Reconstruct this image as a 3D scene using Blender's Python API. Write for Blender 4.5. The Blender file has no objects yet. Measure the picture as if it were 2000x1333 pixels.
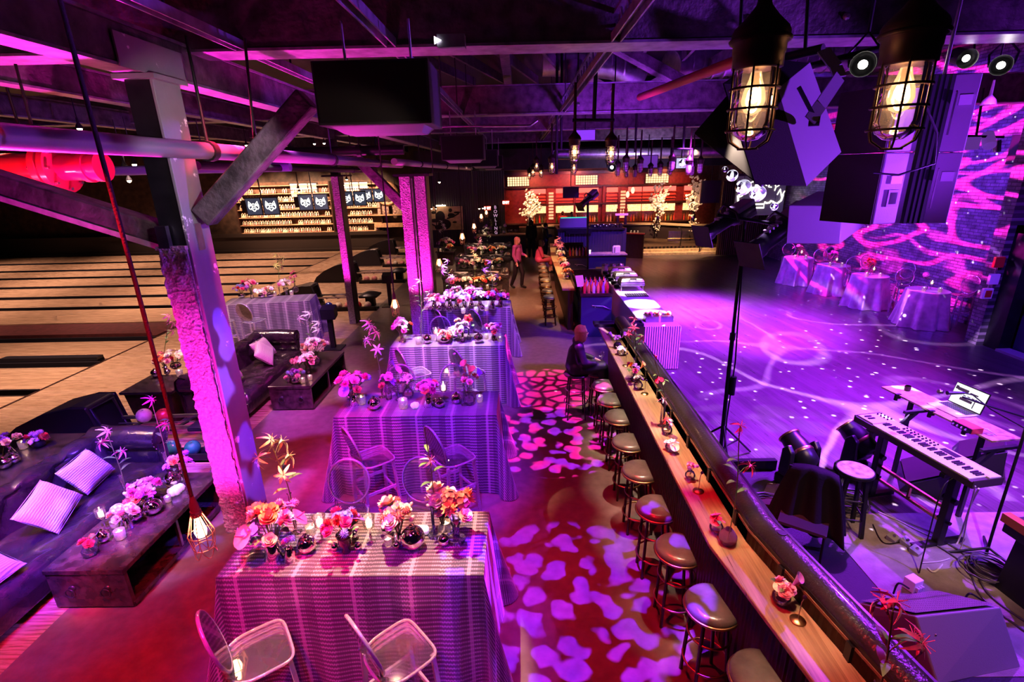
import bpy, math, random
from math import sin, cos, pi, radians, sqrt, atan2
from mathutils import Vector, Matrix, Euler
R = random.Random(11)
COL = bpy.context.scene.collection
V = Vector
# ------------------------------------------------------------------ camera geometry
FPX, CAMZ = 985.0, 3.8
_D = V((70, 2930, FPX)).normalized()
_F = V((12, -331, FPX)); _F = (_F - _D*_F.dot(_D)).normalized()
_R = _D.cross(_F)
CM = Matrix((_R, _F, -_D))                       # camera (x right, y down, z forward) -> world
CAM = V((0, 0, CAMZ))
def ray(u, v): return CM @ V((u-1000, v-666.5, FPX))
def pz(u, v, z=0.0):
    r = ray(u, v); return CAM + r*((z-CAMZ)/r.z)
def py(u, v, y):
    r = ray(u, v); return CAM + r*(y/r.y)
def px(u, v, x):
    r = ray(u, v); return CAM + r*(x/r.x)
# ------------------------------------------------------------------ mesh builder
def frame(d, up=None):
    d = V(d).normalized(); u = V(up) if up else (V((0,0,1)) if abs(d.z) < .95 else V((1,0,0)))
    x = u.cross(d).normalized(); y = d.cross(x)
    return Matrix((x, y, d)).transposed()        # columns x,y,d
class MB:
    def __init__(s, M=None): s.v=[]; s.f=[]; s.sm=[]; s.mi=[]; s.uv=[]; s.M=M or Matrix(); s.m=0
    def add(s, vs, fs, smooth=False, uvs=None):
        b=len(s.v); s.v += [tuple(s.M @ V(p)) for p in vs]
        s.uv += uvs if uvs else [(0,0)]*len(vs)
        for f in fs: s.f.append([b+i for i in f]); s.sm.append(smooth); s.mi.append(s.m)
        return s
    def box(s, x0,x1,y0,y1,z0,z1):
        return s.hexa([(x0,y0,z0),(x1,y0,z0),(x1,y1,z0),(x0,y1,z0),(x0,y0,z1),(x1,y0,z1),(x1,y1,z1),(x0,y1,z1)])
    def cbox(s, c, sx,sy,sz):
        x,y,z=c; return s.box(x-sx/2,x+sx/2,y-sy/2,y+sy/2,z-sz/2,z+sz/2)
    def hexa(s, p):
        return s.add(p, [(3,2,1,0),(4,5,6,7),(0,1,5,4),(1,2,6,5),(2,3,7,6),(3,0,4,7)])
    def bar(s, a, b, w, h, up=None):
        a,b=V(a),V(b); F=frame(b-a, up); x=F.col[0]*w/2; y=F.col[1]*h/2
        return s.hexa([a-x-y,a+x-y,a+x+y,a-x+y,b-x-y,b+x-y,b+x+y,b-x+y])
    def tube(s, path, r, n=8, closed=False, caps=True):
        P=[V(p) for p in path]; k=len(P); rs=r if isinstance(r,(list,tuple)) else [r]*k
        vs=[]; up=None
        for i in range(k):
            if closed: d=P[(i+1)%k]-P[i-1]
            else: d=P[min(i+1,k-1)]-P[max(i-1,0)]
            if d.length<1e-9: d=V((0,0,1))
            F=frame(d, up); up=F.col[1].copy()
            if abs(up.dot(d.normalized()))>.99: up=None
            for j in range(n):
                a=2*pi*j/n; vs.append(P[i]+F.col[0]*rs[i]*cos(a)+F.col[1]*rs[i]*sin(a))
        fs=[]
        for i in range(k if closed else k-1):
            for j in range(n):
                a=i*n+j; b=i*n+(j+1)%n; c=((i+1)%k)*n+(j+1)%n; d=((i+1)%k)*n+j; fs.append((a,b,c,d))
        s.add(vs,fs,True)
        if caps and not closed:
            s.add(vs[:n],[tuple(range(n-1,-1,-1))]); s.add(vs[-n:],[tuple(range(n))])
        return s
    def lathe(s, prof, c=(0,0,0), n=16, axis=None, smooth=True, a0=0, a1=2*pi, caps=True):
        c=V(c); F=frame(axis) if axis else Matrix.Identity(3); k=len(prof); full=abs(a1-a0-2*pi)<1e-6
        m=n if full else n+1; vs=[]
        for (r,z) in prof:
            for j in range(m):
                a=a0+(a1-a0)*j/n; vs.append(c+F@V((r*cos(a),r*sin(a),z)))
        fs=[]
        for i in range(k-1):
            for j in range(n):
                a=i*m+j; b=i*m+(j+1)%m; fs.append((a,b,b+m,a+m))
        s.add(vs,fs,smooth)
        if full and caps:
            if prof[0][0]>.0011: s.add(vs[:m],[tuple(range(m-1,-1,-1))])
            if prof[-1][0]>.0011 and prof[0][0]>.0011: s.add(vs[-m:],[tuple(range(m))])
        return s
    def ball(s, c, r, n=12, k=8, rot=None):
        rr=r if isinstance(r,(tuple,list)) else (r,r,r); c=V(c); Q=rot or Matrix.Identity(3)
        vs=[]
        for i in range(k+1):
            t=pi*i/k
            for j in range(n):
                a=2*pi*j/n; vs.append(c+Q@V((rr[0]*sin(t)*cos(a),rr[1]*sin(t)*sin(a),-rr[2]*cos(t))))
        fs=[(i*n+j,i*n+(j+1)%n,(i+1)*n+(j+1)%n,(i+1)*n+j) for i in range(k) for j in range(n)]
        return s.add(vs,fs,True)
    def cap(s, a, b, ra, rb, n=10):
        a,b=V(a),V(b); s.tube([a,b],[ra,rb],n); s.ball(a,ra,n,6); s.ball(b,rb,n,6); return s
    def prism(s, poly, z0, z1):
        n=len(poly); vs=[(x,y,z0) for x,y in poly]+[(x,y,z1) for x,y in poly]
        fs=[tuple(range(n-1,-1,-1)),tuple(range(n,2*n))]+[(i,(i+1)%n,n+(i+1)%n,n+i) for i in range(n)]
        return s.add(vs,fs)
    def grid(s, fn, nu, nv, smooth=True, uvfn=None):
        vs=[fn(i/nu,j/nv) for j in range(nv+1) for i in range(nu+1)]
        uv=[uvfn(i/nu,j/nv) for j in range(nv+1) for i in range(nu+1)] if uvfn else [(i/nu,j/nv) for j in range(nv+1) for i in range(nu+1)]
        fs=[(j*(nu+1)+i,j*(nu+1)+i+1,(j+1)*(nu+1)+i+1,(j+1)*(nu+1)+i) for j in range(nv) for i in range(nu)]
        return s.add(vs,fs,smooth,uv)
    def quad(s, a,b,c,d): return s.add([a,b,c,d],[(0,1,2,3)],False,[(0,0),(1,0),(1,1),(0,1)])
    def mesh(s, name, mats):
        me=bpy.data.meshes.new(name); me.from_pydata(s.v,[],s.f)
        me.polygons.foreach_set('use_smooth',s.sm)
        mats = mats if isinstance(mats,(list,tuple)) else [mats]
        for m in mats: me.materials.append(m)
        if len(mats)>1: me.polygons.foreach_set('material_index',s.mi)
        ul=me.uv_layers.new(name='UV'); loops=[0]*len(me.loops); me.loops.foreach_get('vertex_index',loops)
        flat=[c for i in loops for c in s.uv[i]]; ul.data.foreach_set('uv',flat)
        me.update(); return me
def obj(name, mb, mat, parent=None, loc=None, bevel=0, seg=2, sub=0, remesh=0):
    me = mb if isinstance(mb,bpy.types.Mesh) else mb.mesh(name,mat)
    o=bpy.data.objects.new(name,me); COL.objects.link(o)
    if parent: o.parent=parent
    if loc is not None: o.location=loc
    if remesh:
        m=o.modifiers.new('r','REMESH'); m.mode='VOXEL'; m.voxel_size=remesh; m.use_smooth_shade=True
        m=o.modifiers.new('s','SMOOTH'); m.iterations=4; m.factor=.6
    if bevel:
        m=o.modifiers.new('b','BEVEL'); m.width=bevel; m.segments=seg; m.limit_method='ANGLE'; m.angle_limit=radians(40)
    if sub: m=o.modifiers.new('u','SUBSURF'); m.levels=sub; m.render_levels=sub
    return o
def tag(o, label=None, cat=None, group=None, kind=None):
    if label: o['label']=label
    if cat: o['category']=cat
    if group: o['group']=group
    if kind: o['kind']=kind
    return o
def thing(name, label, cat, loc=(0,0,0), rz=0, group=None, rot=None):
    o=bpy.data.objects.new(name,None); o.empty_display_size=.1; COL.objects.link(o)
    o.location=loc; o.rotation_euler=rot if rot else (0,0,rz)
    return tag(o,label,cat,group)
def struct(name, mb, mat, parent=None, **k):
    o=obj(name,mb,mat,parent,**k)
    if not parent: o['kind']='structure'
    return o
def copy_tree(o, parent=None):
    c=o.copy(); COL.objects.link(c)
    if parent: c.parent=parent
    for ch in list(o.children): copy_tree(ch,c)
    return c
def dup(o, loc, rz=None, label=None, group=None, scale=None, rot=None):
    c=copy_tree(o); c.location=loc
    if rz is not None: c.rotation_euler=(0,0,rz)
    if rot: c.rotation_euler=rot
    if label: c['label']=label
    if group: c['group']=group
    if scale: c.scale=(scale,)*3
    return c
# first use takes the prototype itself, later ones copy it
_proto={}
def place(key, maker, loc, rz=0, label=None, group=None, scale=None, rot=None):
    if key in _proto: return dup(_proto[key],loc,rz,label,group,scale,rot)
    o=maker(); _proto[key]=o; o.location=loc; o.rotation_euler=rot if rot else (0,0,rz)
    if label: o['label']=label
    if group: o['group']=group
    if scale: o.scale=(scale,)*3
    return o
# ------------------------------------------------------------------ materials
class NT:
    def __init__(s, name):
        s.m=bpy.data.materials.new(name); s.m.use_nodes=True; s.t=s.m.node_tree
        s.b=s.t.nodes['Principled BSDF']; s.out=s.t.nodes['Material Output']
    def n(s, typ, **k):
        x=s.t.nodes.new(typ)
        for a,b in k.items():
            if a.startswith('i_'):
                key=a[2:]; key=int(key) if key.isdigit() else key.replace('_',' ')
                x.inputs[key].default_value=b
            else: setattr(x,a,b)
        return x
    def l(s,a,b): s.t.links.new(a,b)
    def math(s, op, a, b=None, clamp=False):
        x=s.t.nodes.new('ShaderNodeMath'); x.operation=op; x.use_clamp=clamp
        for i,v in enumerate((a,b)):
            if v is None: continue
            if hasattr(v,'default_value'): s.l(v,x.inputs[i])
            else: x.inputs[i].default_value=v
        return x.outputs[0]
    def ramp(s, fac, stops, interp='LINEAR'):
        r=s.t.nodes.new('ShaderNodeValToRGB'); r.color_ramp.interpolation=interp
        e=r.color_ramp.elements
        while len(e)<len(stops): e.new(.5)
        for i,(p,c) in enumerate(stops): e[i].position=p; e[i].color=(*c,1) if len(c)==3 else c
        s.l(fac,r.inputs[0]); return r.outputs[0]
    def mix(s, fac, a, b, typ='MIX'):
        x=s.t.nodes.new('ShaderNodeMix'); x.data_type='RGBA'; x.blend_type=typ
        for i,v in ((0,fac),(6,a),(7,b)):
            if hasattr(v,'default_value'): s.l(v,x.inputs[i])
            else: x.inputs[i].default_value=(*v,1) if isinstance(v,tuple) and len(v)==3 else v
        return x.outputs[2]
    def coord(s, which='Object', scale=(1,1,1), rot=(0,0,0)):
        tc=s.n('ShaderNodeTexCoord'); mp=s.n('ShaderNodeMapping'); s.l(tc.outputs[which],mp.inputs[0])
        mp.inputs['Scale'].default_value=scale; mp.inputs['Rotation'].default_value=rot; return mp.outputs[0]
    def bump(s, h, strength=.3, dist=.01):
        b=s.n('ShaderNodeBump',i_Strength=strength,i_Distance=dist); s.l(h,b.inputs['Height']); s.l(b.outputs[0],s.b.inputs['Normal'])
MATS={}
def mat(name, col=(.5,.5,.5), rough=.5, metal=0, spec=None, emis=None, es=0, var=0, vs=8, bump=0, bs=40, coat=0, sheen=0, trans=0, ior=1.45):
    if name in MATS: return MATS[name]
    t=NT(name); b=t.b
    b.inputs['Base Color'].default_value=(*col,1); b.inputs['Roughness'].default_value=rough; b.inputs['Metallic'].default_value=metal
    if spec is not None: b.inputs['Specular IOR Level'].default_value=spec
    if coat: b.inputs['Coat Weight'].default_value=coat; b.inputs['Coat Roughness'].default_value=.1
    if sheen: b.inputs['Sheen Weight'].default_value=sheen
    if trans: b.inputs['Transmission Weight'].default_value=trans; b.inputs['IOR'].default_value=ior
    if emis: b.inputs['Emission Color'].default_value=(*emis,1); b.inputs['Emission Strength'].default_value=es
    if var or bump:
        co=t.coord()
        nz=t.n('ShaderNodeTexNoise',i_Scale=vs,i_Detail=5.0); t.l(co,nz.inputs['Vector'])
        if var:
            lo=tuple(c*(1-var) for c in col); hi=tuple(min(1,c*(1+var)) for c in col)
            t.l(t.ramp(nz.outputs[0],[(.3,lo),(.7,hi)]),b.inputs['Base Color'])
        if bump:
            nb=t.n('ShaderNodeTexNoise',i_Scale=bs,i_Detail=4.0); t.l(co,nb.inputs['Vector']); t.bump(nb.outputs[0],bump,.02)
    MATS[name]=t.m; return t.m
def emi(name, col, s):
    if name in MATS: return MATS[name]
    t=NT(name); e=t.n('ShaderNodeEmission',i_Strength=s); e.inputs[0].default_value=(*col,1); t.l(e.outputs[0],t.out.inputs[0]); MATS[name]=t.m; return t.m
def clear(name, tint=(.95,.95,1), gl=(1,1,1), base=.06, rough=.03, ior=1.45, haze=0):
    """thin clear plastic or glass: see-through with fresnel reflections"""
    t=NT(name); tr=t.n('ShaderNodeBsdfTransparent'); tr.inputs[0].default_value=(*tint,1)
    g=t.n('ShaderNodeBsdfGlossy',i_Roughness=rough); g.inputs[0].default_value=(*gl,1)
    lw=t.n('ShaderNodeFresnel',i_IOR=ior); f=t.math('ADD',lw.outputs[0],base,True)
    mx=t.n('ShaderNodeMixShader'); t.l(f,mx.inputs[0]); t.l(tr.outputs[0],mx.inputs[1]); t.l(g.outputs[0],mx.inputs[2])
    if haze:
        df=t.n('ShaderNodeBsdfDiffuse'); df.inputs[0].default_value=(.8,.78,.82,1); m2=t.n('ShaderNodeMixShader',i_Fac=haze); t.l(mx.outputs[0],m2.inputs[1]); t.l(df.outputs[0],m2.inputs[2]); mx=m2
    t.l(mx.outputs[0],t.out.inputs[0]); MATS[name]=t.m; return t.m
def planks(name, c1, c2, along='X', width=.1, length=1.6, rough=.3, rot=0, gap=.012, wear=0):
    t=NT(name); sc=(1,1,1); co=t.coord('Object',sc,(0,0,rot if along=='X' else rot+pi/2))
    br=t.n('ShaderNodeTexBrick',offset=.37,i_Scale=1.0,i_Mortar_Size=gap*width,i_Mortar_Smooth=.2,i_Bias=0.0,i_Brick_Width=length,i_Row_Height=width)
    br.inputs['Color1'].default_value=(*c1,1); br.inputs['Color2'].default_value=(*c2,1); br.inputs['Mortar'].default_value=(.005,.004,.003,1); t.l(co,br.inputs['Vector'])
    mp=t.n('ShaderNodeMapping'); mp.inputs['Scale'].default_value=(1.2,18,1); t.l(co,mp.inputs[0])
    nz=t.n('ShaderNodeTexNoise',i_Scale=2.5,i_Detail=5.0); t.l(mp.outputs[0],nz.inputs['Vector'])
    g=t.ramp(nz.outputs[0],[(.3,(.6,.6,.6)),(.75,(1.15,1.15,1.15))])
    t.l(t.mix(1.0,br.outputs[0],g,'MULTIPLY'),t.b.inputs['Base Color'])
    t.l(t.math('MULTIPLY_ADD',nz.outputs[0],.25) if False else t.math('ADD',t.math('MULTIPLY',nz.outputs[0],.3),rough-.12),t.b.inputs['Roughness'])
    t.bump(nz.outputs[0],.08,.004)
    MATS[name]=t.m; return t.m
BLK=mat('black painted metal',(.012,.011,.014),.42,var=.4)
BLK2=mat('black plastic',(.02,.018,.024),.35)
MATT=mat('black cabinet paint',(.03,.028,.035),.55,bump=.15,bs=220)
CHROME=mat('polished chrome',(.8,.78,.8),.12,1)
STEEL=mat('brushed steel',(.55,.52,.55),.32,1,var=.2)
GREYM=mat('grey painted steel',(.25,.23,.27),.45,.5,var=.35)
BRASS=mat('aged brass',(.5,.32,.16),.35,1,var=.2)
MIRR=mat('silver mirror glass',(.85,.83,.87),.05,1)
WHITE=mat('white ceramic',(.85,.82,.8),.35)
WAX=mat('frosted candle glass',(.9,.82,.78),.4,emis=(1,.60,.36),es=1.6)
FLAME=emi('candle flame',(1,.75,.45),14)
DKWOOD=mat('dark stained wood',(.045,.022,.018),.33,var=.5,vs=14,bump=.1,bs=30)
TIMBER=mat('rough dark timber',(.085,.065,.075),.55,spec=.6,var=.6,vs=7,bump=.6,bs=22)
GLASS=clear('clear glass',(.96,.95,.97),base=.09,rough=.02,haze=.03)
ACRYL=clear('clear acrylic',(.93,.92,.96),base=.09,rough=.04,ior=1.5,haze=.015)
ROPE=mat('dark rope',(.035,.022,.026),.8,bump=.4,bs=90)
STEMM=mat('flower stem',(.12,.18,.06),.6)
LEAFM=mat('leaf green',(.10,.2,.07),.5,var=.3)
CABLE=mat('cable rubber',(.015,.014,.018),.5)
CABLEW=mat('pale cable rubber',(.6,.55,.62),.5)
PET={k:mat('petal '+k,c,.55,sheen=.2,var=.25,vs=30) for k,c in dict(white=(.85,.8,.75),cream=(.8,.66,.45),pink=(.85,.35,.5),magenta=(.75,.06,.3),orange=(.85,.3,.1),peach=(.85,.5,.32),red=(.6,.03,.05),purple=(.35,.1,.5),blue=(.2,.2,.6),lime=(.6,.65,.3),tan=(.5,.35,.25),rust=(.45,.12,.08)).items()}
# ================================================================== THE ROOM
def m_concrete():
    t=NT('polished dark concrete'); co=t.coord()
    a=t.n('ShaderNodeTexNoise',i_Scale=.7,i_Detail=6.0); t.l(co,a.inputs['Vector'])
    c=t.n('ShaderNodeTexNoise',i_Scale=9.0,i_Detail=4.0); t.l(co,c.inputs['Vector'])
    k=t.mix(.4,t.ramp(a.outputs[0],[(.3,(.10,.075,.07)),(.7,(.19,.14,.135))]),t.ramp(c.outputs[0],[(.35,(.09,.065,.06)),(.7,(.20,.155,.15))]))
    t.l(k,t.b.inputs['Base Color']); t.l(t.ramp(a.outputs[0],[(.3,(.30,)*3),(.7,(.46,)*3)]),t.b.inputs['Roughness']); return t.m
def m_brick():
    t=NT('painted brick'); co=t.coord('Object',(1,1,1),(radians(90),0,radians(90)))
    # wall runs along Y: use y,z as brick plane
    tc=t.n('ShaderNodeTexCoord'); sp=t.n('ShaderNodeSeparateXYZ'); t.l(tc.outputs['Object'],sp.inputs[0])
    cb=t.n('ShaderNodeCombineXYZ'); t.l(sp.outputs[1],cb.inputs[0]); t.l(sp.outputs[2],cb.inputs[1])
    br=t.n('ShaderNodeTexBrick',i_Scale=1.0,i_Mortar_Size=.008,i_Brick_Width=.22,i_Row_Height=.075,i_Mortar_Smooth=.3)
    br.inputs['Color1'].default_value=(.30,.24,.28,1); br.inputs['Color2'].default_value=(.16,.13,.16,1); br.inputs['Mortar'].default_value=(.07,.06,.07,1)
    t.l(cb.outputs[0],br.inputs['Vector'])
    nz=t.n('ShaderNodeTexNoise',i_Scale=5.0,i_Detail=5.0); t.l(cb.outputs[0],nz.inputs['Vector'])
    t.l(t.mix(1,br.outputs[0],t.ramp(nz.outputs[0],[(.3,(.5,)*3),(.7,(1.3,)*3)]),'MULTIPLY'),t.b.inputs['Base Color'])
    t.b.inputs['Roughness'].default_value=.38
    h=t.math('ADD',t.math('MULTIPLY',br.outputs['Fac'],-1.0),t.math('MULTIPLY',nz.outputs[0],.8)); t.bump(h,.7,.012); return t.m
CONC=m_concrete(); BRICK=m_brick()
MAPLE=planks('maple approach boards',(.50,.34,.23),(.41,.27,.17),'X',.055,2.4,.25)
LANEM=planks('maple lane boards',(.58,.40,.26),(.49,.32,.20),'X',.028,5,.16,gap=.02)
DANCE=planks('dark dance floor boards',(.15,.115,.125),(.10,.075,.085),'Y',.085,2.2,.3,rot=radians(-8))
DECK=planks('dark roof deck boards',(.05,.035,.04),(.035,.025,.03),'Y',.18,3,.6)
WALLD=mat('dark painted wall',(.022,.017,.022),.6,var=.5,vs=3)
CORR=None
def m_corr(name,c1,per):
    t=NT(name); tc=t.n('ShaderNodeTexCoord'); sp=t.n('ShaderNodeSeparateXYZ'); t.l(tc.outputs['Object'],sp.inputs[0])
    s=t.math('SINE',t.math('MULTIPLY',t.math('ADD',sp.outputs[0],sp.outputs[1]),2*pi/per)); t.b.inputs['Base Color'].default_value=(*c1,1); t.b.inputs['Roughness'].default_value=.4
    t.bump(s,.6,.02); return t.m
CORR=m_corr('corrugated dark panel',(.05,.045,.07),.12); BEAD=m_corr('beadboard',(.05,.03,.022),.06); BEADB=m_corr('blue grey beadboard',(.05,.045,.09),.11)

def flr(name,x0,x1,y0,y1,z,m): 
    b=MB(); b.box(x0,x1,y0,y1,z-.12,z); return struct(name,b,m)
flr('floor',-4.3,2.0,-1.5,29,0,CONC)
flr('floor',-9.3,-4.3,-1.5,27.3,0,MAPLE)
flr('floor',2.0,11.2,-1.5,24.0,0,DANCE)
flr('floor',5.2,11.2,24.0,29,.3,planks('bar platform boards',(.16,.09,.06),(.11,.065,.045),'Y',.09,2,.35))
flr('floor',2.0,5.2,24.0,29,0,CONC)
b=MB(); b.box(5.2,10.2,23.65,24.0,0,.2); b.box(5.2,10.4,23.3,23.65,0,.1); struct('trim_1',b,mat('light step nosing',(.62,.45,.3),.5,var=.3))
b=MB(); b.box(-30,-9.3,-1.5,27.6,-.3,-.13); struct('floor',b,WALLD)
# ceiling + walls
b=MB(); b.box(-30,12,-1.5,29.3,6.4,6.6); struct('ceiling',b,DECK)
b=MB(); b.box(-4.75,12,29,29.3,0,6.4); struct('wall_back',b,mat('red brown back wall',(.10,.035,.03),.55,var=.4))
b=MB(); b.box(-30,-4.9,27.7,28,0,6.4); struct('wall_back',b,mat('brown rack wall',(.05,.028,.02),.6,var=.5,vs=4))
b=MB(); b.box(-4.9,-4.75,27.4,29.3,0,6.4); b.box(-4.75,-.75,27.7,28,0,6.4); struct('wall_back',b,CORR)
b=MB(); b.box(-30,-29.8,-1.5,28,-.2,6.4); struct('wall_left',b,WALLD)
b=MB(); b.box(10.9,11.2,10.6,29,0,6.4); struct('wall_right',b,BRICK)
b=MB(); b.box(9.85,10.9,10.45,10.75,0,6.4); struct('wall_right',b,BRICK)
# door in the near right wall
b=MB(); b.box(10.25,10.6,-1.5,10.45,2.5,6.4); b.box(10.25,10.6,-1.5,8.2,0,2.5); struct('wall_right',b,mat('dark blue plaster wall',(.06,.05,.10),.5,var=.3))
b=MB(); b.box(10.0,10.25,10.1,10.45,0,2.55); b.box(10.0,10.25,8.2,10.45,2.4,2.55); fr=struct('door_1',b,BLK)
b=MB(); b.box(10.3,10.36,8.25,10.1,.01,2.4); dl=obj('door_leaf',b,mat('dark blue painted door',(.07,.055,.13),.35),fr)
b=MB(); b.box(10.2,10.26,8.3,10.02,.98,1.07); b.box(10.2,10.3,8.35,8.45,.96,1.09); b.box(10.2,10.3,9.9,10.0,.96,1.09); obj('push_bar',b,STEEL,dl)
b=MB(); b.box(9.95,10.25,-1.5,10.1,.0,.05); struct('baseboard_right',b,mat('pale skirting',(.35,.3,.38),.5))
# black masking wall across the far ends of the lanes and curb under the shoe racks
b=MB(); b.box(-30,-7.0,27.15,27.5,0,.95); b.box(-30,-7.0,27.05,27.15,.80,.98); b.box(-30,-7,27.0,27.15,0,.12); struct('trim_2',b,mat('black ribbed masking',(.028,.02,.018),.4,bump=.3))
b=MB(); b.box(-4.6,10.8,23.7,29,3.86,4.0); struct('ceiling',b,DECK); b=MB(); b.box(-4.6,10.8,23.6,23.7,3.86,4.75); struct('trim_6',b,WALLD)
# ---------------------------------------------------------------- bowling lanes (run along -X from the foul line)
GUT=mat('dark lane gutter',(.03,.022,.02),.35); REDC=mat('dark red carpet cap',(.09,.018,.018),.8,var=.3)
def lane(y0,y1,label,x0=-9.3,x1=-29.5):
    t=thing('bowling_lane',label,'bowling lane',(x0,(y0+y1)/2,-.12),0,'bowling lanes beyond the foul line')
    h=(y1-y0)/2; b=MB(); b.box(x1-x0,0,-h,h,0,.12); obj('lane_bed',b,LANEM,t)
    b=MB(); b.box(x1-x0,0,h-.24,h-.02,.09,.123); b.lathe([(.1,0),(.1,.3)],(0,h-.13,.12),8,(-1,0,0)) ; 
    b=MB(); b.box(x1-x0,0,h+.0,h+.24,0,.05); obj('gutter',b,GUT,t)
    b=MB(); b.box(x1-x0,0,h+.22,h+.27,0,.15); obj('lane_divider',b,BLK2,t)
    # dark arrow markers set in the boards
    b=MB()
    for k in range(7):
        yy=-.42+.14*k; xx=-4.2-.12*(3-abs(k-3)); b.prism([(xx,yy-.02),(xx-.16,yy),(xx,yy+.02)],.1201,.1215)
    obj('lane_arrow_marks',b,DKWOOD,t); return t
edges=[(3.4,5.0),(5.3,6.9),(7.15,8.55),(8.85,10.05),(10.6,11.85),(13.6,15.15),(15.45,16.7),(17.0,18.5),(18.8,20.4),(20.7,22.2),(22.5,24.3),(24.6,26.8)]
nm=['nearest bowling lane, half hidden behind the sofa','second nearest bowling lane','bowling lane third from the near side','bowling lane fourth from the near side','bowling lane just in front of the dark red capped strip','bowling lane just behind the dark red capped strip','second lane beyond the dark red capped strip','third lane beyond the dark red capped strip','fourth lane beyond the dark red capped strip','third lane from the back wall curb','second lane from the back wall curb','farthest bowling lane beside the back wall curb']
for (a,c),n in zip(edges,nm): lane(a,c,n)
b=MB(); b.box(-29.5,-9.35,12.2,13.4,-.12,.03); b.box(-29.5,-9.5,12.2,12.26,.03,.09); tag(obj('ball_return_track_cover',b,REDC),'dark red carpeted cover strip running between two lanes','track cover')
b=MB(); b.box(-29.5,-9.4,10.35,10.55,-.12,.05); b.cbox((-10.5,10.45,.07),2.2,.18,.08); tag(obj('ball_return_track_cover',b,BLK2),'black low track cover between the fourth and fifth lanes','track cover')
b=MB(); b.box(-9.34,-9.28,-1.5,27,-.004,.004); struct('trim_3',b,DKWOOD)
# ---------------------------------------------------------------- roof structure
def beam(label,a,c,w,h,m=TIMBER,cap=True,bolts=None,name='ceiling_beam'):
    t=thing(name,label,'beam',((V(a)+V(c))/2)); a=V(a)-t.location; c=V(c)-t.location
    b=MB(); b.bar(a,c,w,h,(0,0,1)); obj('beam_body',b,m,t,bevel=.012)
    if cap:
        b=MB(); d=V((0,0,h/2+.012)); b.bar(a-d,c-d,w*1.12,.024,(0,0,1)); b.bar(a+d,c+d,w*1.12,.024,(0,0,1)); obj('flange',b,GREYM,t)
    if bolts:
        b=MB(); n=(c-a).normalized(); s=n.cross(V((0,0,1))).normalized()*(1 if n.cross(V((0,0,1))).y<0 else -1)
        for k in bolts:
            for zz in (-.12,.12):
                p=a+(c-a)*k+s*(w/2)+V((0,0,zz*h/.5)); b.lathe([(.035,0),(.035,.012),(.016,.014),(.016,.035)],p,8,s)
        obj('bolts',b,STEEL,t)
    return t
beam('long pink-lit timber beam resting on the rough masonry post at left',(-3.22,-1,4.83),(-3.22,27,4.83),.22,.3,bolts=[.16,.18,.2,.22,.24,.26])
beam('dark longitudinal beam high above the lanes, first left of the post beam',(-5.6,-1,5.0),(-5.6,27,5.0),.2,.3)
beam('dark longitudinal beam above the lanes, second left of the post beam',(-8.2,-1,5.0),(-8.2,27,5.0),.2,.3)
beam('dark longitudinal beam above the lanes, farthest left',(-11.5,-1,4.9),(-11.5,27,4.9),.2,.3)
beam('heavy dark crossbeam nearest the camera along the top of the photo',(-12,5.3,5.26),(10.9,5.9,5.26),.35,.6,bolts=[.62,.66,.70,.74,.78,.82,.86,.9])
beam('second dark crossbeam from the camera with bolted splice plate',(-12,11.5,5.22),(10.9,11.9,5.22),.35,.52,bolts=[.58,.61,.76,.78])
beam('third crossbeam, above the small caged lamps',(-12,16.5,5.22),(10.9,16.5,5.22),.35,.5)
beam('fourth crossbeam, before the back bar ceiling',(-12,21.5,5.1),(10.9,21.5,5.1),.35,.4)
for x,l in ((4.2,'dark rafter over the dance floor, left one'),(7.6,'dark rafter over the dance floor, right one'),(-.2,'dark rafter above the row of dressed tables')):
    beam(l,(x,-1,5.85),(x,28,5.85),.18,.3,cap=False)
# roof purlins of the sloping deck
b=MB()
for k in range(9): b.bar((-2.4+.9*k,9,5.75+.05*abs(k-4)),(-1.2+.9*k,16,6.25),.06,.2,(0,0,1))
tag(obj('roof_joists',b,TIMBER),'set of bare brown roof joists seen beyond the nearest crossbeam','joists')
# diagonal steel strut and red pipe on the right
beam('dark diagonal strut above the dance floor near the duct',py(1195,85,10.2),py(1330,160,10.8),.2,.2,cap=False,name='diagonal_strut')
b=MB(); b.tube([py(1250,190,11.2),py(1430,122,7.5),py(1530,85,6.2)],.07,12); b.tube([py(1430,122,7.5),py(1430,122,7.5)+V((0,0,.9))],.014,6); tag(obj('red_pipe',b,mat('dark red pipe paint',(.28,.03,.04),.4)),'dark red pipe sloping up to the right below the second crossbeam','pipe')
# ducts
DUCT=mat('galvanised duct',(.5,.47,.55),.35,.8,var=.25,bump=.15,bs=6)
t=thing('ventilation_duct','silver spiral duct with elbow and drop beyond the first crossbeam','duct',py(1200,130,13))
def rel(t,*ps): return [V(p)-t.location for p in ps]
b=MB(); b.tube(rel(t,py(1060,118,13),py(1140,118,13),py(1200,125,13),py(1250,150,13.2)),.33,18); obj('duct_run',b,DUCT,t)
b=MB(); b.tube(rel(t,py(1118,120,12.8),py(1118,165,12.8)),.25,16); obj('duct_drop',b,DUCT,t)
b=MB()
for u in (1085,1160,1190,1215): b=MB(); b.tube(rel(t,py(u,118+max(0,(u-1150)*.1),13),py(u+3,118+max(0,(u-1150)*.1),13)),.345,18); obj('duct_rib',b,STEEL,t)
t=thing('ventilation_duct','silver ribbed duct running off behind the red pipe at right','duct',py(1370,120,12.5))
b=MB(); b.tube(rel(t,py(1310,130,12.3),py(1345,125,12.5),py(1440,115,12.5),py(1700,105,12.5)),.32,18); obj('duct_run',b,DUCT,t)
b=MB()
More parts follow.
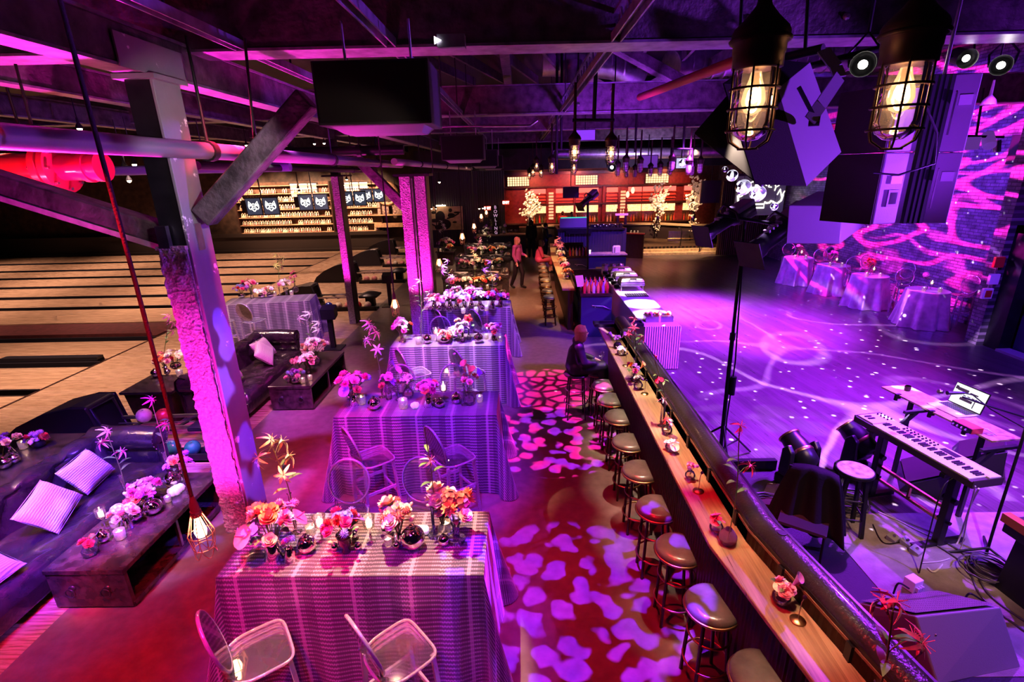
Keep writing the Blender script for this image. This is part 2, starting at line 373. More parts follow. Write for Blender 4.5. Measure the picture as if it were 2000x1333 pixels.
for u in range(1345,1700,22): b=MB(); b.tube(rel(t,py(u,125-(u-1345)*.055,12.5),py(u+3,125-(u-1345)*.055,12.5)),.335,18); obj('duct_rib',b,STEEL,t)
# crumpled foil blanket under roof
b=MB(); b.grid(lambda u,v:(1.5+2.45*u, 14.0+1.6*v, 5.75+.45*v+.12*sin(9*u)*cos(5*v)+.25*(u-.5)**2*4*(1-v)),24,12); tag(obj('insulation_sheet',b,mat('foil insulation',(.45,.42,.48),.4,.5,bump=.5,bs=7)),'sagging silvery insulation sheet tucked above the second crossbeam','insulation')
# unistrut rails running with the aisle
def rail(label,x,y0,y1,z,truss=False):
    t=thing('ceiling_rail',label,'rail',(x,y0,z)); L=y1-y0
    b=MB(); b.box(-.05,.05,0,L,.03,.04); b.box(-.05,-.035,0,L,-.04,.03); b.box(.035,.05,0,L,-.04,.03); obj('channel',b,GREYM,t)
    b=MB(); k=0
    yy=.6
    while yy<L: b.tube([(0,yy,.04),(0,yy,1.3)],.012,6); yy+=2.2
    obj('hanger_rod',b,BLK,t)
    if truss:
        b=MB(); yy=0
        while yy<L-.3: b.bar((0,yy,.04),(0,yy+.15,.2),.012,.02); b.bar((0,yy+.15,.2),(0,yy+.3,.04),.012,.02); yy+=.3
        b.box(-.03,.03,0,L,.2,.23); obj('lattice',b,GREYM,t)
    return t
rail('grey channel rail above the row of hanging black speakers',-1.18,1.5,20,4.98)
rail('grey channel rail at upper left leading to the nearest hanging speaker',-2.6,1.5,9,4.98)
rail('perforated lattice rail running down the middle of the ceiling',.95,1.5,22,4.98,True)
# pipes
def pipe(label,pts,r,m,name='pipe',rings=()):
    t=thing(name,label,'pipe',pts[0]); b=MB(); b.tube(rel(t,*pts),r,12); obj('pipe_run',b,m,t)
    if rings:
        a,c=V(pts[0]),V(pts[-1])
        for k in rings: b=MB(); q=a+(c-a)*k-t.location; d=(c-a).normalized()*.04; b.tube([q-d,q+d],r*1.25,12); b.tube([q,q+V((0,0,.95))],.014,6); obj('pipe_clamp',b,BLK,t)
    return t
pipe('long grey pipe passing in front of the rough masonry post',[(-2.9,1,4.06),(-2.9,13.2,4.02)],.075,mat('grey pipe paint',(.28,.24,.3),.32,.6),rings=[.33,.6,.82])
pipe('thinner dark pipe beside the rough post, just below the long grey pipe',[(-3.75,6.2,3.95),(-3.75,14,3.9)],.05,BLK,rings=[.2,.75])
pipe('blue-lit pipe behind the rough masonry post',[(-9,8.2,3.95),(-3.6,8.4,3.95)],.07,mat('blue grey pipe paint',(.15,.13,.3),.4))
pipe('pipe continuing past the second pillar toward the back',[(-2.55,11.0,4.05),(-1.95,22,3.95)],.07,mat('pale pipe paint',(.4,.33,.38),.4),rings=[.2,.5])
pipe('dark cross pipe beyond the nearest hanging speaker',[(-6.5,10.2,4.25),(-2.2,10.4,4.25)],.09,BLK,rings=[.5,.8])
pipe('long silver duct crossing in front of the bar soffit',[(1.6,22.4,4.45),(9.6,22.4,4.35)],.22,DUCT,'ventilation_duct')
REDP=mat('red sprinkler pipe paint',(.62,.06,.10),.25,coat=.5)
t=thing('sprinkler_main','fat glossy red pipe with bolted flange at the left edge','pipe',(-6.19,6.5,3.97))
for x in (-2,.2): b=MB(); b.tube([(x,0,0),(x,0,2.45)],.015,6); obj('hanger_rod',b,BLK,t)
b=MB(); b.tube([(-3,0,0),(.55,0,0)],.18,20); b.tube([(.55,0,0),(1.08,0,0)],.155,20); obj('pipe_run',b,REDP,t)
b=MB(); b.tube([(.42,0,0),(.5,0,0)],.30,24); b.tube([(.53,0,0),(.6,0,0)],.30,24); obj('flange',b,REDP,t)
b=MB(); b.tube([(.88,0,0),(.95,0,0)],.18,20); b.tube([(1.02,0,0),(1.1,0,0)],.175,20); obj('coupling',b,REDP,t)
b=MB()
for k in range(8): a=2*pi*k/8; b.tube([(.38,.25*cos(a),.25*sin(a)),(.64,.25*cos(a),.25*sin(a))],.02,6)
obj('bolts',b,STEEL,t)
# bundles of cable draped over beam at top left
t=thing('cable_bundle','loose bundle of pink-lit cables draped along the ceiling at upper left','cable',(-1.85,4.35,5.2)); b=MB()
for k in range(6): b.tube([(-.9+.12*i,.02*k+.03*sin(i*1.3+k),.012*k+.03*sin(i*.9+2*k)) for i in range(14)],.007,6)
obj('cables',b,CABLEW,t)
pipe('thin conduit bent along the second crossbeam',[py(850,248,11.2),py(1035,246,11.2),py(1050,235,11.2)],.025,STEEL)
# ---------------------------------------------------------------- posts
def m_rough():
    t=NT('rough rendered masonry'); co=t.coord()
    a=t.n('ShaderNodeTexNoise',i_Scale=30.0,i_Detail=8.0,i_Roughness=.7); t.l(co,a.inputs['Vector']); v=t.n('ShaderNodeTexVoronoi',i_Scale=34.0); t.l(co,v.inputs['Vector'])
    t.l(t.ramp(a.outputs[0],[(.3,(.32,.27,.30)),(.7,(.8,.72,.76))]),t.b.inputs['Base Color']); t.b.inputs['Roughness'].default_value=.8
    t.bump(t.math('ADD',a.outputs[0],v.outputs[0]),.9,.035); return t.m
ROUGH=m_rough()
def m_peel():
    t=NT('peeling grey painted steel'); co=t.coord(); a=t.n('ShaderNodeTexNoise',i_Scale=5.0,i_Detail=9.0,i_Roughness=.65); t.l(co,a.inputs['Vector'])
    t.l(t.ramp(a.outputs[0],[(.0,(.16,.15,.17)),(.62,(.2,.185,.21)),(.655,(.75,.72,.75))]),t.b.inputs['Base Color']); t.b.inputs['Roughness'].default_value=.5; t.bump(a.outputs[0],.3,.01); return t.m
PEEL=m_peel()
t=thing('post','thick post with rough pink-lit masonry front beside the nearest table','post',(-3.22,4.87,0))
b=MB(); b.grid(lambda u,v:(-.14+.26*u+.008*R.uniform(-1,1),-.2+R.uniform(-.02,.012),3.2*v),10,90)
b.box(-.14,.12,-.18,.18,0,3.18); obj('masonry_pier',b,ROUGH,t)
b=MB(); b.box(-.15,.13,-.215,.19,3.18,3.215); obj('pier_cap',b,ROUGH,t)
b=MB(); b.box(.12,.15,-.17,.2,0,4.62); obj('side_plate',b,PEEL,t,bevel=.006)
b=MB(); b.box(-.1,.12,-.16,.18,3.215,4.62); obj('timber_upper',b,BLK,t)
b=MB(); b.box(-.16,.2,-.22,.24,4.61,4.65); b.box(.125,.14,-.5,.35,4.65,4.9); obj('cap_plate',b,PEEL,t)
b=MB(); b.bar(rel(t,(-3.25,4.84,3.25))[0],rel(t,(-5.4,4.84,4.0))[0],.2,.24); obj('brace',b,TIMBER,t,bevel=.015)
b=MB(); b.bar(rel(t,(-3.27,4.76,3.16))[0],rel(t,(-5.42,4.76,3.91))[0],.06,.05); obj('brace_light_strip',b,mat('added light-catching edge',(.5,.42,.45),.5,var=.3),t)  # pale strip added below the brace to show magenta light
b=MB(); b.bar(rel(t,(-3.0,4.9,3.45))[0],rel(t,(-1.85,4.9,4.45))[0],.17,.2); obj('brace',b,TIMBER,t,bevel=.015)
b=MB(); b.box(-.1,.0,-.23,-.18,3.2,3.4); b.box(.15,.16,-.05,.05,3.15,3.4); obj('bracket',b,STEEL,t)
t=thing('post','pair of pink-lit textured pillars with a conduit between, behind the fourth table','post',(-2.33,11.75,0))
for x in (-.28,.05):
    b=MB(); b.grid(lambda u,v:(x+.23*u,-.2+R.uniform(-.012,.008),3.75*v),6,60); b.box(x,x+.23,-.18,.18,0,3.75); obj('pillar',b,ROUGH,t)
b=MB(); b.tube([(0,-.2,0),(0,-.2,3.7)],.02,8); b.tube([(.02,-.25,0),(.02,-.25,1.9)],.008,6); obj('conduit',b,STEEL,t)
b=MB(); b.box(-.4,.4,-.25,.25,3.75,3.8); b.box(.28,.31,-.2,.2,0,3.75); obj('cap_plate',b,BLK,t)
b=MB(); b.bar((-.25,0,3.1),(-1.25,0,4.2),.2,.2); obj('brace',b,TIMBER,t,bevel=.012)
t=thing('post','slim magenta-lit column standing on the lane boards','post',(-4.53,13.2,0))
b=MB(); b.grid(lambda u,v:(-.09+.17*u,-.19+R.uniform(-.01,.006),3.78*v),5,60); b.box(-.09,.08,-.17,.16,0,3.78); obj('pillar',b,ROUGH,t)
b=MB(); b.box(.08,.1,-.18,.17,0,3.78); b.box(-.3,.3,-.25,.25,3.78,3.82); obj('side_plate',b,BLK,t)
b=MB(); b.bar((-.02,0,3.82),(-.02,0,4.65),.2,.2); obj('timber_upper',b,BLK,t)
# ================================================================== DRESSED TABLES
def m_plaid(name, a=(.36,.30,.37), d=(.035,.022,.045), acc=(.42,.35,.38)):
    t=NT(name); uv=t.n('ShaderNodeUVMap',uv_map='UV'); sp=t.n('ShaderNodeSeparateXYZ'); t.l(uv.outputs[0],sp.inputs[0]); u,v=sp.outputs[0],sp.outputs[1]
    nz=t.n('ShaderNodeTexNoise',i_Scale=14.0,i_Detail=3.0); t.l(uv.outputs[0],nz.inputs['Vector'])
    zig=t.math('MULTIPLY',t.math('PINGPONG',u,.012),.55)                       # small chevron in the weft
    vv=t.math('ADD',v,t.math('MULTIPLY',zig,t.math('LESS_THAN',t.math('FRACT',t.math('MULTIPLY',u,3.1)),.45)))
    fr=t.math('FRACT',t.math('MULTIPLY',vv,26.0)); line=t.math('LESS_THAN',fr,.42)
    band=t.ramp(t.math('FRACT',t.math('MULTIPLY',u,1.55)),[(0,(.95,)*3),(.13,(.25,)*3),(.3,(.6,)*3),(.44,(.18,)*3),(.56,(.75,)*3),(.74,(.3,)*3),(.9,(.55,)*3)],'CONSTANT')
    warp=t.math('ADD',.55,t.math('MULTIPLY',t.math('LESS_THAN',t.math('FRACT',t.math('MULTIPLY',u,60.0)),.5),.45))
    k=t.math('MULTIPLY',t.math('MULTIPLY',line,t.math('ADD',band,.25)),warp)
    k=t.math('MULTIPLY',k,t.math('ADD',.6,t.math('MULTIPLY',nz.outputs[0],.8)),True)
    stripe=t.math('LESS_THAN',t.math('FRACT',t.math('MULTIPLY',u,2.35)),.065)
    base=t.mix(k,d,a); under=t.mix(t.math('MULTIPLY',band,.13),base,a)
    c=t.mix(t.math('MULTIPLY',stripe,.55),under,acc)
    t.l(c,t.b.inputs['Base Color']); t.b.inputs['Roughness'].default_value=.45; t.b.inputs['Sheen Weight'].default_value=.3
    t.bump(t.math('ADD',k,stripe),.35,.006); return t.m
PLAID=m_plaid('woven striped cloth')
def cloth_mesh(w,d,h,flare=.11,corner=.24,seed=0,rad=.03,rows=14):
    rr=random.Random(seed); pts=[]; ns=48; hx,hy=w/2,d/2
    # perimeter of the table top: corners carry a fan of extra points
    def side(a,c,n): return [(a[0]+(c[0]-a[0])*i/n, a[1]+(c[1]-a[1])*i/n) for i in range(n)]
    P=[];N=[];K=[]
    cs=[((-hx,-hy),(0,-1)),((hx,-hy),(1,0)),((hx,hy),(0,1)),((-hx,hy),(-1,0))]
    for i,(c0,n0) in enumerate(cs):
        c1,n1=cs[(i+1)%4]; L=abs(c1[0]-c0[0])+abs(c1[1]-c0[1]); n=max(6,int(L/.045))
        for j in range(n+1):
            f=j/n; P.append((c0[0]+(c1[0]-c0[0])*f,c0[1]+(c1[1]-c0[1])*f)); N.append(n0); K.append(0)
        for j in range(1,10):
            f=j/10; a0=atan2(n0[1],n0[0]); a=a0+f*pi/2; P.append(c1); N.append((cos(a),sin(a))); K.append(sin(pi*f))
    n=len(P); ph=[rr.uniform(0,6.28) for _ in range(5)]; fq=[rr.uniform(5,13) for _ in range(3)]
    vs=[];uv=[]
    s=0; S=[0]
    for i in range(1,n): S.append(S[-1]+ (V(P[i])-V(P[i-1])).length + (.05 if K[i] else 0))
    for r in range(rows+1):
        t=r/rows; drop=h*t
        for i in range(n):
            nx,ny=N[i]; e=t**1.2
            fold=(.018*sin(fq[0]*S[i]+ph[0])+.014*sin(fq[1]*1.9*S[i]+ph[1]))*e*(1-.5*K[i])
            out=flare*e*(.35+.3*sin(2.1*S[i]+ph[2])**2)+corner*e*K[i]**.7+fold + .004*(r>0)
            z=h-drop-(.004 if r else 0)
            z=max(z,.006+.004*K[i]) 
            vs.append((P[i][0]+nx*out,P[i][1]+ny*out,z)); uv.append((P[i][0]+nx*drop,P[i][1]+ny*drop))
    fs=[]
    for r in range(rows):
        for i in range(n):
            j=(i+1)%n; fs.append((r*n+i,(r+1)*n+i,(r+1)*n+j,r*n+j))
    b=MB(); b.add(vs,fs,True,uv)
    # top
    nu,nv=14,6
    b.grid(lambda u,v:(-hx+w*u,-hy+d*v,h+.001*sin(9*u)*sin(7*v)),nu,nv,True,lambda u,v:(-hx+w*u,-hy+d*v))
    return b
def banquet(x0,x1,y0,y1,h,label,seed,rz=0):
    c=((x0+x1)/2,(y0+y1)/2,0); w,d=x1-x0,y1-y0
    t=thing('banquet_table','folding table under the '+label.replace('striped woven ','').replace('brown and purple striped ',''),'table',c,rz)
    b=MB(); b.box(-w/2+.02,w/2-.02,-d/2+.02,d/2-.02,h-.035,h-.008); obj('table_top',b,DKWOOD,t)
    for sx in (-1,1):
        for sy in (-1,1): b=MB(); b.tube([(sx*(w/2-.15),sy*(d/2-.1),0),(sx*(w/2-.15),sy*(d/2-.1),h-.035)],.018,8); obj('leg',b,GREYM,t)
    o=obj('tablecloth',cloth_mesh(w,d,h,seed=seed),PLAID); o.location=c; o.rotation_euler=(0,0,rz)
    tag(o,label,'tablecloth','striped tablecloths on the row of tall tables'); return o
banquet(-2.25,-.3,2.9,3.62,1.05,'striped woven tablecloth on the nearest tall table',1)
banquet(-2.27,-.31,5.42,6.12,1.05,'striped woven tablecloth on the second tall table from the camera',2)
banquet(-2.2,-.27,7.95,8.65,1.05,'striped woven tablecloth on the third tall table from the camera',3)
banquet(-2.1,-.22,10.4,11.08,1.05,'striped woven tablecloth on the fourth tall table, nearest the pink pillars',4)
banquet(-7.0,-5.02,11.35,12.1,1.02,'brown and purple striped tablecloth on the table standing on the lane boards',5,.16)
# ---------------------------------------------------------------- clear acrylic bar chairs
def oval(rx,ry,n=28): return [(rx*cos(2*pi*i/n),ry*sin(2*pi*i/n)) for i in range(n)]
SMOKE=clear('smoky acrylic edge',(.80,.77,.84),gl=(1,.95,.98),base=.26,rough=.10,ior=1.5,haze=.22)
def make_chair():
    t=thing('acrylic_bar_chair','','chair')
    # sitter faces +Y, seat at .75
    b=MB(); n=28; poly=[]
    for i in range(n):
        a=2*pi*i/n; x,y=cos(a),sin(a); k=.35 if y>0 else .75
        poly.append((.205*math.copysign(abs(x)**k,x), .2*math.copysign(abs(y)**k,y)))
    b.prism(poly,.725,.75); obj('seat',b,ACRYL,t,bevel=.008,seg=2)
    b=MB(); b.tube([(x*1.01,y*1.01,.738) for x,y in poly],.011,6,closed=True); obj('seat_rim',b,SMOKE,t)
    b=MB(); ang=radians(14)
    b.M=Matrix.Translation((0,-.215,.98))@Matrix.Rotation(ang,4,'X')@Matrix.Rotation(radians(90),4,'X')
    b.prism(oval(.195,.215),-.01,.01); bk=obj('backrest',b,ACRYL,t,bevel=.006)
    b=MB(); b.M=Matrix.Translation((0,-.215,.98))@Matrix.Rotation(ang,4,'X')@Matrix.Rotation(radians(90),4,'X')
    b.tube([(x,y,0) for x,y in oval(.2,.22)],.013,6,closed=True); obj('back_rim',b,SMOKE,t)
    for s in (-1,1): b=MB(); b.tube([(s*.13,-.15,.74),(s*.14,-.19,.79),(s*.12,-.2,.83)],.015,8); obj('back_support',b,ACRYL,t)
    for sx in (-1,1):
        for sy in (-1,1):
            b=MB(); b.bar((sx*.17,sy*.165,.725),(sx*.2,sy*.205,0),.03,.03); obj('leg',b,SMOKE,t)
    for sy in (-1,1): b=MB(); b.bar((-.185,sy*.18,.32),(.185,sy*.18,.32),.02,.03); obj('stretcher',b,SMOKE,t)
    for sx in (-1,1): b=MB(); b.bar((sx*.188,-.19,.4),(sx*.188,.19,.4),.02,.03); obj('stretcher',b,SMOKE,t)
    return t
def chair(x,y,rz,label): return place('chair',make_chair,(x,y,0),rz,label,'clear acrylic bar chairs')
chair(-1.83,2.56,radians(-54),'clear acrylic bar chair turned sideways at the front left of the nearest table')
chair(-.87,2.55,radians(-47),'clear acrylic bar chair with bright lamp glint on its seat, front right of nearest table')
chair(-1.70,3.98,radians(180),'clear acrylic bar chair with pale oval back behind the nearest table, left one')
chair(-1.05,4.0,radians(165),'clear acrylic bar chair with dark oval back behind the nearest table, right one')
chair(-1.72,5.02,radians(-52),'clear acrylic bar chair in front of the second table, left one')
chair(-.80,5.02,radians(-52),'clear acrylic bar chair in front of the second table, right one')
chair(-1.75,6.5,radians(180),'clear acrylic bar chair behind the second table, left one')
chair(-1.0,6.5,radians(175),'clear acrylic bar chair behind the second table, right one')
chair(-1.72,7.58,radians(-55),'clear acrylic bar chair in front of the third table, left one')
chair(-.85,7.58,radians(-50),'clear acrylic bar chair in front of the third table, right one')
chair(-1.55,9.05,radians(180),'clear acrylic bar chair behind the third table')
chair(-1.45,9.92,radians(-60),'clear acrylic bar chair in front of the fourth table, left one')
chair(-.75,9.92,radians(-50),'clear acrylic bar chair in front of the fourth table, right one')
chair(-6.05,10.9,radians(-15),'clear acrylic bar chair at the cloth table on the lane boards, right one')
chair(-6.75,10.85,radians(-20),'clear acrylic bar chair at the cloth table on the lane boards, left one')
# ---------------------------------------------------------------- flowers and table ware
def petal_ring(b,n,r,l,w,up,z,curl=.0,off=0):
    for k in range(n):
        a=2*pi*k/n+off; ca,sa=cos(a),sin(a)
        def f(u,v):
            rr=r+l*v; ww=w*sin(pi*(.12+.82*v))*(u-.5)*2; zz=z+up*v+curl*v*v+.12*w*(1-(2*u-1)**2)*-1
            return (rr*ca-ww*sa, rr*sa+ww*ca, zz)
        b.grid(f,2,4)
BL={}
def bloom_mesh(kind):
    if kind in BL: return BL[kind]
    b=MB()
    if kind=='rose':
        for i,(n,r,l,w,u) in enumerate([(5,.006,.04,.026,.008),(5,.004,.034,.024,.022),(4,.002,.024,.02,.032),(3,.001,.013,.014,.034)]): petal_ring(b,n,r,l,w,u,0,.004,i*.5)
    elif kind=='dahlia':
        for i in range(5): petal_ring(b,11-i,.004,.045-.008*i,.009,.006+.009*i,.002*i,0,i*.3)
        b.ball((0,0,.018),.009,8,5)
    elif kind=='orchid':
        petal_ring(b,3,.004,.045,.016,.006,0,-.01); petal_ring(b,2,.004,.042,.026,.01,.002,-.004,.5); b.ball((0,.004,.012),(.009,.012,.009),8,5)
    elif kind=='lily':
        petal_ring(b,6,.005,.06,.009,.03,0,-.075); 
        for k in range(5): a=k*1.26; b.tube([(0,0,.005),(.03*cos(a),.03*sin(a),.03)],.0015,4)
    elif kind=='thistle':
        b.ball((0,0,.02),.02,9,6)
        for k in range(40):
            a=k*2.4; zz=1-2*(k+.5)/40; q=sqrt(1-zz*zz); d=V((q*cos(a),q*sin(a),zz)); b.tube([V((0,0,.02))+d*.018,V((0,0,.02))+d*.03],[.004,.0008],4)
    elif kind=='hydrangea':
        for k in range(22):
            a=k*2.4; zz=1-1.3*(k+.5)/22; q=sqrt(max(0,1-zz*zz)); d=V((q*cos(a),q*sin(a),zz)); M=b.M
            b.M=Matrix.Translation(d*.04)@frame(d).to_4x4(); petal_ring(b,4,.001,.015,.009,.003,0); b.M=M
        b.ball((0,0,0),.036,10,7)
    elif kind=='anthurium':
        def f(u,v):
            a=2*pi*u; r=v*.04*(1-.25*cos(a)+.25*abs(sin(a))); return (r*sin(a),r*cos(a)*1.15,.012*v*v*(1+cos(a)))
        b.grid(f,20,4); b.tube([(0,0,.004),(0,-.01,.02),(0,-.018,.045)],[.005,.005,.003],6)
    elif kind=='calla':
        def f(u,v):
            a=2*pi*u; r=.006+.028*v**1.6*(1+.35*cos(a)); return (r*cos(a),r*sin(a),.085*v+.02*v*cos(a))
        b.grid(f,14,6); b.tube([(0,0,0),(0,0,.05)],.004,5)
    elif kind=='bud':
        b.ball((0,0,.014),(.012,.012,.018),8,6)
    BL[kind]=b.mesh('bloom_'+kind,PET['white']); return BL[kind]
BM={}
def bloom(kind,colr,parent,loc,rot,s=1):
    key=(kind,colr)
    if key not in BM:
        me=bloom_mesh(kind).copy(); me.materials.clear(); me.materials.append(PET[colr]); BM[key]=me
    o=bpy.data.objects.new({'bud':'flower_bud'}.get(kind,kind+'_bloom'),BM[key]); COL.objects.link(o); o.parent=parent
    o.location=loc; o.rotation_euler=rot; o.scale=(s,s,s); return o
def vase_mb(kind,s=1.0):
    b=MB()
    if kind=='cone': b.lathe([(.001,0),(.062,0),(.064,.004),(.03,.10),(.022,.12),(.018,.12),(.02,.01)],n=20)       # upturned silver cone
    elif kind=='bowl': b.lathe([(.03,0),(.06,.02),(.068,.05),(.05,.085),(.042,.09),(.038,.088)],n=20)
    elif kind=='sphere': b.lathe([(.001,.001),(.02,.001),(.05,.012),(.068,.05),(.066,.075),(.04,.118),(.02,.13),(.024,.14)],n=24)
    elif kind=='cyl': b.lathe([(.001,.002),(.034,.002),(.036,.005),(.036,.12),(.038,.122)],n=20)
    elif kind=='bottle': b.lathe([(.001,.001),(.026,.001),(.03,.006),(.03,.05),(.012,.09),(.010,.13),(.014,.14)],n=16)
    elif kind=='tube': b.lathe([(.001,.001),(.045,.001),(.045,.008),(.012,.022),(.012,.3),(.018,.31)],n=14)
    elif kind=='urn': b.lathe([(.028,0),(.03,.01),(.018,.03),(.045,.08),(.048,.12),(.055,.14),(.046,.135)],n=20)
    elif kind=='goblet': b.lathe([(.036,.001),(.007,.012),(.006,.09),(.012,.10),(.038,.128),(.043,.2)],n=20,caps=False); b.lathe([(.041,.2),(.0445,.2)],n=20,caps=False)
    elif kind=='disc': b.lathe([(.001,.001),(.05,.001),(.05,.012),(.02,.02),(.02,.1),(.026,.11)],n=20)
    return b
VH=dict(cone=.12,bowl=.088,sphere=.138,cyl=.12,bottle=.138,tube=.305,urn=.135,goblet=.2,disc=.108)
VMESH={}
def vase(kind,m,parent):
    key=(kind,m.name)
    if key not in VMESH: VMESH[key]=vase_mb(kind).mesh('vase_'+kind,m)
    o=bpy.data.objects.new('vase',VMESH[key]); COL.objects.link(o); o.parent=parent; return o
def posy(loc,label,vk,vm,items,h=.1,spread=.09,s=1.0,group='flower arrangements on the dressed tables',seed=None,leaves=4,cat='flowers'):
    """items: list of (kind,colour,count)"""
    rr=random.Random(seed if seed is not None else hash(label)%9999 if False else sum(map(ord,label)))
    t=thing('flower_arrangement',label,cat,loc,rr.uniform(0,6),group); t.scale=(s,s,s)
    vase(vk,vm,t); z0=VH[vk]; st=MB(); lf=MB()
    tot=sum(c for _,_,c in items); k=0
    for kind,colr,c in items:
        for _ in range(c):
            a=2.4*k+rr.uniform(-.4,.4); q=sqrt((k+.6)/tot); r=spread*q*rr.uniform(.8,1.15); zz=z0+h*(1.05-.55*q*q)+rr.uniform(-.02,.025)
            p=V((r*cos(a),r*sin(a),zz)); d=V((cos(a)*q*.9,sin(a)*q*.9,1)).normalized()
            e=frame(d).to_euler(); bloom(kind,colr,t,p,(e.x,e.y,e.z),rr.uniform(.85,1.25))
            st.tube([(0.3*r*cos(a)*.3,.3*r*sin(a)*.3,z0*.5),(r*cos(a)*.45,r*sin(a)*.45,z0+h*.35),tuple(p)],.0022,4); k+=1
    obj('stem',st,STEMM,t)
    for i in range(leaves):
        a=rr.uniform(0,6.28); L=rr.uniform(.05,.09); r0=spread*.35
        lf.grid(lambda u,v:((r0+L*v)*cos(a)-(u-.5)*.045*sin(pi*(.05+.9*v))*sin(a),(r0+L*v)*sin(a)+(u-.5)*.045*sin(pi*(.05+.9*v))*cos(a),z0+h*.3+.03*sin(2.5*v)),2,5)
    if leaves: obj('leaf',lf,LEAFM,t)
    return t
def lily(base,tip,label,vm=GLASS,s=1.0,vh=.3,flowers=('lily','lime',4),group='tall flower stems in slim vases',vk='tube'):
    """slim tube vase with one tall branching stem ending at tip"""
    base=V(base); tip=py(*tip,base.y) if len(tip)==2 else V(tip); t=thing('tall_stem_vase',label,'flowers',base,0,group); v=vase(vk,vm,t); v.scale=(1,1,vh/.3 if vk=='tube' else 1)
    z0=vh if vk=='tube' else VH[vk]; e=tip-base; rr=random.Random(sum(map(ord,label))); H=e.z
    def P(f): return V((e.x*f**1.4+.02*sin(4*f),e.y*f**1.4,z0*.3+(H-z0*.3)*f))
    b=MB(); b.tube([P(i/8) for i in range(9)],.004*s,5)
    kind,colr,n=flowers; pts=[]
    for i in range(n):
        f=.62+.38*i/max(1,n-1); p=P(f); a=rr.uniform(0,6.28) if i<n-1 else 0; L=.12*s*(1 if i<n-1 else .0)
        q=p+V((L*cos(a),L*sin(a)*.6,.05*s)); b.tube([p,(p+q)/2+V((0,0,.02)),q],.0025*s,4); d=V((cos(a),sin(a),.5)); E=frame(d).to_euler(); pts.append((q,E))
    obj('stem',b,STEMM,t)
    for q,E in pts: bloom(kind,colr,t,q,(E.x,E.y,E.z),1.1*s)
    lf=MB()
    for i in range(4):
        f=.45+.1*i; p=P(f); a=rr.uniform(0,6.28); L=.11*s
        lf.grid(lambda u,v:(p.x+L*v*cos(a)-(u-.5)*.035*s*sin(pi*(.05+.93*v))*sin(a),p.y+L*v*sin(a)+(u-.5)*.035*s*sin(pi*(.05+.93*v))*cos(a),p.z+.03*sin(2.6*v)),2,5)
    obj('leaf',lf,LEAFM,t); return t
def make_votive():
    t=thing('votive_candle','','candle'); b=MB(); b.lathe([(.028,0),(.033,.004),(.036,.075),(.034,.075),(.03,.01),(.001,.01)],n=18); obj('glass',b,clear('votive glass',(.96,.92,.92),base=.10,rough=.08,haze=.18),t)
    b=MB(); b.lathe([(.029,.012),(.029,.05),(.001,.052)],n=14); obj('wax',b,WAX,t)
    b=MB(); b.ball((0,0,.064),(.006,.006,.013),8,6); obj('flame',b,FLAME,t); return t
def votive(loc,label,s=1,group='votive candles'): return place('votive',make_votive,loc,0,label,group,s*.85)
def make_goblet():
    t=thing('goblet_candle','','candle'); b=vase_mb('goblet'); obj('goblet',b,GLASS,t)
    b=MB(); b.lathe([(.001,.125),(.02,.125),(.02,.17),(.001,.172)],n=14); obj('wax',b,WAX,t)
    b=MB(); b.ball((0,0,.186),(.006,.006,.014),8,6); obj('flame',b,FLAME,t); return t
def goblet(loc,label,s=1): return place('goblet',make_goblet,loc,0,label,'stemmed glass candle holders',s)
def make_orb():
    t=thing('mirror_orb_vase','','vase'); b=MB(); b.ball((0,0,.075),.075,24,16); obj('orb',b,MIRR,t)
    b=MB(); b.lathe([(.02,.146),(.014,.155),(.018,.166),(.012,.165)],n=14); obj('neck',b,MIRR,t); return t
def orb(loc,label,s=1,group='mirrored ball vases'): return place('orb',make_orb,loc,R.uniform(0,6),label,group,s)
def make_block():
    t=MB(); 
    for k in range(5): t.ball((.02*cos(k*1.3),.02*sin(k*1.3),.025),(.028,.024,.03),6,4)
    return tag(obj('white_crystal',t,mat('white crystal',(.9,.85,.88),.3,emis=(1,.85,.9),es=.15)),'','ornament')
def crystal(loc,label,s=1): return place('crystal',make_block,loc,R.uniform(0,6),label,'white crystal lumps',s)
MIX1=[('rose','orange',3),('dahlia','pink',3),('orchid','purple',3),('bud','red',3),('anthurium','magenta',2),('rose','peach',2)]
MIX2=[('hydrangea','blue',2),('dahlia','red',3),('rose','magenta',3),('orchid','purple',2),('thistle','blue',2)]
CREAM=[('rose','cream',5),('thistle','rust',4),('rose','white',2),('bud','tan',3)]
PINKS=[('orchid','pink',5),('rose','pink',4),('dahlia','magenta',3),('hydrangea','purple',1),('bud','white',3)]
WARM=[('rose','peach',4),('rose','orange',3),('orchid','cream',3),('dahlia','red',2)]
WHITEF=[('rose','white',4),('hydrangea','white',2),('orchid','cream',4),('dahlia','pink',2)]
T=1.052
def tz(u,v,z=T): return pz(u,v,z)
# nearest table
posy(tz(538,1085),'silver cone vase of orange and pink flowers, left end of nearest table','cone',MIRR,MIX1+[('thistle','purple',2)],.17,.16,1.35,leaves=8)
posy(tz(569,1092),'small silver cone vase with one blue anemone on nearest table','cone',MIRR,[('thistle','blue',2),('rose','cream',1)],.05,.03,.9,leaves=1)
lily(tz(579,1040),(535,872),'tall glass stem of pale lilies at left of nearest table',flowers=('lily','lime',5),vh=.36,s=1.15)
orb(tz(601,1078),'dark mirrored ball vase right of the silver cone on nearest table',.95)
votive(tz(608,1045),'frosted candle behind the mirrored ball, left side of nearest table',1.3)
goblet(tz(630,1056),'stemmed glass candle at the left back of nearest table',1.15)
posy(tz(677,1078),'green vase of blue and red flowers in the middle of nearest table','urn',mat('dark green glass',(.03,.06,.05),.15,coat=1),MIX2+[('rose','magenta',1),('bud','lime',3)],.13,.13,1.15,leaves=8)
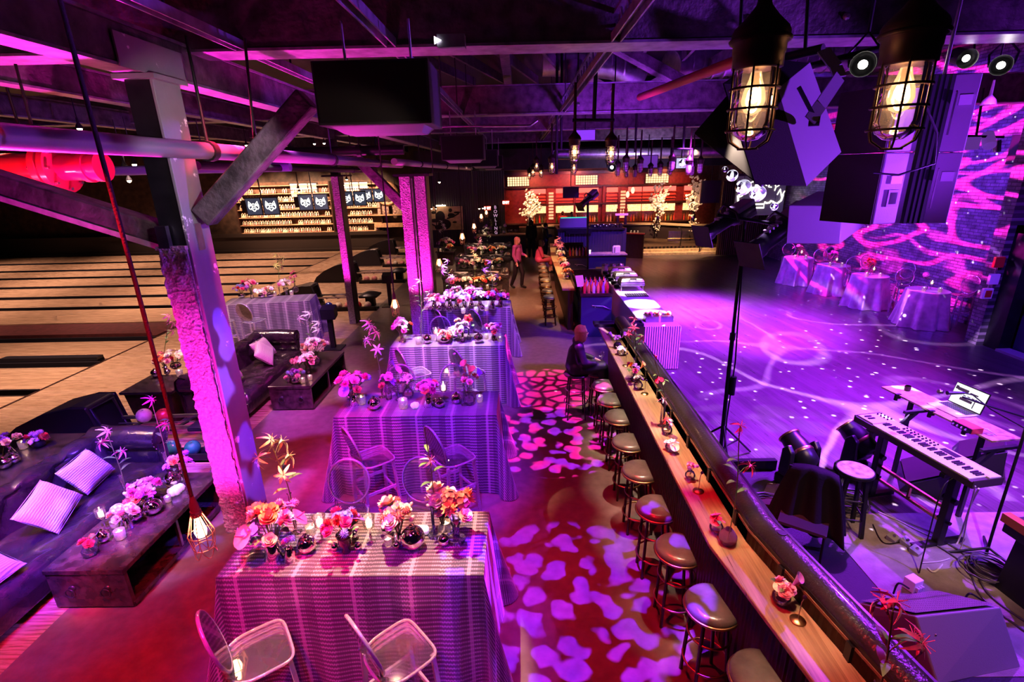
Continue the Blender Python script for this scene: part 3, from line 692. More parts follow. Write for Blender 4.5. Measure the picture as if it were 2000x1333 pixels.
orb(tz(655,1075),'little mirrored ball left of the green vase on nearest table',.42)
orb(tz(700,1074),'little mirrored ball right of the green vase on nearest table',.42)
orb(tz(690,1052),'purple-tinted mirrored ball behind the green vase on nearest table',.6)
goblet(tz(725,1058),'stemmed glass candle right of centre on nearest table',1.15)
orb(tz(757,1044),'dark mirrored ball at the back centre of nearest table',.7)
votive(tz(759,1065),'short glowing candle at the centre of nearest table',1.1)
posy(tz(781,1064),'slim silver bottle of cream roses and brown thistles on nearest table','bottle',MIRR,CREAM+[('bud','cream',3)],.11,.10,1.35)
orb(tz(775,1072),'tiny mirrored ball at the foot of the slim silver bottle on nearest table',.4)
orb(tz(808,1070),'largest mirrored ball, right of centre on nearest table',1.25)
crystal(tz(815,1045),'white crystal lump behind the largest mirrored ball',1.3)
crystal(tz(828,1042),'white crystal lump beside the tall glass stem on nearest table',1.1)
lily(tz(848,1048),(833,835),'tallest glass stem vase on nearest table with one small pink flower',flowers=('lily','pink',1),vh=.36)
posy(tz(866,1045),'clear bottle of cream roses and tan leaves, right end of nearest table','bottle',GLASS,[('rose','cream',5),('bud','tan',4),('rose','peach',2)],.15,.085,1.4)
posy(tz(892,1056),'clear vase of orange and rust flowers at right end of nearest table','disc',GLASS,[('hydrangea','rust',2),('dahlia','orange',3),('rose','peach',3)],.15,.09,1.45)
votive(tz(871,1038),'tall frosted candle among the flowers, right end of nearest table',1.5)
orb(tz(867,1065),'small mirrored ball at the right end of nearest table',.62)
# second table
posy(tz(693,790),'large bouquet of pink orchids and one blue anthurium, left end of second table','cone',MIRR,PINKS+[('anthurium','blue',1),('hydrangea','blue',1),('rose','rust',2)],.2,.17,1.25,leaves=7)
posy(tz(683,780),'low vase of pale yellow flowers leaning left on second table','bottle',MIRR,[('hydrangea','cream',2),('anthurium','purple',2)],.06,.09,1.1)
votive(tz(707,789),'tall frosted candle at left of second table',1.7)
lily(tz(747,776),(722,640),'tall glass stem of white lilies at left of second table',flowers=('lily','white',5),vh=.36,s=1.2)
orb(tz(732,800),'mirrored ball at the front left of second table',1.05)
posy(tz(760,780),'glass of dusky pink flowers behind the mirrored ball on second table','cyl',GLASS,[('rose','pink',4),('orchid','purple',3),('rose','rust',2)],.16,.12,1.1)
posy(tz(779,781),'slim vase with one tall purple calla on second table','tube',GLASS,[('calla','purple',1),('anthurium','pink',1)],.17,.02,1.0,leaves=1)
votive(tz(788,797),'brightest white candle in the middle of second table',1.9)
posy(tz(798,778),'round clear vase with cream orchid spray on second table','sphere',GLASS,[('orchid','cream',6),('bud','lime',3)],.16,.06,1.1)
posy(tz(838,793),'pointed silver vase with bright pink bouquet on second table','cone',MIRR,PINKS+[('rose','orange',2)],.15,.12,1.15)
crystal(tz(811,797),'white crystal lump at the front of second table',1.3)
orb(tz(859,796),'clear-looking mirrored ball right of centre on second table',.8)
orb(tz(848,789),'smaller mirrored ball right of centre on second table',.55)
goblet(tz(868,785),'stemmed glass candle on second table',1.3)
orb(tz(892,788),'mirrored ball by the tall orange flowers on second table',.9)
posy(tz(917,790),'clear round vase of tall orange roses and callas, right end of second table','sphere',GLASS,[('calla','orange',3),('rose','peach',4),('calla','purple',1)],.22,.09,1.15,leaves=3)
votive(tz(937,785),'pinkish candle at right end of second table',1.4)
lily(tz(908,791),(888,700),'thin glass stem with a pink bud on second table',flowers=('bud','pink',2),vh=.34)
# third table
posy(tz(786,668),'pair-legged clear vase of white and pink flowers at left of third table','disc',GLASS,WHITEF+[('rose','orange',1),('dahlia','magenta',2)],.2,.13,1.2)
votive(tz(818,672),'white glowing candle at left of third table',1.8)
orb(tz(835,671),'mirrored ball left of centre on third table',1.0)
goblet(tz(853,668),'stemmed glass candle on third table',1.25)
posy(tz(869,670),'low bowl of orange roses in the middle of third table','bowl',MIRR,WARM,.07,.11,1.15)
posy(tz(886,664),'low bowl of cream flowers in the middle of third table','bowl',MIRR,[('hydrangea','cream',3),('rose','white',3)],.07,.08,1.1)
posy(tz(904,668),'bouquet of peach and white flowers right of centre on third table','bottle',GLASS,WHITEF,.13,.09,1.2)
posy(tz(916,664),'tall red and orange flowers with dark leaf on third table','bottle',GLASS,[('dahlia','orange',2),('dahlia','red',2),('rose','white',1)],.2,.06,1.2,leaves=5)
posy(tz(895,660),'single pale rose standing tall on third table','tube',GLASS,[('rose','cream',2)],.06,.03,.9,leaves=1)
orb(tz(935,670),'mirrored ball right of centre on third table',1.1)
votive(tz(950,662),'tall candle with visible flame on third table',1.4)
posy(tz(965,668),'pointed silver vase of pink and red flowers, right end of third table','cone',MIRR,PINKS+[('dahlia','red',2)],.12,.1,1.2)
votive(tz(977,667),'round glowing candle at right end of third table',1.3)
lily(tz(823,664),(822,556),'tall stem with pink blossoms at left of third table',flowers=('lily','pink',4),vh=.4,s=1.2)
# fourth table
F4=[((849,604),'low bouquet of orange and rust flowers, left end of fourth table',WARM,.09),((866,606),'silver vase of pink blossoms second from left on fourth table',PINKS,.12),((880,603),'white hydrangea vase left of centre on fourth table',WHITEF,.17),((893,604),'tall mixed cream bouquet in the middle of fourth table',CREAM+WHITEF,.22),((908,607),'white flowers with red roses at the front of fourth table',WHITEF+[('dahlia','red',3)],.13),((921,602),'tall pink bouquet right of centre on fourth table',PINKS,.24),((938,603),'dense white and lilac bouquet on fourth table',WHITEF+[('hydrangea','purple',2)],.18),((962,603),'blue and purple bouquet at right of fourth table',MIX2,.17),((978,600),'small pink flowers at the right end of fourth table',PINKS,.09)]
for (u,v),l,mx,h in F4: posy(tz(u,v),l,'cone',MIRR,mx,h,.13,1.25)
for (u,v),l in (((905,612),'bright candle at the front of fourth table'),((930,610),'candle right of centre on fourth table'),((950,607),'candle near the right end of fourth table')): votive(tz(u,v),l,1.6)
for (u,v),l in (((879,611),'mirrored ball at front left of fourth table'),((858,609),'small mirrored ball at left of fourth table'),((942,608),'mirrored ball at right of fourth table')): orb(tz(u,v),l,.9)
lily(tz(877,604),(875,515),'tall stem with dusky blossoms at left of fourth table',flowers=('lily','pink',4),vh=.4,s=1.2)
lily(tz(962,600),(958,518),'tall stem with purple blossoms at right of fourth table',flowers=('lily','purple',3),vh=.4,s=1.2)
# table on the lane boards
Z5=1.025
posy(pz(473,582,Z5),'purple spiky bouquet at left of the table on the lane boards','bowl',MIRR,MIX2,.14,.13,1.25)
posy(pz(493,583,Z5),'pink orchid bouquet on the table on the lane boards','bottle',GLASS,PINKS,.2,.12,1.3)
posy(pz(512,582,Z5),'low white bouquet on the table on the lane boards','bowl',MIRR,WHITEF,.06,.12,1.2)
posy(pz(528,580,Z5),'cream bouquet in the middle of the table on the lane boards','bowl',MIRR,CREAM,.1,.12,1.2)
posy(pz(560,576,Z5),'white blossoms at right of the table on the lane boards','urn',GLASS,WHITEF,.14,.13,1.2)
posy(pz(578,571,Z5),'clear vase with tall pink rose at right end of the table on the lane boards','sphere',GLASS,[('rose','pink',3),('dahlia','pink',2)],.28,.05,1.2)
votive(pz(537,578,Z5),'candle left of centre on the table on the lane boards',1.6); votive(pz(570,576,Z5),'candle at right of the table on the lane boards',1.6)
lily(pz(547,576,Z5),(542,505),'tall stem of pale green lilies on the table on the lane boards',flowers=('lily','lime',5),vh=.35,s=1.4)
# ================================================================== LOUNGE AND BOWLING SIDE
LEATH=mat('dark tufted leather',(.034,.024,.03),.22,coat=.9,bump=.35,bs=18,var=.3)
def m_pillow():
    t=NT('pale quilted satin'); co=t.coord(); w=t.n('ShaderNodeTexWave',i_Scale=14.0,i_Distortion=2.5,wave_type='BANDS',bands_direction='Z'); t.l(co,w.inputs['Vector'])
    t.l(t.ramp(w.outputs[0],[(.2,(.42,.36,.38)),(.8,(.58,.52,.54))]),t.b.inputs['Base Color']); t.b.inputs['Roughness'].default_value=.4; t.b.inputs['Sheen Weight'].default_value=.4; t.bump(w.outputs[0],.5,.01); return t.m
PILL=m_pillow(); STUD=mat('brass studs',(.7,.55,.4),.25,1)
def tuft(u,v,nu,nv): # dimpled quilting
    a=abs(sin(pi*(u*nu+v*nv)))*abs(sin(pi*(u*nu-v*nv))); return a**.5
def sofa(loc,L,label,D=1.05,rz=0,left_arm=True):
    """faces +X, runs along Y from 0 to L, back at x=-D"""
    t=thing('chesterfield_sofa',label,'sofa',loc,rz)
    b=MB(); b.box(-D+.08,-.02,.12,L-.12,.1,.26); obj('base',b,LEATH,t,bevel=.02)
    b=MB()
    def seat(u,v):
        q=tuft(u,v,1.5,5); e=min(1,8*min(u,1-u))*min(1,20*min(v,1-v)); return (-D+.25+(D-.25)*u,.18+(L-.36)*v,.26+.16*e**.4+.045*(q-.6)*e)
    b.grid(seat,24,60); obj('seat_cushion',b,LEATH,t)
    b=MB()
    def back(u,v): # u around profile: front bottom -> roll -> back bottom
        prof=[(-D+.30,.36),(-D+.24,.55),(-D+.23,.68),(-D+.19,.76),(-D+.09,.79),(-D+.0,.74),(-D-.02,.64),(-D+.04,.5),(-D+.05,.1)]
        f=u*(len(prof)-1); i=min(int(f),len(prof)-2); g=f-i; x=prof[i][0]*(1-g)+prof[i+1][0]*g; z=prof[i][1]*(1-g)+prof[i+1][1]*g
        q=tuft(u*.6,v,2.2,L*1.7) if u<.8 else .5; k=.085*(q-.55); return (x+(k if u<.35 else 0),.0+L*v,z+(k*.8 if u>=.3 else 0))
    b.grid(back,40,int(L*34)); b.add([],[]); obj('back',b,LEATH,t)
    for s in ((0,1) if left_arm else (1,)):
        y0=L-.24 if s else 0; b=MB()
        b.box(-D+.05,-.17,y0+.05,y0+.19,.1,.62)
        b.tube([(-D+.05,y0+.12,.66),(-.5,y0+.12,.665),(-.15,y0+.12,.65)],[.155,.16,.15],20)
        arm=obj('arm',b,LEATH,t)
        b=MB(); b.tube([(-.155,y0+.12,.65),(-.14,y0+.12,.65)],[.135,.07],20); b.box(-.175,-.14,y0+.05,y0+.19,.1,.6); obj('arm_scroll',b,LEATH,arm)
        b=MB()
        for k in range(16): a=2*pi*k/16; b.ball((-.15,y0+.12+.142*cos(a),.65+.142*sin(a)),.008,6,4)
        obj('studs',b,STUD,arm)
    b=MB(); b.box(-.06,-.0,.12,L-.12,.1,.27); obj('front_rail',b,LEATH,t,bevel=.015)
    for x in (-D+.12,-.08):
        for y in (.1,L-.1): b=MB(); b.lathe([(.02,0),(.035,.05),(.03,.1)],(x,y,0),10); obj('foot',b,DKWOOD,t)
    return t
sofa((-4.52,2.4,0),3.42,'near black tufted leather sofa facing the nearer low table')
sofa((-4.5,7.35,0),2.65,'far black tufted leather sofa behind the rough masonry post')
def cushion(loc,rot,label,sx=.25,sz=.2):
    t=thing('scatter_cushion',label,'cushion',loc,0,'pale quilted cushions on the near and far sofas',rot)
    b=MB()
    for s in (-1,1):
        b.grid(lambda u,v:((2*u-1)*sx*(1-.08*(1-(2*v-1)**2)),s*.085*(max(0,(1-(2*u-1)**4)*(1-(2*v-1)**4)))**.5,(2*v-1)*sz*(1-.1*(1-(2*u-1)**2))),16,14)
    obj('cover',b,PILL,t); b=MB()
    b.tube([(x*sx*.97,0,z*sz*.97) for x,z in ((-1,-1),(1,-1),(1,1),(-1,1))],.004,5,closed=True); obj('piping',b,PILL,t); return t
tl=radians(-22)
cushion((-5.06,5.0,.62),(radians(38),0,radians(-80)),'pale quilted cushion against the back of the near sofa, farther one',.27,.2)
cushion((-4.92,4.35,.62),(radians(46),radians(8),radians(-72)),'pale quilted cushion in the middle of the near sofa, leaning in front of another',.29,.21)
cushion((-4.80,3.45,.55),(radians(66),radians(4),radians(-100)),'pale quilted cushion lying flat toward the camera end of the near sofa',.27,.2)
cushion((-5.02,9.2,.64),(radians(34),0,radians(-95)),'pale cushion at the far arm of the far sofa, back one',.24,.2)
cushion((-4.88,8.95,.64),(radians(44),radians(18),radians(-70)),'pale cushion at the far arm of the far sofa, tilted front one',.24,.2)
cushion((-5.05,8.0,.64),(radians(34),0,radians(-90)),'tan cushion partly hidden by the masonry post on the far sofa',.22,.2)
DTOP=mat('worn dark table top',(.05,.036,.036),.25,coat=.4,var=.6,vs=10)
def coffee(loc,w,L,label,h=.45):
    t=thing('low_table',label,'coffee table',loc)
    b=MB(); b.box(-w/2,w/2,0,L,h-.05,h); obj('table_top',b,DTOP,t,bevel=.006)
    b=MB(); b.box(-w/2+.01,w/2-.01,.01,.05,.02,h-.05); obj('end_panel',b,DTOP,t)
    b=MB(); b.box(-w/2+.01,w/2-.01,L-.05,L-.01,.02,h-.05); obj('end_panel',b,DTOP,t)
    b=MB(); b.box(-w/2+.01,-w/2+.04,.05,L-.05,.02,h-.05); obj('side_panel',b,DTOP,t)
    b=MB(); b.box(-w/2+.02,w/2-.02,.04,L-.04,.02,.06); b.box(w/2-.04,w/2-.0,.02,L-.02,.02,.07); obj('bottom_shelf',b,DTOP,t)
    b=MB(); b.box(w/2-.05,w/2-.02,L*.48,L*.5,.06,h-.05); obj('upright',b,STEEL,t)
    for x in (-.16,.17):
        b=MB(); b.lathe([(.035,0),(.03,.012),(.012,.016)],(x,.01,h*.52),14,(0,-1,0)); b.tube([(x+.045*sin(2*pi*k/14),-.02,h*.5-.02+.045*cos(2*pi*k/14)) for k in range(14)],.006,6,closed=True); obj('ring_pull',b,BLK2,t)
    return t
coffee((-4.03,3.63,0),.75,1.58,'nearer long dark low table with open side and ring pulls')
coffee((-3.93,7.77,0),.73,1.75,'farther long dark low table with open side and ring pulls')
def end_table(loc,w,d,h,label,rz=0):
    t=thing('end_table',label,'side table',loc,rz); b=MB(); b.box(-w/2,w/2,-d/2,d/2,h-.04,h); obj('table_top',b,DTOP,t,bevel=.005)
    b=MB(); b.hexa([(-w*.38,-d*.38,0),(w*.38,-d*.38,0),(w*.38,d*.38,0),(-w*.38,d*.38,0),(-w*.45,-d*.45,h-.04),(w*.45,-d*.45,h-.04),(w*.45,d*.45,h-.04),(-w*.45,d*.45,h-.04)]); obj('cabinet_body',b,DKWOOD,t); return t
end_table((-6.0,7.65,0),.85,.75,.6,'dark end table behind the masonry post holding white flowers')
end_table((-6.1,5.3,0),.8,1.4,.58,'dark end table behind the near sofa at the left edge')
K=.453
# near low table ware
posy(pz(178,1085,K),'clear low vase with coral pink flowers at the near end of the nearer low table','sphere',GLASS,[('rose','red',2),('dahlia','orange',1)],.03,.07,.95,leaves=1)
orb(pz(205,1058,K),'mirrored ball next to the coral flowers on the nearer low table',.85)
votive(pz(237,1052,K),'bright pink glass candle on the nearer low table',1.6)
goblet(pz(206,1032,K),'tall cylinder candle at the back of the nearer low table',1.15)
votive(pz(225,1030,K),'candle between the mirrored balls on the nearer low table',1.2)
posy(pz(250,1030,K),'silver cone vase of white and coral flowers on the nearer low table','cone',MIRR,[('hydrangea','white',3),('thistle','rust',2),('rose','peach',2),('rose','cream',2)],.08,.12,1.1,leaves=4)
orb(pz(268,1017,K),'round clear-dark ball in the middle of the nearer low table',.9)
orb(pz(302,1003,K),'large flattened mirrored ball in the middle of the nearer low table',1.15)
posy(pz(287,985,K),'pink and purple orchid bouquet on the nearer low table','bowl',MIRR,PINKS+[('rose','orange',2),('orchid','purple',3)],.12,.14,1.2,leaves=6)
posy(pz(272,988,K),'yellow chrysanthemum vase on the nearer low table','bowl',MIRR,[('dahlia','peach',3),('hydrangea','cream',1)],.07,.07,1.1)
orb(pz(340,950,K),'dark mirrored ball at the far end of the nearer low table',1.2)
crystal(pz(342,966,K),'white crystal lump at the far end of the nearer low table',1.6); crystal(pz(350,960,K),'second white crystal lump at the far end of the nearer low table',1.5)
votive(pz(329,980,K),'white candle beside the crystal lumps on the nearer low table',1.1)
posy(pz(358,940,K),'pink, orange and purple bouquet at the far end of the nearer low table','cone',MIRR,[('rose','pink',3),('rose','orange',3),('thistle','purple',4),('orchid','purple',2)],.16,.11,1.15)
lily(pz(253,990,K),(214,852),'slim glass tube with one white and pink lily stem on the nearer low table',flowers=('lily','pink',3),vh=.38,s=1.1)
lily(pz(335,945,K),(300,790),'slim tube with a magenta starry flower at the far end of the nearer low table',flowers=('lily','magenta',2),vh=.4,s=1.1)
# far low table ware
posy(pz(580,748,K),'low purple glass vases of small blue flowers on the farther low table','bowl',MIRR,[('rose','purple',3),('thistle','blue',3),('rose','pink',3)],.07,.13,1.2)
posy(pz(603,728,K),'pink and cream bouquet in the middle of the farther low table','cyl',GLASS,WHITEF+PINKS[:2],.13,.15,1.25)
posy(pz(618,712,K),'big cream bouquet at the back of the farther low table','sphere',GLASS,WHITEF+CREAM,.2,.16,1.35)
posy(pz(585,730,K),'pink roses at the left of the farther low table','bottle',GLASS,[('rose','pink',4),('rose','peach',2)],.1,.1,1.1)
orb(pz(565,746,K),'purple mirrored ball at the near end of the farther low table',.9); votive(pz(592,748,K),'candle at the near end of the farther low table',1.4); votive(pz(606,742,K),'second candle on the farther low table',1.3)
lily(pz(606,708,K),(606,620),'tall white lily stem on the farther low table',flowers=('lily','white',6),vh=.3,s=1.4)
# end table ware
posy(pz(345,722,.603),'white flower mass on the dark end table behind the masonry post','bowl',MIRR,WHITEF+[('hydrangea','cream',2)],.13,.2,1.4)
posy(pz(325,728,.603),'peach and white flowers at the left of the dark end table behind the post','bottle',MIRR,WARM,.1,.1,1.2)
orb(pz(305,737,.603),'purple mirrored ball on the dark end table behind the post',.95); orb(pz(328,732,.603),'small blue mirrored bottle shape on the dark end table behind the post',.7); votive(pz(352,735,.603),'bright candle on the dark end table behind the post',1.8)
lily(pz(322,718,.603),(332,625),'tall pink-flowered stem on the dark end table behind the post',flowers=('lily','pink',3),s=1.3)
posy(pz(20,890,.583),'purple and peach flowers at the far left edge end table','cone',MIRR,[('rose','purple',3),('rose','peach',4),('hydrangea','rust',1)],.09,.13,1.15)
posy(pz(78,873,.583),'dark bowl of purple and red flowers on the left edge end table','bowl',BLK2,[('thistle','purple',5),('dahlia','red',3),('orchid','purple',3)],.05,.1,1.15)
votive(pz(47,876,.583),'lit cream candle on the left edge end table',1.6); orb(pz(30,905,.583),'mirrored ball on the left edge end table',.8); orb(pz(12,915,.583),'second mirrored ball on the left edge end table',.9)
# ---------------------------------------------------------------- ball returns
BALLC=dict(green=(.03,.22,.12),gold=(.45,.33,.15),blue=(.04,.05,.35),pink=(.7,.3,.3),cream=(.65,.55,.42),red=(.5,.05,.06),black=(.03,.03,.04))
def ball_return(loc,label,s=1.0,rz=0):
    t=thing('ball_return',label,'ball return',loc,rz); t.scale=(s,s,s)
    # hump: side profile in x,z extruded along y
    b=MB(); prof=[(-1.4,0),(-1.25,.2),(-.95,.42),(-.55,.6),(-.1,.71),(.14,.71),(.32,0)]
    vs=[];n=len(prof)
    for y,k in ((-.3,.9),(-.24,1),(.24,1),(.3,.9)): vs+=[(x*(1 if k==1 else .97),y,z*k if k==1 else z*.95) for x,z in prof]
    fs=[]
    for r in range(3):
        for i in range(n-1): fs.append((r*n+i,r*n+i+1,(r+1)*n+i+1,(r+1)*n+i))
    fs+=[tuple(range(n)),tuple(range(4*n-1,3*n-1,-1))]; b.add(vs,fs); obj('hood',b,BLK2,t,bevel=.03,seg=3)
    b=MB(); c=[(.15,-.2,.65),(.15,.2,.65),(.29,.2,.1),(.29,-.2,.1)]; b.quad(*[(x+.012,y,z) for x,y,z in c]); obj('mouth',b,mat('hood opening',(.004,.004,.006),.8),t)
    b=MB(); b.tube([(x+.02,y,z) for x,y,z in c],.025,8,closed=True); obj('mouth_rim',b,BLK2,t)
    b=MB()
    for y in (-.19,.19): b.bar((.2,y,.32),(1.7,y,.34),.035,.05)
    for y in (-.08,.08): b.tube([(.2,y,.27),(1.7,y,.29)],.012,6)
    obj('rails',b,STEEL,t)
    b=MB()
    for x in (.55,.9,1.25): b.bar((x,-.2,.29),(x+.12,.2,.29),.05,.02)
    obj('cross_bars',b,BLK,t)
    b=MB(); b.grid(lambda u,v:(1.55+.55*u,-.28+.56*v,.36+.10*sin(pi*u)*sin(pi*v)**.5),12,10); b.box(1.55,2.1,-.28,.28,.30,.36); obj('end_cap',b,BLK2,t,bevel=.02)
    b=MB(); b.box(.45,2.15,-.42,-.3,.0,.06); b.box(.45,2.15,-.62,-.58,.0,.12); b.box(.45,2.15,-.62,-.3,0,.03); obj('lower_tray',b,BLK,t)
    b=MB(); b.box(1.7,1.95,-.12,.12,0,.3); obj('pedestal',b,BLK,t); return t
def ball(p,c,label): 
    t=thing('bowling_ball',label,'bowling ball',p); b=MB(); b.ball((0,0,0),.108,20,14); obj('ball',b,mat('ball '+c,BALLC[c],.12,coat=.6,var=.35,vs=9),t)
    b=MB()
    for a in (0,.9,2.2): b.lathe([(.012,0),(.012,.003)],(.02*cos(a*3),.02*sin(a*3)-.03,.1),8)
    obj('finger_holes',b,BLK,t); return t
ret=[((-6.45,6.78,0),'nearest black ball return behind the near sofa'),((-6.4,14.95,0),'black ball return beyond the table on the lane boards'),((-6.4,18.9,0),'black ball return, third from the near side'),((-6.4,22.3,0),'black ball return, fourth from the near side'),((-6.5,25.6,0),'farthest black ball return near the shoe racks')]
for l,n in ret: ball_return(l,n)
nn=['nearest','second','third','fourth']
for i,(l,_) in enumerate(ret[:4]):
    cs=[['gold','green','green','black'],['blue','cream','pink','red','cream'],['pink','pink','cream','gold'],['pink','cream','pink']][i]; seen={}
    for k,c in enumerate(cs):
        pos=['','second ','third '][seen.get(c,0)]; seen[c]=seen.get(c,0)+1
        ball((l[0]+(1.12 if i==0 else .7)+.29*k,l[1]-.45,.138),c,'%s%s bowling ball in the tray of the %s ball return'%(pos,c,nn[i]))
for k,c in enumerate(('cream','red')): ball((-6.45+.75+.3*k,6.78,.44),c,'%s bowling ball on the rails of the nearest ball return'%c)
# score pedestal
for i,(x,y,l) in enumerate(((-3.95,14.85,'black score pedestal on the boards near the second ball return'),(-4.35,11.0,'black score pedestal near the cloth table on the boards'))):
    t=thing('score_pedestal',l,'pedestal',(x,y,0)); b=MB(); b.box(-.22,.22,-.2,.2,0,.03); obj('base',b,BLK,t); b=MB(); b.box(-.05,.05,-.05,.05,.03,.75); obj('column',b,BLK,t); b=MB(); b.hexa([(-.16,-.1,.72),(.16,-.1,.72),(.16,.1,.78),(-.16,.1,.78),(-.16,-.1,.95),(.16,-.1,.95),(.16,.1,1.02),(-.16,.1,1.02)]); obj('console',b,BLK2,t)
# ---------------------------------------------------------------- scoring screens with the mask emblem
def emblem(s):
    b=MB(); W=.02*s/.3
    out=[(-.30,.38),(-.36,.05),(-.34,-.12),(-.27,-.2),(-.2,-.17),(-.13,-.25),(-.08,-.22),(-.06,-.33),(.06,-.33),(.08,-.22),(.13,-.25),(.2,-.17),(.27,-.2),(.34,-.12),(.36,.05),(.30,.38),(.13,.16),(.0,.2),(-.13,.16)]
    b.tube([(x*s,0,y*s) for x,y in out],.030*s,6,closed=True)
    for m in (-1,1):
        b.prism([],0,0) if False else None
        b.tube([(m*.31*s,0,.03*s),(m*.2*s,0,.1*s),(m*.06*s,0,.03*s)],.045*s,6); b.tube([(m*.26*s,0,.2*s),(m*.22*s,0,.1*s)],.03*s,6)
        b.tube([(m*.2*s,0,-.1*s),(m*.12*s,0,-.14*s)],.035*s,6)
    b.tube([(-.1*s,0,.0),(0,0,.05*s),(.1*s,0,.0),(.06*s,0,-.12*s),(-.06*s,0,-.12*s)],.03*s,6,closed=True)
    b.tube([(0,0,.24*s),(0,0,.15*s)],.03*s,6); return b
SCR=mat('dark blue screen',(.05,.06,.09),.3,emis=(.07,.09,.14),es=.5); GLOWW=emi('screen emblem light',(1,.93,.78),3.2)
def tv_pair(c,label,rz,w=.53,h=.62):
    t=thing('scoring_screens',label,'screen',c,0,'hanging pairs of scoring screens',(radians(6),0,rz))
    for s in (-1,1):
        b=MB(); b.cbox((s*w*.53,0,0),w,.07,h); fr=obj('screen_frame',b,BLK2,t)
        b=MB(); b.cbox((s*w*.53,-.037,0),w*.9,.006,h*.88); obj('screen',b,SCR,fr)
        o=obj('emblem',emblem(.46),GLOWW,fr); o.location=(s*w*.53,-.045,.0); o.scale=(1,.25,1)
    b=MB(); b.cbox((-w*1.15,.12,.0),w*.35,.25,h*.6); b.tube([(0,.05,.3),(0,.05,1.3)],.02,6); obj('mount',b,BLK,t); return t
for (u,v),Y,l in (((513,403),18,'pair of scoring screens showing a mask emblem, left of the brace'),((612,395),20,'pair of scoring screens showing a mask emblem, second from left'),((690,388),22.5,'pair of scoring screens half hidden by the slim magenta column'),((728,382),24.5,'pair of scoring screens showing a mask emblem, rightmost')):
    tv_pair(py(u,v,Y),l,radians(8))
# ---------------------------------------------------------------- shoe racks
RACK=mat('warm pine rack',(.42,.26,.15),.5,var=.3)
def rack(x0,x1,label,rows=6):
    t=thing('shoe_rack',label,'shelving',((x0+x1)/2,27.55,.95)); w=(x1-x0)/2
    b=MB(); b.box(-w,w,.1,.14,0,2.6); obj('back_panel',b,mat('dark rack back',(.10,.05,.03),.6,var=.4),t)
    for k in range(rows+1): b=MB(); b.box(-w,w,-.2,.1,.0+.40*k,.03+.40*k); obj('shelf',b,RACK,t)
    b=MB(); b.box(-w-.06,-w,-.22,.14,-.0,2.6); obj('upright',b,DKWOOD,t); b=MB(); b.box(w,w+.06,-.22,.14,0,2.6); obj('upright',b,DKWOOD,t); return t
rack(-14.9,-9.9,'left lit rack of bowling shoes on the back wall'); rack(-9.6,-7.3,'right lit rack of bowling shoes on the back wall')
SH=[mat('shoe tan',(.30,.17,.10),.5),mat('shoe cream',(.6,.45,.33),.5),mat('shoe brown',(.10,.045,.03),.5),mat('shoe red',(.20,.05,.045),.5)]
SHM=[]
def shoe_mesh(m):
    b=MB()
    b.m=0
    for dx in (-.065,.065):
        # heel outward: upright tongue loop above a rounded heel
        b.m=1; b.tube([(dx-.045,-.08,.02),(dx-.045,-.04,.16),(dx,-.0,.25),(dx+.045,-.04,.16),(dx+.045,-.08,.02)],[.013,.014,.013,.014,.013],6); b.m=0
        b.box(dx-.05,dx+.05,-.12,.1,0,.025); b.ball((dx,0,.06),(.045,.11,.055),8,6)
    return b.mesh('shoes',[m,mat('pale shoe trim',(.78,.6,.45),.5)])
SHM=[shoe_mesh(m) for m in SH]
rn=['bottom','second from bottom','third from bottom','fourth from bottom','fifth from bottom','top']
for nme,x0,x1,st in (('left',-14.75,-10.0,.30),('right',-9.5,-7.4,.30)):
    for k in range(6):
        x=x0+.08
        while x<x1:
            if R.random()<.93 and not (k>=5 and R.random()<.25):
                o=bpy.data.objects.new('bowling_shoes',R.choice(SHM)); COL.objects.link(o); o.location=(x,27.5,.983+.40*k)
                tag(o,'pair of bowling shoes heel out on the %s shelf of the %s rack'%(rn[k],nme),'shoes','shoes on the %s shelf of the %s rack'%(rn[k],nme))
            x+=st
# lit window panes behind upper shelves
for (x,l) in ((-11.3,'window_1'),(-8.6,'window_2')):
    b=MB(); b.box(x-.75,x+.75,27.60,27.66,2.75,3.5); w=struct(l,b,BLK)
    for i in range(3):
        for j in range(2): b=MB(); b.box(x-.7+.48*i,x-.28+.48*i,27.58,27.61,2.8+.35*j,3.1+.35*j); obj('pane',b,mat('warm lit pane',(.8,.5,.4),.4,emis=(1,.55,.4),es=1.2),w)
# round wooden arch ornament and shelf between racks and pillars
t=thing('arched_wall_ornament','pale wooden ring ornament on the back wall right of the shoe racks','ornament',py(755,378,27.4)); b=MB(); b.tube([(.55*cos(a*.1),0,.55*sin(a*.1)) for a in range(0,63,3)],.09,8,closed=True); obj('ring',b,RACK,t)
t=thing('wall_shelf_unit','small lit shelf unit with framed posters between the racks and pink pillars','shelving',py(765,440,27.3)); b=MB(); b.box(-.9,.9,-.1,.2,-.1,.1); b.box(-.9,.9,-.1,.2,.5,.56); obj('shelf',b,RACK,t); b=MB(); b.box(-.7,-.1,.1,.14,.56,1.2); b.box(.1,.6,.1,.14,.56,1.1); obj('framed_poster',b,mat('dim poster',(.3,.2,.17),.6,var=.8,vs=12),t)
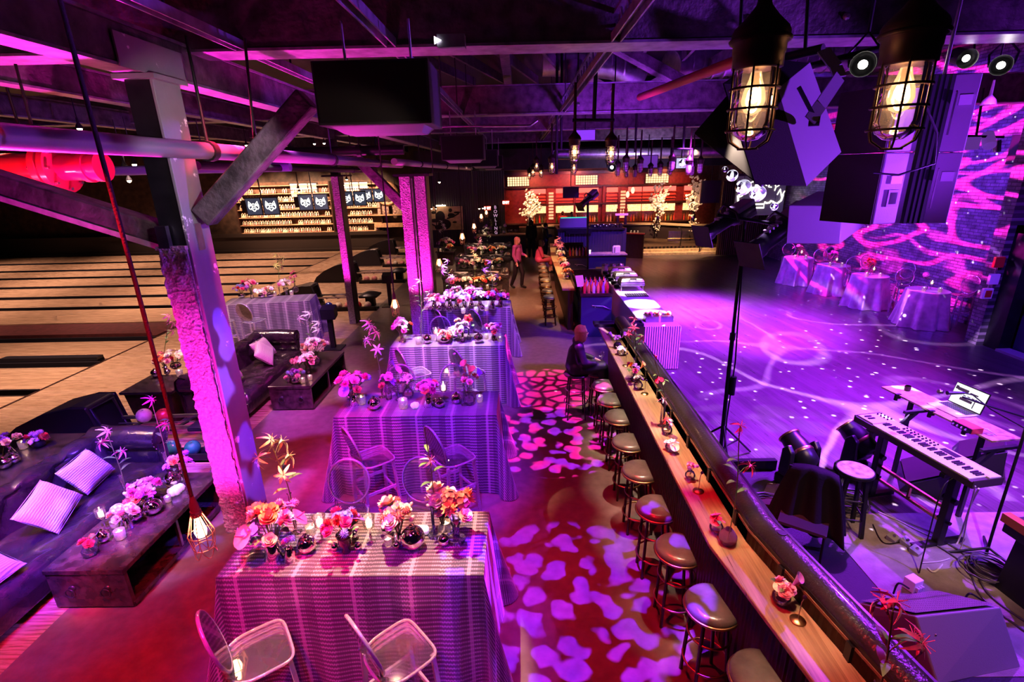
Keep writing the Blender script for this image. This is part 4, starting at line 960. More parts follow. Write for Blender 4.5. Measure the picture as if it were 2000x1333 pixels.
# ---------------------------------------------------------------- mural with black silhouettes (plain stand-in shapes)
c=py(866,427,27.6); t=thing('mural','tan wall mural of loose black shapes lit by a picture light','mural',c)
b=MB(); b.box(-1.05,1.05,-.04,.0,-.6,.62); obj('panel',b,mat('mural ground',(.55,.38,.27),.6,var=.2),t)
b=MB()
for (x,z,rx,rz_) in ((-.45,-.1,.3,.1),(-.15,.1,.25,.3),(.05,-.3,.35,.28),(.45,.15,.2,.12),(.4,.42,.1,.1),(-.5,.32,.12,.08),(.6,-.2,.12,.05),(-.3,-.45,.18,.12),(.75,.3,.18,.05)): b.ball((x,-.045,z),(rx,.01,rz_),12,8)
b.tube([(-.9,-.05,.1),(-.7,-.05,-.25),(-.4,-.05,-.4)],.04,6); b.tube([(.2,-.05,0),(.55,-.05,.1),(.85,-.05,.25)],.04,6); obj('silhouettes',b,mat('mural black',(.015,.01,.012),.6),t)
b=MB(); b.tube([(-.35,-.25,.68),(.2,-.25,.68)],.03,8); b.tube([(0,-.25,.68),(0,0,.72)],.015,6); obj('picture_light',b,emi('picture light',(1,.75,.45),6),t)
# ---------------------------------------------------------------- pendant cage lamps on ropes
BULB=emi('warm filament',(1,.62,.28),22); BGL=clear('amber bulb glass',(1,.85,.6),base=.04)
COPPER=mat('rose copper wire',(.75,.42,.32),.3,.9)
def make_pendant():
    t=thing('cage_pendant','','pendant lamp')
    b=MB(); b.tube([(0,0,.17),(0,0,.24),(0,0,.30)],[.026,.026,.012],12); b.lathe([(.03,.16),(.032,.2)],n=12); obj('lamp_holder',b,mat('dark lamp holder',(.09,.035,.05),.45),t)
    b=MB(); b.lathe([(.001,.0),(.028,.015),(.036,.05),(.024,.11),(.014,.16)],n=14); obj('bulb',b,BULB,t)
    b=MB()
    for k in range(10):
        a=2*pi*k/10; ca,sa=cos(a),sin(a); b.tube([(.03*ca,.03*sa,.18),(.075*ca,.075*sa,.03),(.06*ca,.06*sa,-.07)],.0028,5)
    for r,z in ((.075,.03),(.06,-.07)): b.tube([(r*cos(2*pi*k/10),r*sin(2*pi*k/10),z) for k in range(10)],.0028,5,closed=True)
    for k in range(0,10,2):
        a0=2*pi*k/10; b.tube([(.06*cos(a0+f*.12),.06*sin(a0+f*.12),-.07-.06*sin(pi*f/10*1.0)) for f in range(11)],.0026,5)
    obj('wire_cage',b,COPPER,t); b=MB(); b.tube([(0,0,.29),(.004,0,1.5),(0,0,3.4)],.011,6); obj('rope',b,ROPE,t); return t
def pend(p,label,s=1): return place('pendant',make_pendant,p,0,label,'cage pendants on long ropes',s)
PEND=[(pz(395,1050,1.35),'nearest copper wire cage pendant hanging on a long rope before the low table',1.15),(py(772,603,9.3),'copper cage pendant glowing beside the pink pillars at left',1.1),(py(858,520,12.6),'copper cage pendant glowing just right of the pink pillars',1.1),(py(903,468,16.5),'glowing pendant above the far lounge flowers, lower one',1.2),(py(926,447,20),'glowing pendant above the far lounge flowers, middle one',1.2),(py(940,427,23.5),'glowing pendant above the far lounge, near the vertical sign',1.2),(py(950,419,26),'small glowing pendant under the far exit sign',1.2)]
for p,l,s in PEND: pend(p,l,s)
# twisted ropes: second rope hanging near first
b=MB(); b.tube([py(478,75,5.0),py(498,285,5.0)],.012,6); tag(obj('hanging_rope',b,ROPE),'thick rope hanger tied to the long grey pipe right of the masonry post','rope')
b=MB(); b.tube([py(30,125,5.0),py(62,245,5.0)],.012,6); tag(obj('hanging_rope',b,ROPE),'rope hanging at the far upper left above the red pipe','rope')
# ---------------------------------------------------------------- far lounge: low tables, sofas, end tables beyond the fourth table
for y,l in ((12.9,'tufted sofa with rolled back just behind the fourth table'),(16.2,'second tufted sofa behind the fourth table'),(19.6,'third tufted sofa behind the fourth table'),(23.0,'farthest tufted sofa behind the fourth table')):
    t=sofa((-2.5,y,0),2.1,l); t.rotation_euler=(0,0,radians(90)); t.location=(-.35,y+.55,0)
    cushion((-1.9,y-.08,.62),(radians(34),0,radians(0)),'lilac cushion on the '+l.replace('tufted ',''),.24,.2); cushion((-.9,y-.08,.62),(radians(34),0,radians(-8)),'tan cushion on the '+l.replace('tufted ',''),.24,.2)
FT=[(14.9,'first'),(18.2,'second'),(21.6,'third'),(25.3,'fourth')]
for y,n in FT:
    t=coffee((-1.4,y-.0,0),1.7,.7,'low dark table of flowers, %s one behind the fourth dressed table'%n)
    for i,(mx,d) in enumerate(((PINKS,'pink'),(WHITEF,'white'),(WARM,'orange'),(CREAM,'cream'))):
        posy((-2.05+.42*i,y+.3+.1*(i%2),K),'%s bouquet on the %s low table in the far lounge'%(d,n),'bowl',MIRR,mx,.1,.14,1.45)
    votive((-1.65,y+.15,K),'candle at left on the %s low table in the far lounge'%n,1.6); votive((-1.0,y+.15,K),'candle at right on the %s low table in the far lounge'%n,1.6)
    lily((-1.42,y+.58,K),(-1.40,y+.6,1.45),'tall stem on the %s low table in the far lounge'%n,flowers=('lily',['cream','pink','white','lime'][FT.index((y,n))],4),s=1.4)
for (x,y,l,d) in ((-3.3,17.2,'end table with pink flowers right of the pink pillars','end table right of the pink pillars'),(-3.2,22.0,'end table with cream flowers in the far lounge','end table in the far lounge')):
    end_table((x,y,0),.8,.8,.62,l)
    posy((x,y+.1,.623),'white and pink bouquet on the '+d,'bowl',MIRR,WHITEF+PINKS,.22,.24,1.5); posy((x+.2,y-.2,.623),'orange flowers on the '+d,'bowl',MIRR,WARM,.08,.12,1.4); votive((x-.2,y-.25,.623),'candle on the '+d,1.6)
    lily((x-.1,y+.2,.623),(x-.12,y+.2,1.75),'tall pale stem on the '+d,flowers=('lily','white',4),s=1.5)
# ================================================================== COUNTER, STOOLS, SERVICE AREA, BACK BAR
def sweep(b, path, prof, closed_prof=True, smooth=False):
    P=[V((x,y,0)) for x,y in path]; n=len(P); k=len(prof); vs=[]
    for i in range(n):
        d0=(P[min(i+1,n-1)]-P[max(i-1,0)]); 
        if 0<i<n-1:
            a=(P[i]-P[i-1]).normalized(); c=(P[i+1]-P[i]).normalized(); d=(a+c).normalized(); sc=1/max(.5,d.dot(a))
        else: d=d0.normalized(); sc=1
        nr=V((d.y,-d.x,0))*sc
        for (o,z) in prof: vs.append(P[i]+nr*o+V((0,0,z)))
    fs=[]
    for i in range(n-1):
        for j in range(k if closed_prof else k-1): fs.append((i*k+j,i*k+(j+1)%k,(i+1)*k+(j+1)%k,(i+1)*k+j))
    b.add(vs,fs,smooth)
    if closed_prof: b.add(vs[:k],[tuple(range(k))]); b.add(vs[-k:],[tuple(range(k-1,-1,-1))])
    return b
OAK=planks('oiled oak ledge',(.40,.28,.17),(.34,.23,.13),'Y',.3,3.5,.3,gap=.002)
PADB=mat('black padded leather rail',(.03,.026,.025),.28,coat=.5,bump=.3,bs=50)
path=[(1.80,1.0),(1.62,2.0),(1.42,3.2),(1.42,8.87)]
t=thing('drink_counter','long oak drink ledge with black padded rail running beside the stools','counter',(0,0,0))
b=MB(); sweep(b,path,[(0,1.01),(.29,1.01),(.29,1.05),(0,1.05)]); obj('ledge',b,OAK,t,bevel=.008)
b=MB(); sweep(b,path,[(.20,0),(.50,0),(.50,1.15),(.29,1.15),(.29,1.01),(.20,1.01)]); obj('counter_body',b,BEAD,t)
b=MB(); sweep(b,path,[(.29,1.05),(.31,1.05),(.31,1.17),(.29,1.17)]); obj('splash_panel',b,mat('gold brown beadboard',(.22,.14,.08),.45),t)
b=MB(); prof=[(.40+.10*cos(a*pi/8)*(1.0),1.19+.075*sin(a*pi/8)) for a in range(16)]; sweep(b,path,prof,True,True); obj('padded_rail',b,PADB,t)
b=MB(); sweep(b,path,[(.295,1.165),(.33,1.165),(.33,1.20),(.295,1.20)]); sweep(b,path,[(.50,1.10),(.53,1.10),(.53,1.2),(.50,1.2)]); obj('rail_trim',b,BLK2,t)
for y in [1.6+.6*k for k in range(12)]:
    b=MB()
    x=1.42 if y>3.2 else 1.42+(3.2-y)*.167
    b.box(x+.275,x+.30,y,y+.05,1.05,1.17); obj('panel_strip',b,BLK,t)
b=MB(); b.lathe([(.03,0),(.03,.006)],(1.87,3.05,1.263),14); obj('cup_hole',b,BLK,t)
# far part of the counter
t=thing('drink_counter','farther oak ledge with flowers beyond the woman on the stool','counter',(0,0,0)); path2=[(1.03,12.1),(1.06,17),(1.2,20.3)]
b=MB(); sweep(b,path2,[(0,1.01),(.30,1.01),(.30,1.05),(0,1.05)]); obj('ledge',b,OAK,t,bevel=.008)
b=MB(); sweep(b,path2,[(.14,0),(.28,0),(.28,1.01),(.14,1.01)]); obj('counter_body',b,BEAD,t)
b=MB(); sweep(b,path2,[(.30,.98),(.33,.98),(.33,1.12),(.30,1.12)]); obj('rail_trim',b,DKWOOD,t)
t=thing('service_tray_ledge','shallow black tray ledge crossing the end of the near oak counter','tray',(1.75,8.98,1.06)); b=MB(); b.box(-.4,.5,-.12,.12,0,.015); obj('tray_base',b,BLK2,t)
b=MB(); b.box(-.4,.5,-.12,-.1,.015,.05); b.box(-.4,.5,.1,.12,.015,.05); b.box(-.4,-.38,-.1,.1,.015,.05); b.box(.48,.5,-.1,.1,.015,.05); obj('tray_lip',b,BLK2,t); b=MB(); b.box(-.02,.14,-.08,.08,-1.06,0); obj('post',b,BLK,t)
# stools ------------------------------------------------------------
VINYL=mat('olive grey vinyl',(.115,.112,.10),.30,coat=.3,bump=.12,bs=30,var=.3); DKRED=mat('dark bronze tube',(.08,.035,.03),.3,.8)
def make_stool():
    t=thing('bar_stool','','stool'); xf=.085   # flat side faces +X
    poly=[]; a0=math.acos(xf/.185)
    for i in range(25): a=a0+(2*pi-2*a0)*i/24; poly.append((.185*cos(a),.185*sin(a)))
    b=MB(); n=len(poly); vs=[]
    rings=[(1.0,.70),(1.05,.72),(1.05,.745),(.98,.765),(.8,.778),(.4,.786)]
    for k,z in rings: vs+=[(x*k,y*k,z) for x,y in poly]
    fs=[(r*n+i,r*n+(i+1)%n,(r+1)*n+(i+1)%n,(r+1)*n+i) for r in range(len(rings)-1) for i in range(n)]
    vs.append((-.02,0,.788)); fs+=[((len(rings)-1)*n+i,(len(rings)-1)*n+(i+1)%n,len(vs)-1) for i in range(n)]; fs.append(tuple(range(n-1,-1,-1)))
    b.add(vs,fs,True); obj('seat',b,VINYL,t)
    b=MB(); b.tube([(x*1.06,y*1.06,.715) for x,y in poly],.012,6,closed=True); obj('seat_rim',b,BRASS,t)
    for a in (40,140,220,320):
        a=radians(a); b=MB(); c,s=cos(a),sin(a); b.tube([(.14*c if c<0 else .10*c,.14*s,.70),(.17*c,.17*s,.0)],.014,8); obj('leg',b,DKRED,t)
    for z,r in ((.22,.168),(.48,.155)):
        b=MB(); b.tube([(r*cos(2*pi*k/22),r*sin(2*pi*k/22),z) for k in range(22)],.009,6,closed=True); obj('foot_ring',b,BRASS,t)
    return t
od=['farthest','second farthest','third farthest','fourth farthest','fifth farthest','fifth nearest','fourth nearest','third nearest','second nearest','nearest']
for (x,y),o in zip(((1.19,7.5),(1.2,6.95),(1.21,6.45),(1.22,5.93),(1.21,5.28),(1.21,4.68),(1.22,4.05),(1.26,3.5),(1.33,2.92),(1.44,2.36)),od):
    place('stool',make_stool,(x+.045,y,0),0 if y>3.2 else radians(9),'grey topped bar stool at the near oak counter, %s from the camera'%o if 'est' in o and o not in('nearest','farthest') else 'grey topped bar stool at the near oak counter, the one %s the camera'%('nearest' if o=='nearest' else 'farthest from'),'bar stools at the near counter')
for k in range(8): place('stool',make_stool,(.77+.005*k,12.6+.72*k,0),0,'grey topped bar stool at the farther oak ledge, number %s along from the near end'%['one','two','three','four','five','six','seven','eight'][k],'bar stools at the farther counter')
# slim metal stool the woman sits on
t=thing('wire_bar_stool','tall dark wire stool under the seated woman in black','stool',(.86,7.4,0)); b=MB(); b.lathe([(.001,.735),(.19,.735),(.2,.75),(.19,.765),(.001,.77)],n=24); obj('seat',b,BLK2,t)
for a in (45,135,225,315):
    a=radians(a); b=MB(); b.tube([(.15*cos(a),.15*sin(a),.735),(.2*cos(a),.2*sin(a),0)],.011,8); obj('leg',b,BLK,t)
b=MB()
for z,r in ((.28,.185),(.5,.168)): b.tube([(r*cos(2*pi*k/20),r*sin(2*pi*k/20),z) for k in range(20)],.008,6,closed=True)
obj('foot_ring',b,STEEL,t)
# ledge ware: discs with thin stems, vases, glasses
def make_disc():
    t=thing('stem_card_holder','','holder'); b=MB(); b.lathe([(.045,0),(.048,.004),(.046,.008),(.012,.016),(.001,.017)],n=20); obj('base',b,BRASS,t)
    b=MB(); b.tube([(0,0,.012),(.002,0,.15),(.012,-.004,.19)],.0028,5); obj('stem',b,STEEL,t); b=MB(); b.lathe([(.010,0),(.013,.012),(.001,.026)],(.012,-.004,.185),10); obj('tip',b,mat('dark glass tip',(.05,.02,.08),.2),t); return t
L=1.052
for (u,v),l in (((1558,1213),'nearest to the camera'),((1364,960),'second from the camera'),((1259,770),'third from the camera'),((1300,838),'beside the pale orchid bowl'),((1222,715),'beside the purple bouquet')):
    place('disc',make_disc,pz(u,v,L),0,'round brass base with thin stem on the oak ledge, %s'%l,'brass stem holders on the oak ledge')
posy(pz(1524,1178,L),'clear bowl with pink berries and a large pale leaf on the oak ledge','sphere',GLASS,[('anthurium','cream',2),('rose','pink',3),('calla','purple',1)],.03,.06,.85,leaves=3)
posy(pz(1398,1040,L),'clear round vase with a purple orchid on the oak ledge','sphere',GLASS,[('anthurium','magenta',2),('orchid','magenta',2)],.03,.045,.8,leaves=1)
t=lily(pz(1420,1062,L),(1448,845),'purple glass jar with one very tall thin magenta flower on the oak ledge',vm=mat('purple tinted glass',(.30,.12,.3),.1,trans=.6),vk='sphere',flowers=('lily','magenta',2))
posy(pz(1347,936,L),'small clear vase of two pink roses and purple thistle on the oak ledge','sphere',GLASS,[('rose','pink',3),('thistle','purple',2)],.08,.06,.7,leaves=0)
posy(pz(1310,880,L),'pale orchid bowl and shells on the oak ledge','bowl',GLASS,[('orchid','white',3),('anthurium','cream',2)],.02,.07,.9,leaves=0)
posy(pz(1302,848,L),'clear vase with one red striped flower on the oak ledge','sphere',GLASS,[('lily','red',2),('orchid','white',2)],.07,.05,.85,leaves=1)
posy(pz(1290,832,L),'thin flower glass with single white stem on the oak ledge','tube',GLASS,[('lily','white',1)],.12,.02,.8,leaves=1)
posy(pz(1238,745,L),'purple and orange bouquet in a clear jar on the oak ledge','cyl',GLASS,[('orchid','purple',5),('calla','orange',2),('dahlia','magenta',2)],.1,.1,1.0)
posy(pz(1246,760,L),'white rose in a round clear vase on the oak ledge','sphere',GLASS,[('rose','white',3)],.02,.04,.9,leaves=1)
posy(pz(1206,680,L),'purple flowers in a dark vase at the far end of the oak ledge','bowl',BLK2,[('orchid','purple',4),('calla','purple',2)],.12,.07,1.0)
posy(pz(1213,693,L),'white shell flower in a bowl at the far end of the oak ledge','bowl',GLASS,[('anthurium','white',3)],.02,.05,1.0,leaves=0)
lily(pz(1237,740,L),(1240,632),'tall glass tube with pink starry flowers on the oak ledge',flowers=('lily','magenta',4),vh=.3,s=1.1)
lily(pz(1296,825,L),(1282,706),'tall thin stem with a dark orchid on the oak ledge',flowers=('orchid','magenta',2),vh=.3)
lily(pz(1690,1420,L),(1750,1195),'two tall dried magenta stems in the nearest vase at the bottom right of the counter',flowers=('lily','magenta',4),vh=.3,s=1.2)
for i,(u,v) in enumerate(((1098,520),(1104,530),(1095,505),(1108,545),(1090,490))): posy(pz(u,v,L),'small flower vase on the farther oak ledge, %s'%['second from the near end','third from the near end','in the middle','at the near end','near the guest in red'][i],'bowl',MIRR,[CREAM,PINKS,WHITEF,WARM,PINKS][i],.08,.1,1.3)
for i,(u,v) in enumerate(((1102,538),(1093,512),(1088,496))): votive(pz(u,v,L),'candle on the farther oak ledge, %s'%['near end','middle','far end'][i],1.5)
lily(pz(1096,515,L),(1094,470),'tall pink stem on the farther oak ledge',flowers=('lily','pink',4),s=1.5)
# ---------------------------------------------------------------- service stations
BLUEB=mat('blue black painted board',(.045,.042,.10),.4)
def station(x0,x1,y0,y1,label,bl):
    t=thing('service_station',label,'service station',((x0+x1)/2,y0,0)); w=(x1-x0)/2; d=y1-y0
    b=MB(); b.box(-w,w,0,d,0,1.02); obj('cabinet_body',b,BLUEB,t,bevel=.01)
    b=MB(); b.box(-w-.02,w+.02,-.03,.04,1.0,1.06); b.box(-w-.02,w+.02,d-.02,d+.02,1.0,1.3); b.box(-w-.02,-w+.01,.04,d,1.0,1.2); b.box(w-.01,w+.02,.04,d,1.0,1.2); obj('top_rim',b,DKWOOD,t)
    b=MB(); b.tube([(-.1,-.02,.78),(.15,-.05,.77),(.33,-.02,.68)],.008,6); b.ball((-.03,-.01,.74),.014,8,6); obj('door_handle',b,STEEL,t)
    cols=[('red',(.6,.05,.08)),('amber',(.6,.3,.1)),('clear',(.6,.55,.65)),('orange',(.8,.3,.15)),('violet',(.35,.15,.5))]
    for k in range(bl):
        cn,cc=cols[k%5]; p=(x0+.09+.11*(k%6),y0+.16+.2*(k//6)+.03*(k%2),1.03)
        q=thing('bottle','%s bottle in the %s bottle station, %s row, %s'%(cn,'nearer' if 'nearer' in label else 'farther',['front','second','third','fourth'][k//6],['leftmost','second from left','third from left','third from right','second from right','rightmost'][k%6]),'bottle',p,0,'bottles in the service stations')
        b=MB(); b.lathe([(.034,0),(.036,.01),(.036,.16),(.014,.21),(.013,.27)],n=12); obj('bottle_body',b,mat('bottle glass '+cn,cc,.1,coat=.6),q)
        b=MB(); b.lathe([(.016,.27),(.016,.3)],n=10); obj('cap',b,BLK2,q)
station(1.42,2.14,11.5,13.3,'blue black bottle station behind the seated woman, the nearer one',24)
station(1.62,2.3,17.0,18.6,'blue black bottle station, the farther one by the raised booth',12)
t=thing('menu_tablet','small lit tablet leaning on the nearer bottle station','tablet',pz(1135,560,1.2),radians(20)); b=MB(); b.hexa([(-.1,0,0),(.1,0,0),(.1,.02,0),(-.1,.02,0),(-.1,.12,.24),(.1,.12,.24),(.1,.14,.24),(-.1,.14,.24)]); obj('tablet_body',b,mat('pale board',(.5,.4,.35),.4),t); b=MB(); b.box(-.02,.02,.02,.1,-.15,.02); obj('stand',b,BLK,t)
# ---------------------------------------------------------------- buffet
RIB=m_corr('ribbed silver cloth',(.55,.5,.55),.045)
t=tag(obj('buffet_cover',(lambda b:(b.box(2.38,3.1,9.35,15.8,.006,.9),b)[1])(MB()),RIB,bevel=.012),'long buffet counter draped in ribbed silver cloth along the dance floor','buffet')
t=thing('flower_box','shallow silver box of small flowers at the near end of the buffet','flowers',(2.75,9.75,.903)); b=MB(); b.box(-.27,.27,-.12,.12,0,.11); obj('box',b,STEEL,t); b=MB(); b.box(-.02,.02,-.13,.13,0,.115); obj('ribbon',b,mat('peach ribbon',(.8,.45,.3),.5),t)
for k in range(12): bloom(['rose','dahlia','hydrangea','bud'][k%4],['peach','rust','purple','cream','orange'][k%5],t,(-.23+.045*k,.05*(-1)**k,.13),(0,0,k),1.1)
def make_chafer():
    t=thing('chafing_dish','','chafing dish'); b=MB(); b.box(-.3,.3,-.22,.22,.12,.2); obj('water_pan',b,STEEL,t,bevel=.01); b=MB(); b.hexa([(-.31,-.23,.2),(.31,-.23,.2),(.31,.23,.2),(-.31,.23,.2),(-.26,-.16,.3),(.26,-.16,.3),(.26,.16,.3),(-.26,.16,.3)]); obj('lid',b,STEEL,t,bevel=.03); b=MB(); b.tube([(-.08,-.2,.28),(-.08,-.24,.3),(.08,-.24,.3),(.08,-.2,.28)],.012,6); obj('lid_handle',b,BLK2,t)
    for sx in (-1,1):
        for sy in (-1,1): b=MB(); b.bar((sx*.27,sy*.18,0),(sx*.27,sy*.18,.13),.02,.02); obj('leg',b,STEEL,t)
    return t
for k,(y,n) in enumerate(((12.6,'nearest'),(13.35,'second'),(14.05,'farthest'))): place('chafer',make_chafer,(2.8,y,.902),0,'silver chafing dish on the buffet, %s of the three'%n,'chafing dishes')
t=thing('serving_tray','flat dark tray set before the chafing dishes on the buffet','tray',(2.8,11.9,.902)); b=MB(); b.box(-.26,.26,-.14,.14,0,.02); obj('tray_base',b,BLK2,t); b=MB()
for k in range(9): b.box(-.24+.055*k,-.22+.055*k,-.12,.12,.02,.028)
obj('tray_ribs',b,STEEL,t)
for k in range(3):
    t=thing('storage_jar','white lidded jar at the far end of the buffet, %s'%['left','middle','right'][k],'jar',(2.52+.23*k,14.9,.902),0,'white jars on the buffet'); b=MB(); b.lathe([(.085,0),(.09,.02),(.09,.2)],n=18); obj('jar_body',b,WHITE,t); b=MB(); b.lathe([(.095,.2),(.095,.23),(.02,.24),(.02,.26)],n=18); obj('lid',b,STEEL,t)
for k in range(5):
    t=thing('plate_stack','stack of dark bowls along the left edge of the buffet, %s from the far end'%['first','second','third','fourth','fifth'][k],'bowls',(2.47,14.5-.45*k,.902),0,'bowl stacks on the buffet'); b=MB()
    for j in range(4): b.lathe([(.04,.02*j),(.08,.02*j+.04)],n=14)
    obj('bowls',b,BLK2,t)
# ---------------------------------------------------------------- raised dj booth
t=thing('dj_booth','dark corrugated booth with lit green desk edge in the middle distance','booth',(3.0,21.1,0))
b=MB(); b.box(-1.4,1.25,0,.14,0,1.45); b.box(-1.4,-1.3,.14,2.2,0,1.45); b.box(1.15,1.25,.14,2.2,0,1.45); b.box(-1.3,1.15,.14,.7,1.35,1.45); obj('booth_body',b,BEADB,t)
b=MB(); b.box(-1.45,1.32,-.08,.5,1.45,1.52); b.box(-1.1,-.05,-.12,-.05,1.32,1.46); obj('counter_top',b,BLK,t)
b=MB(); b.box(-1.3,-.1,.5,.55,1.52,1.9); obj('desk_screen',b,mat('grey desk panel',(.3,.28,.32),.4),t)
b=MB(); b.box(-1.25,-.15,.5,.68,1.9,1.93); obj('desk_glow',b,emi('green desk glow',(.1,.75,.6),.7),t)
b=MB(); b.box(-.85,1.3,-.65,0,.0,.5); obj('lower_cabinet',b,BLUEB,t); b=MB(); b.box(-.9,1.34,-.7,0,.5,.55); obj('lower_shelf',b,mat('worn shelf',(.4,.34,.36),.4,var=.3),t)
b=MB()
for k in range(9): b.box(.1+.13*k,.2+.13*k,.1,.35,1.52,1.56+.06*(k%3))
b.box(.0,1.2,.5,.9,1.52,1.62); obj('mixer_gear',b,BLK2,t)
b=MB()
for k in range(10): b.cbox((.12+.12*k,.12,1.6+.05*(k%2)),.03,.02,.012)
obj('gear_lights',b,emi('gear light',(.6,.4,1),3),t)
b=MB(); b.box(1.25,1.4,-.02,.15,0,1.5); obj('corner_post',b,BLUEB,t)
t=thing('napkin_stack','white boxed napkin stack on the booth shelf','box',(3.95,20.7,.552)); b=MB(); b.box(-.14,.14,-.1,.1,0,.3); obj('stack',b,WHITE,t,bevel=.03); b=MB(); b.box(-.16,-.06,-.1,.1,.0,.26); obj('side_pack',b,WHITE,t,bevel=.02)
for k in range(4):
    t=thing('drink_cup','small glowing cup on the booth shelf, %s'%['leftmost','second','third','rightmost'][k],'cup',(2.45+.14*k,20.7,.552),0,'cups on the booth shelf'); b=MB(); b.lathe([(.03,0),(.04,.1+.05*(k%2))],n=12); obj('cup',b,WAX,t)
# dark red panelled partition and handrails by the steps
t=thing('partition','dark red topped partition beside the steps','partition',(5.1,22.75,0),radians(-22)); b=MB(); b.box(-.42,.42,-.09,.09,0,1.05); obj('panel',b,BEAD,t); b=MB(); b.box(-.46,.46,-.13,.13,1.05,1.1); obj('cap_rail',b,mat('red cap rail',(.4,.06,.06),.35),t)
for k in range(3): votive((4.95+.14*k,22.78-.05*k,1.102),'candle on the red topped partition, %s'%['left','middle','right'][k],1.5)
for i,(x,y) in enumerate(((7.6,24.1),(8.3,23.5))):
    t=thing('handrail','thin black loop handrail at the lit steps, %s one'%['back','front'][i],'handrail',(x,y,.0)); b=MB(); b.tube([(0,0,.2 if i==0 else 0),(0,0,1.0),(-.05,-.0,1.12),(-.14,0,1.14),(-.2,0,1.05)],.022,8); obj('rail',b,BLK,t); b=MB(); b.lathe([(.05,0),(.05,.02)],(0,0,.3 if i==0 and y>24 else (.3 if y>24 else .1 if y>23.3 else 0)),10); obj('base_flange',b,BLK,t)
# ---------------------------------------------------------------- back bar
BB=28.75
def bx(u): return py(u,400,BB).x
REDW=mat('dark red panelling',(.16,.025,.025),.4,var=.3)
t=thing('back_bar','tall red back bar with rows of lit niches and warm light panels','back bar',(bx(1180),BB,0)); ox=t.location.x
b=MB(); b.box(bx(985)-ox,bx(1345)-ox,.05,.24,.8,3.75); obj('back_panel',b,REDW,t)
b=MB(); b.box(bx(985)-ox,bx(1345)-ox,-.25,.1,2.93,3.0); b.box(bx(985)-ox,bx(1345)-ox,-.3,.1,3.6,3.75); b.box(bx(1035)-ox,bx(1345)-ox,-.2,.05,2.0,2.08); b.box(bx(985)-ox,bx(1345)-ox,-.35,.05,1.0,1.06); obj('cornice',b,DKWOOD,t)
bays=[(1036,1066),(1085,1121),(1123,1168),(1184,1207),(1224,1252),(1254,1290),(1292,1318),(1334,1350)]
RL=emi('red lit niche',(1,.16,.12),1.3); _yt=NT('warm light panel'); _co=_yt.coord(); _nz=_yt.n('ShaderNodeTexNoise',i_Scale=14.0,i_Detail=4.0); _yt.l(_co,_nz.inputs['Vector']); _yt.l(_yt.ramp(_nz.outputs[0],[(.3,(.55,.25,.08)),(.7,(1,.66,.32))]),_yt.b.inputs['Emission Color']); _yt.b.inputs['Emission Strength'].default_value=1.5; _yt.b.inputs['Base Color'].default_value=(.5,.35,.2,1); YL=_yt.m; RS=mat('niche shelf',(.5,.12,.08),.4)
for i,(u0,u1) in enumerate(bays):
    a,c=bx(u0)-ox,bx(u1)-ox
    b=MB(); b.box(a,c,.0,.03,2.62,2.86); n=obj('niche_light',b,RL,t)
    b=MB(); b.box(a,c,.02,.05,2.1,2.62); b.box(a,c,-.12,.02,2.58,2.62); b.box(a,c,-.12,.02,2.4,2.43); b.box(a,c,-.12,.02,2.24,2.27); obj('niche_shelves',b,RS,t)
    b=MB(); b.box(a,c,-.05,.03,1.58,1.95); obj('light_panel',b,YL,t)
    b=MB(); b.box(a,c,.0,.04,1.06,1.55); obj('mirror_panel',b,mat('antique mirror',(.5,.35,.25),.15,.9,var=.3),t)
for u in (1076,1215,1178,1291,1122):
    x=bx(u)-ox; w=.26 if u in (1076,1215) else .06
    b=MB(); b.box(x-w,x+w,-.15,.05,1.06,2.93); obj('column',b,REDW,t)
    if w>.2:
        b=MB()
        for k in range(9): b.box(x-.13,x+.13,-.2,-.15,1.25+.165*k,1.36+.165*k)
        obj('column_lamps',b,emi('column lamp',(1,.30,.16),1.5),t)
# glass block windows
for i,(u0,u1) in enumerate(((991,1035),(1122,1166),(1256,1302))):
    b=MB(); b.box(bx(u0),bx(u1),BB-.12,BB-.02,3.02,3.55); w=struct('window_%d'%(3+i),b,DKWOOD)
    b=MB(); nx=9
    for k in range(nx):
        for j in range(4): x0=bx(u0)+.03+(bx(u1)-bx(u0)-.06)*k/nx; b.box(x0+.015,x0+(bx(u1)-bx(u0)-.06)/nx-.015,BB-.15,BB-.12,3.05+.12*j,3.15+.12*j)
    obj('glass_blocks',b,emi('glass block glow',(1,.66,.34),1.3),w)
# bottles on the back bar
BT=[mat('bar bottle '+n,c,.12,coat=.5) for n,c in (('amber',(.5,.22,.06)),('green',(.08,.2,.06)),('clear',(.6,.5,.42)),('red',(.5,.06,.05)),('brown',(.16,.07,.03)))]
BTM=[]
for i,m in enumerate(BT):
    b=MB(); h=.3+.02*i; b.lathe([(.04,0),(.042,.01),(.042,h*.6),(.015,h*.78),(.015,h)],n=10); b.lathe([(.019,h),(.019,h+.02)],n=8); BTM.append(b.mesh('bar_bottle',m))
bn=['amber','green','clear','red','brown']
for i,(u0,u1) in enumerate(bays):
    a,c=bx(u0)+.05,bx(u1)-.05; n=max(4,int((c-a)/.115))
    for k in range(n):
        j=R.randrange(5); o=bpy.data.objects.new('liquor_bottle',BTM[j]); COL.objects.link(o); o.location=(a+(c-a)*k/(n-1),BB-.2+R.uniform(-.06,.06),1.06); s=R.uniform(.9,1.15); o.scale=(s,s,s)
        tag(o,'%s liquor bottle on the back bar shelf under light panel %s from the left'%(bn[j],['first','second','third','fourth','fifth','sixth','seventh','last'][i]),'bottle','%s liquor bottles under light panel %d'%(bn[j],i+1))
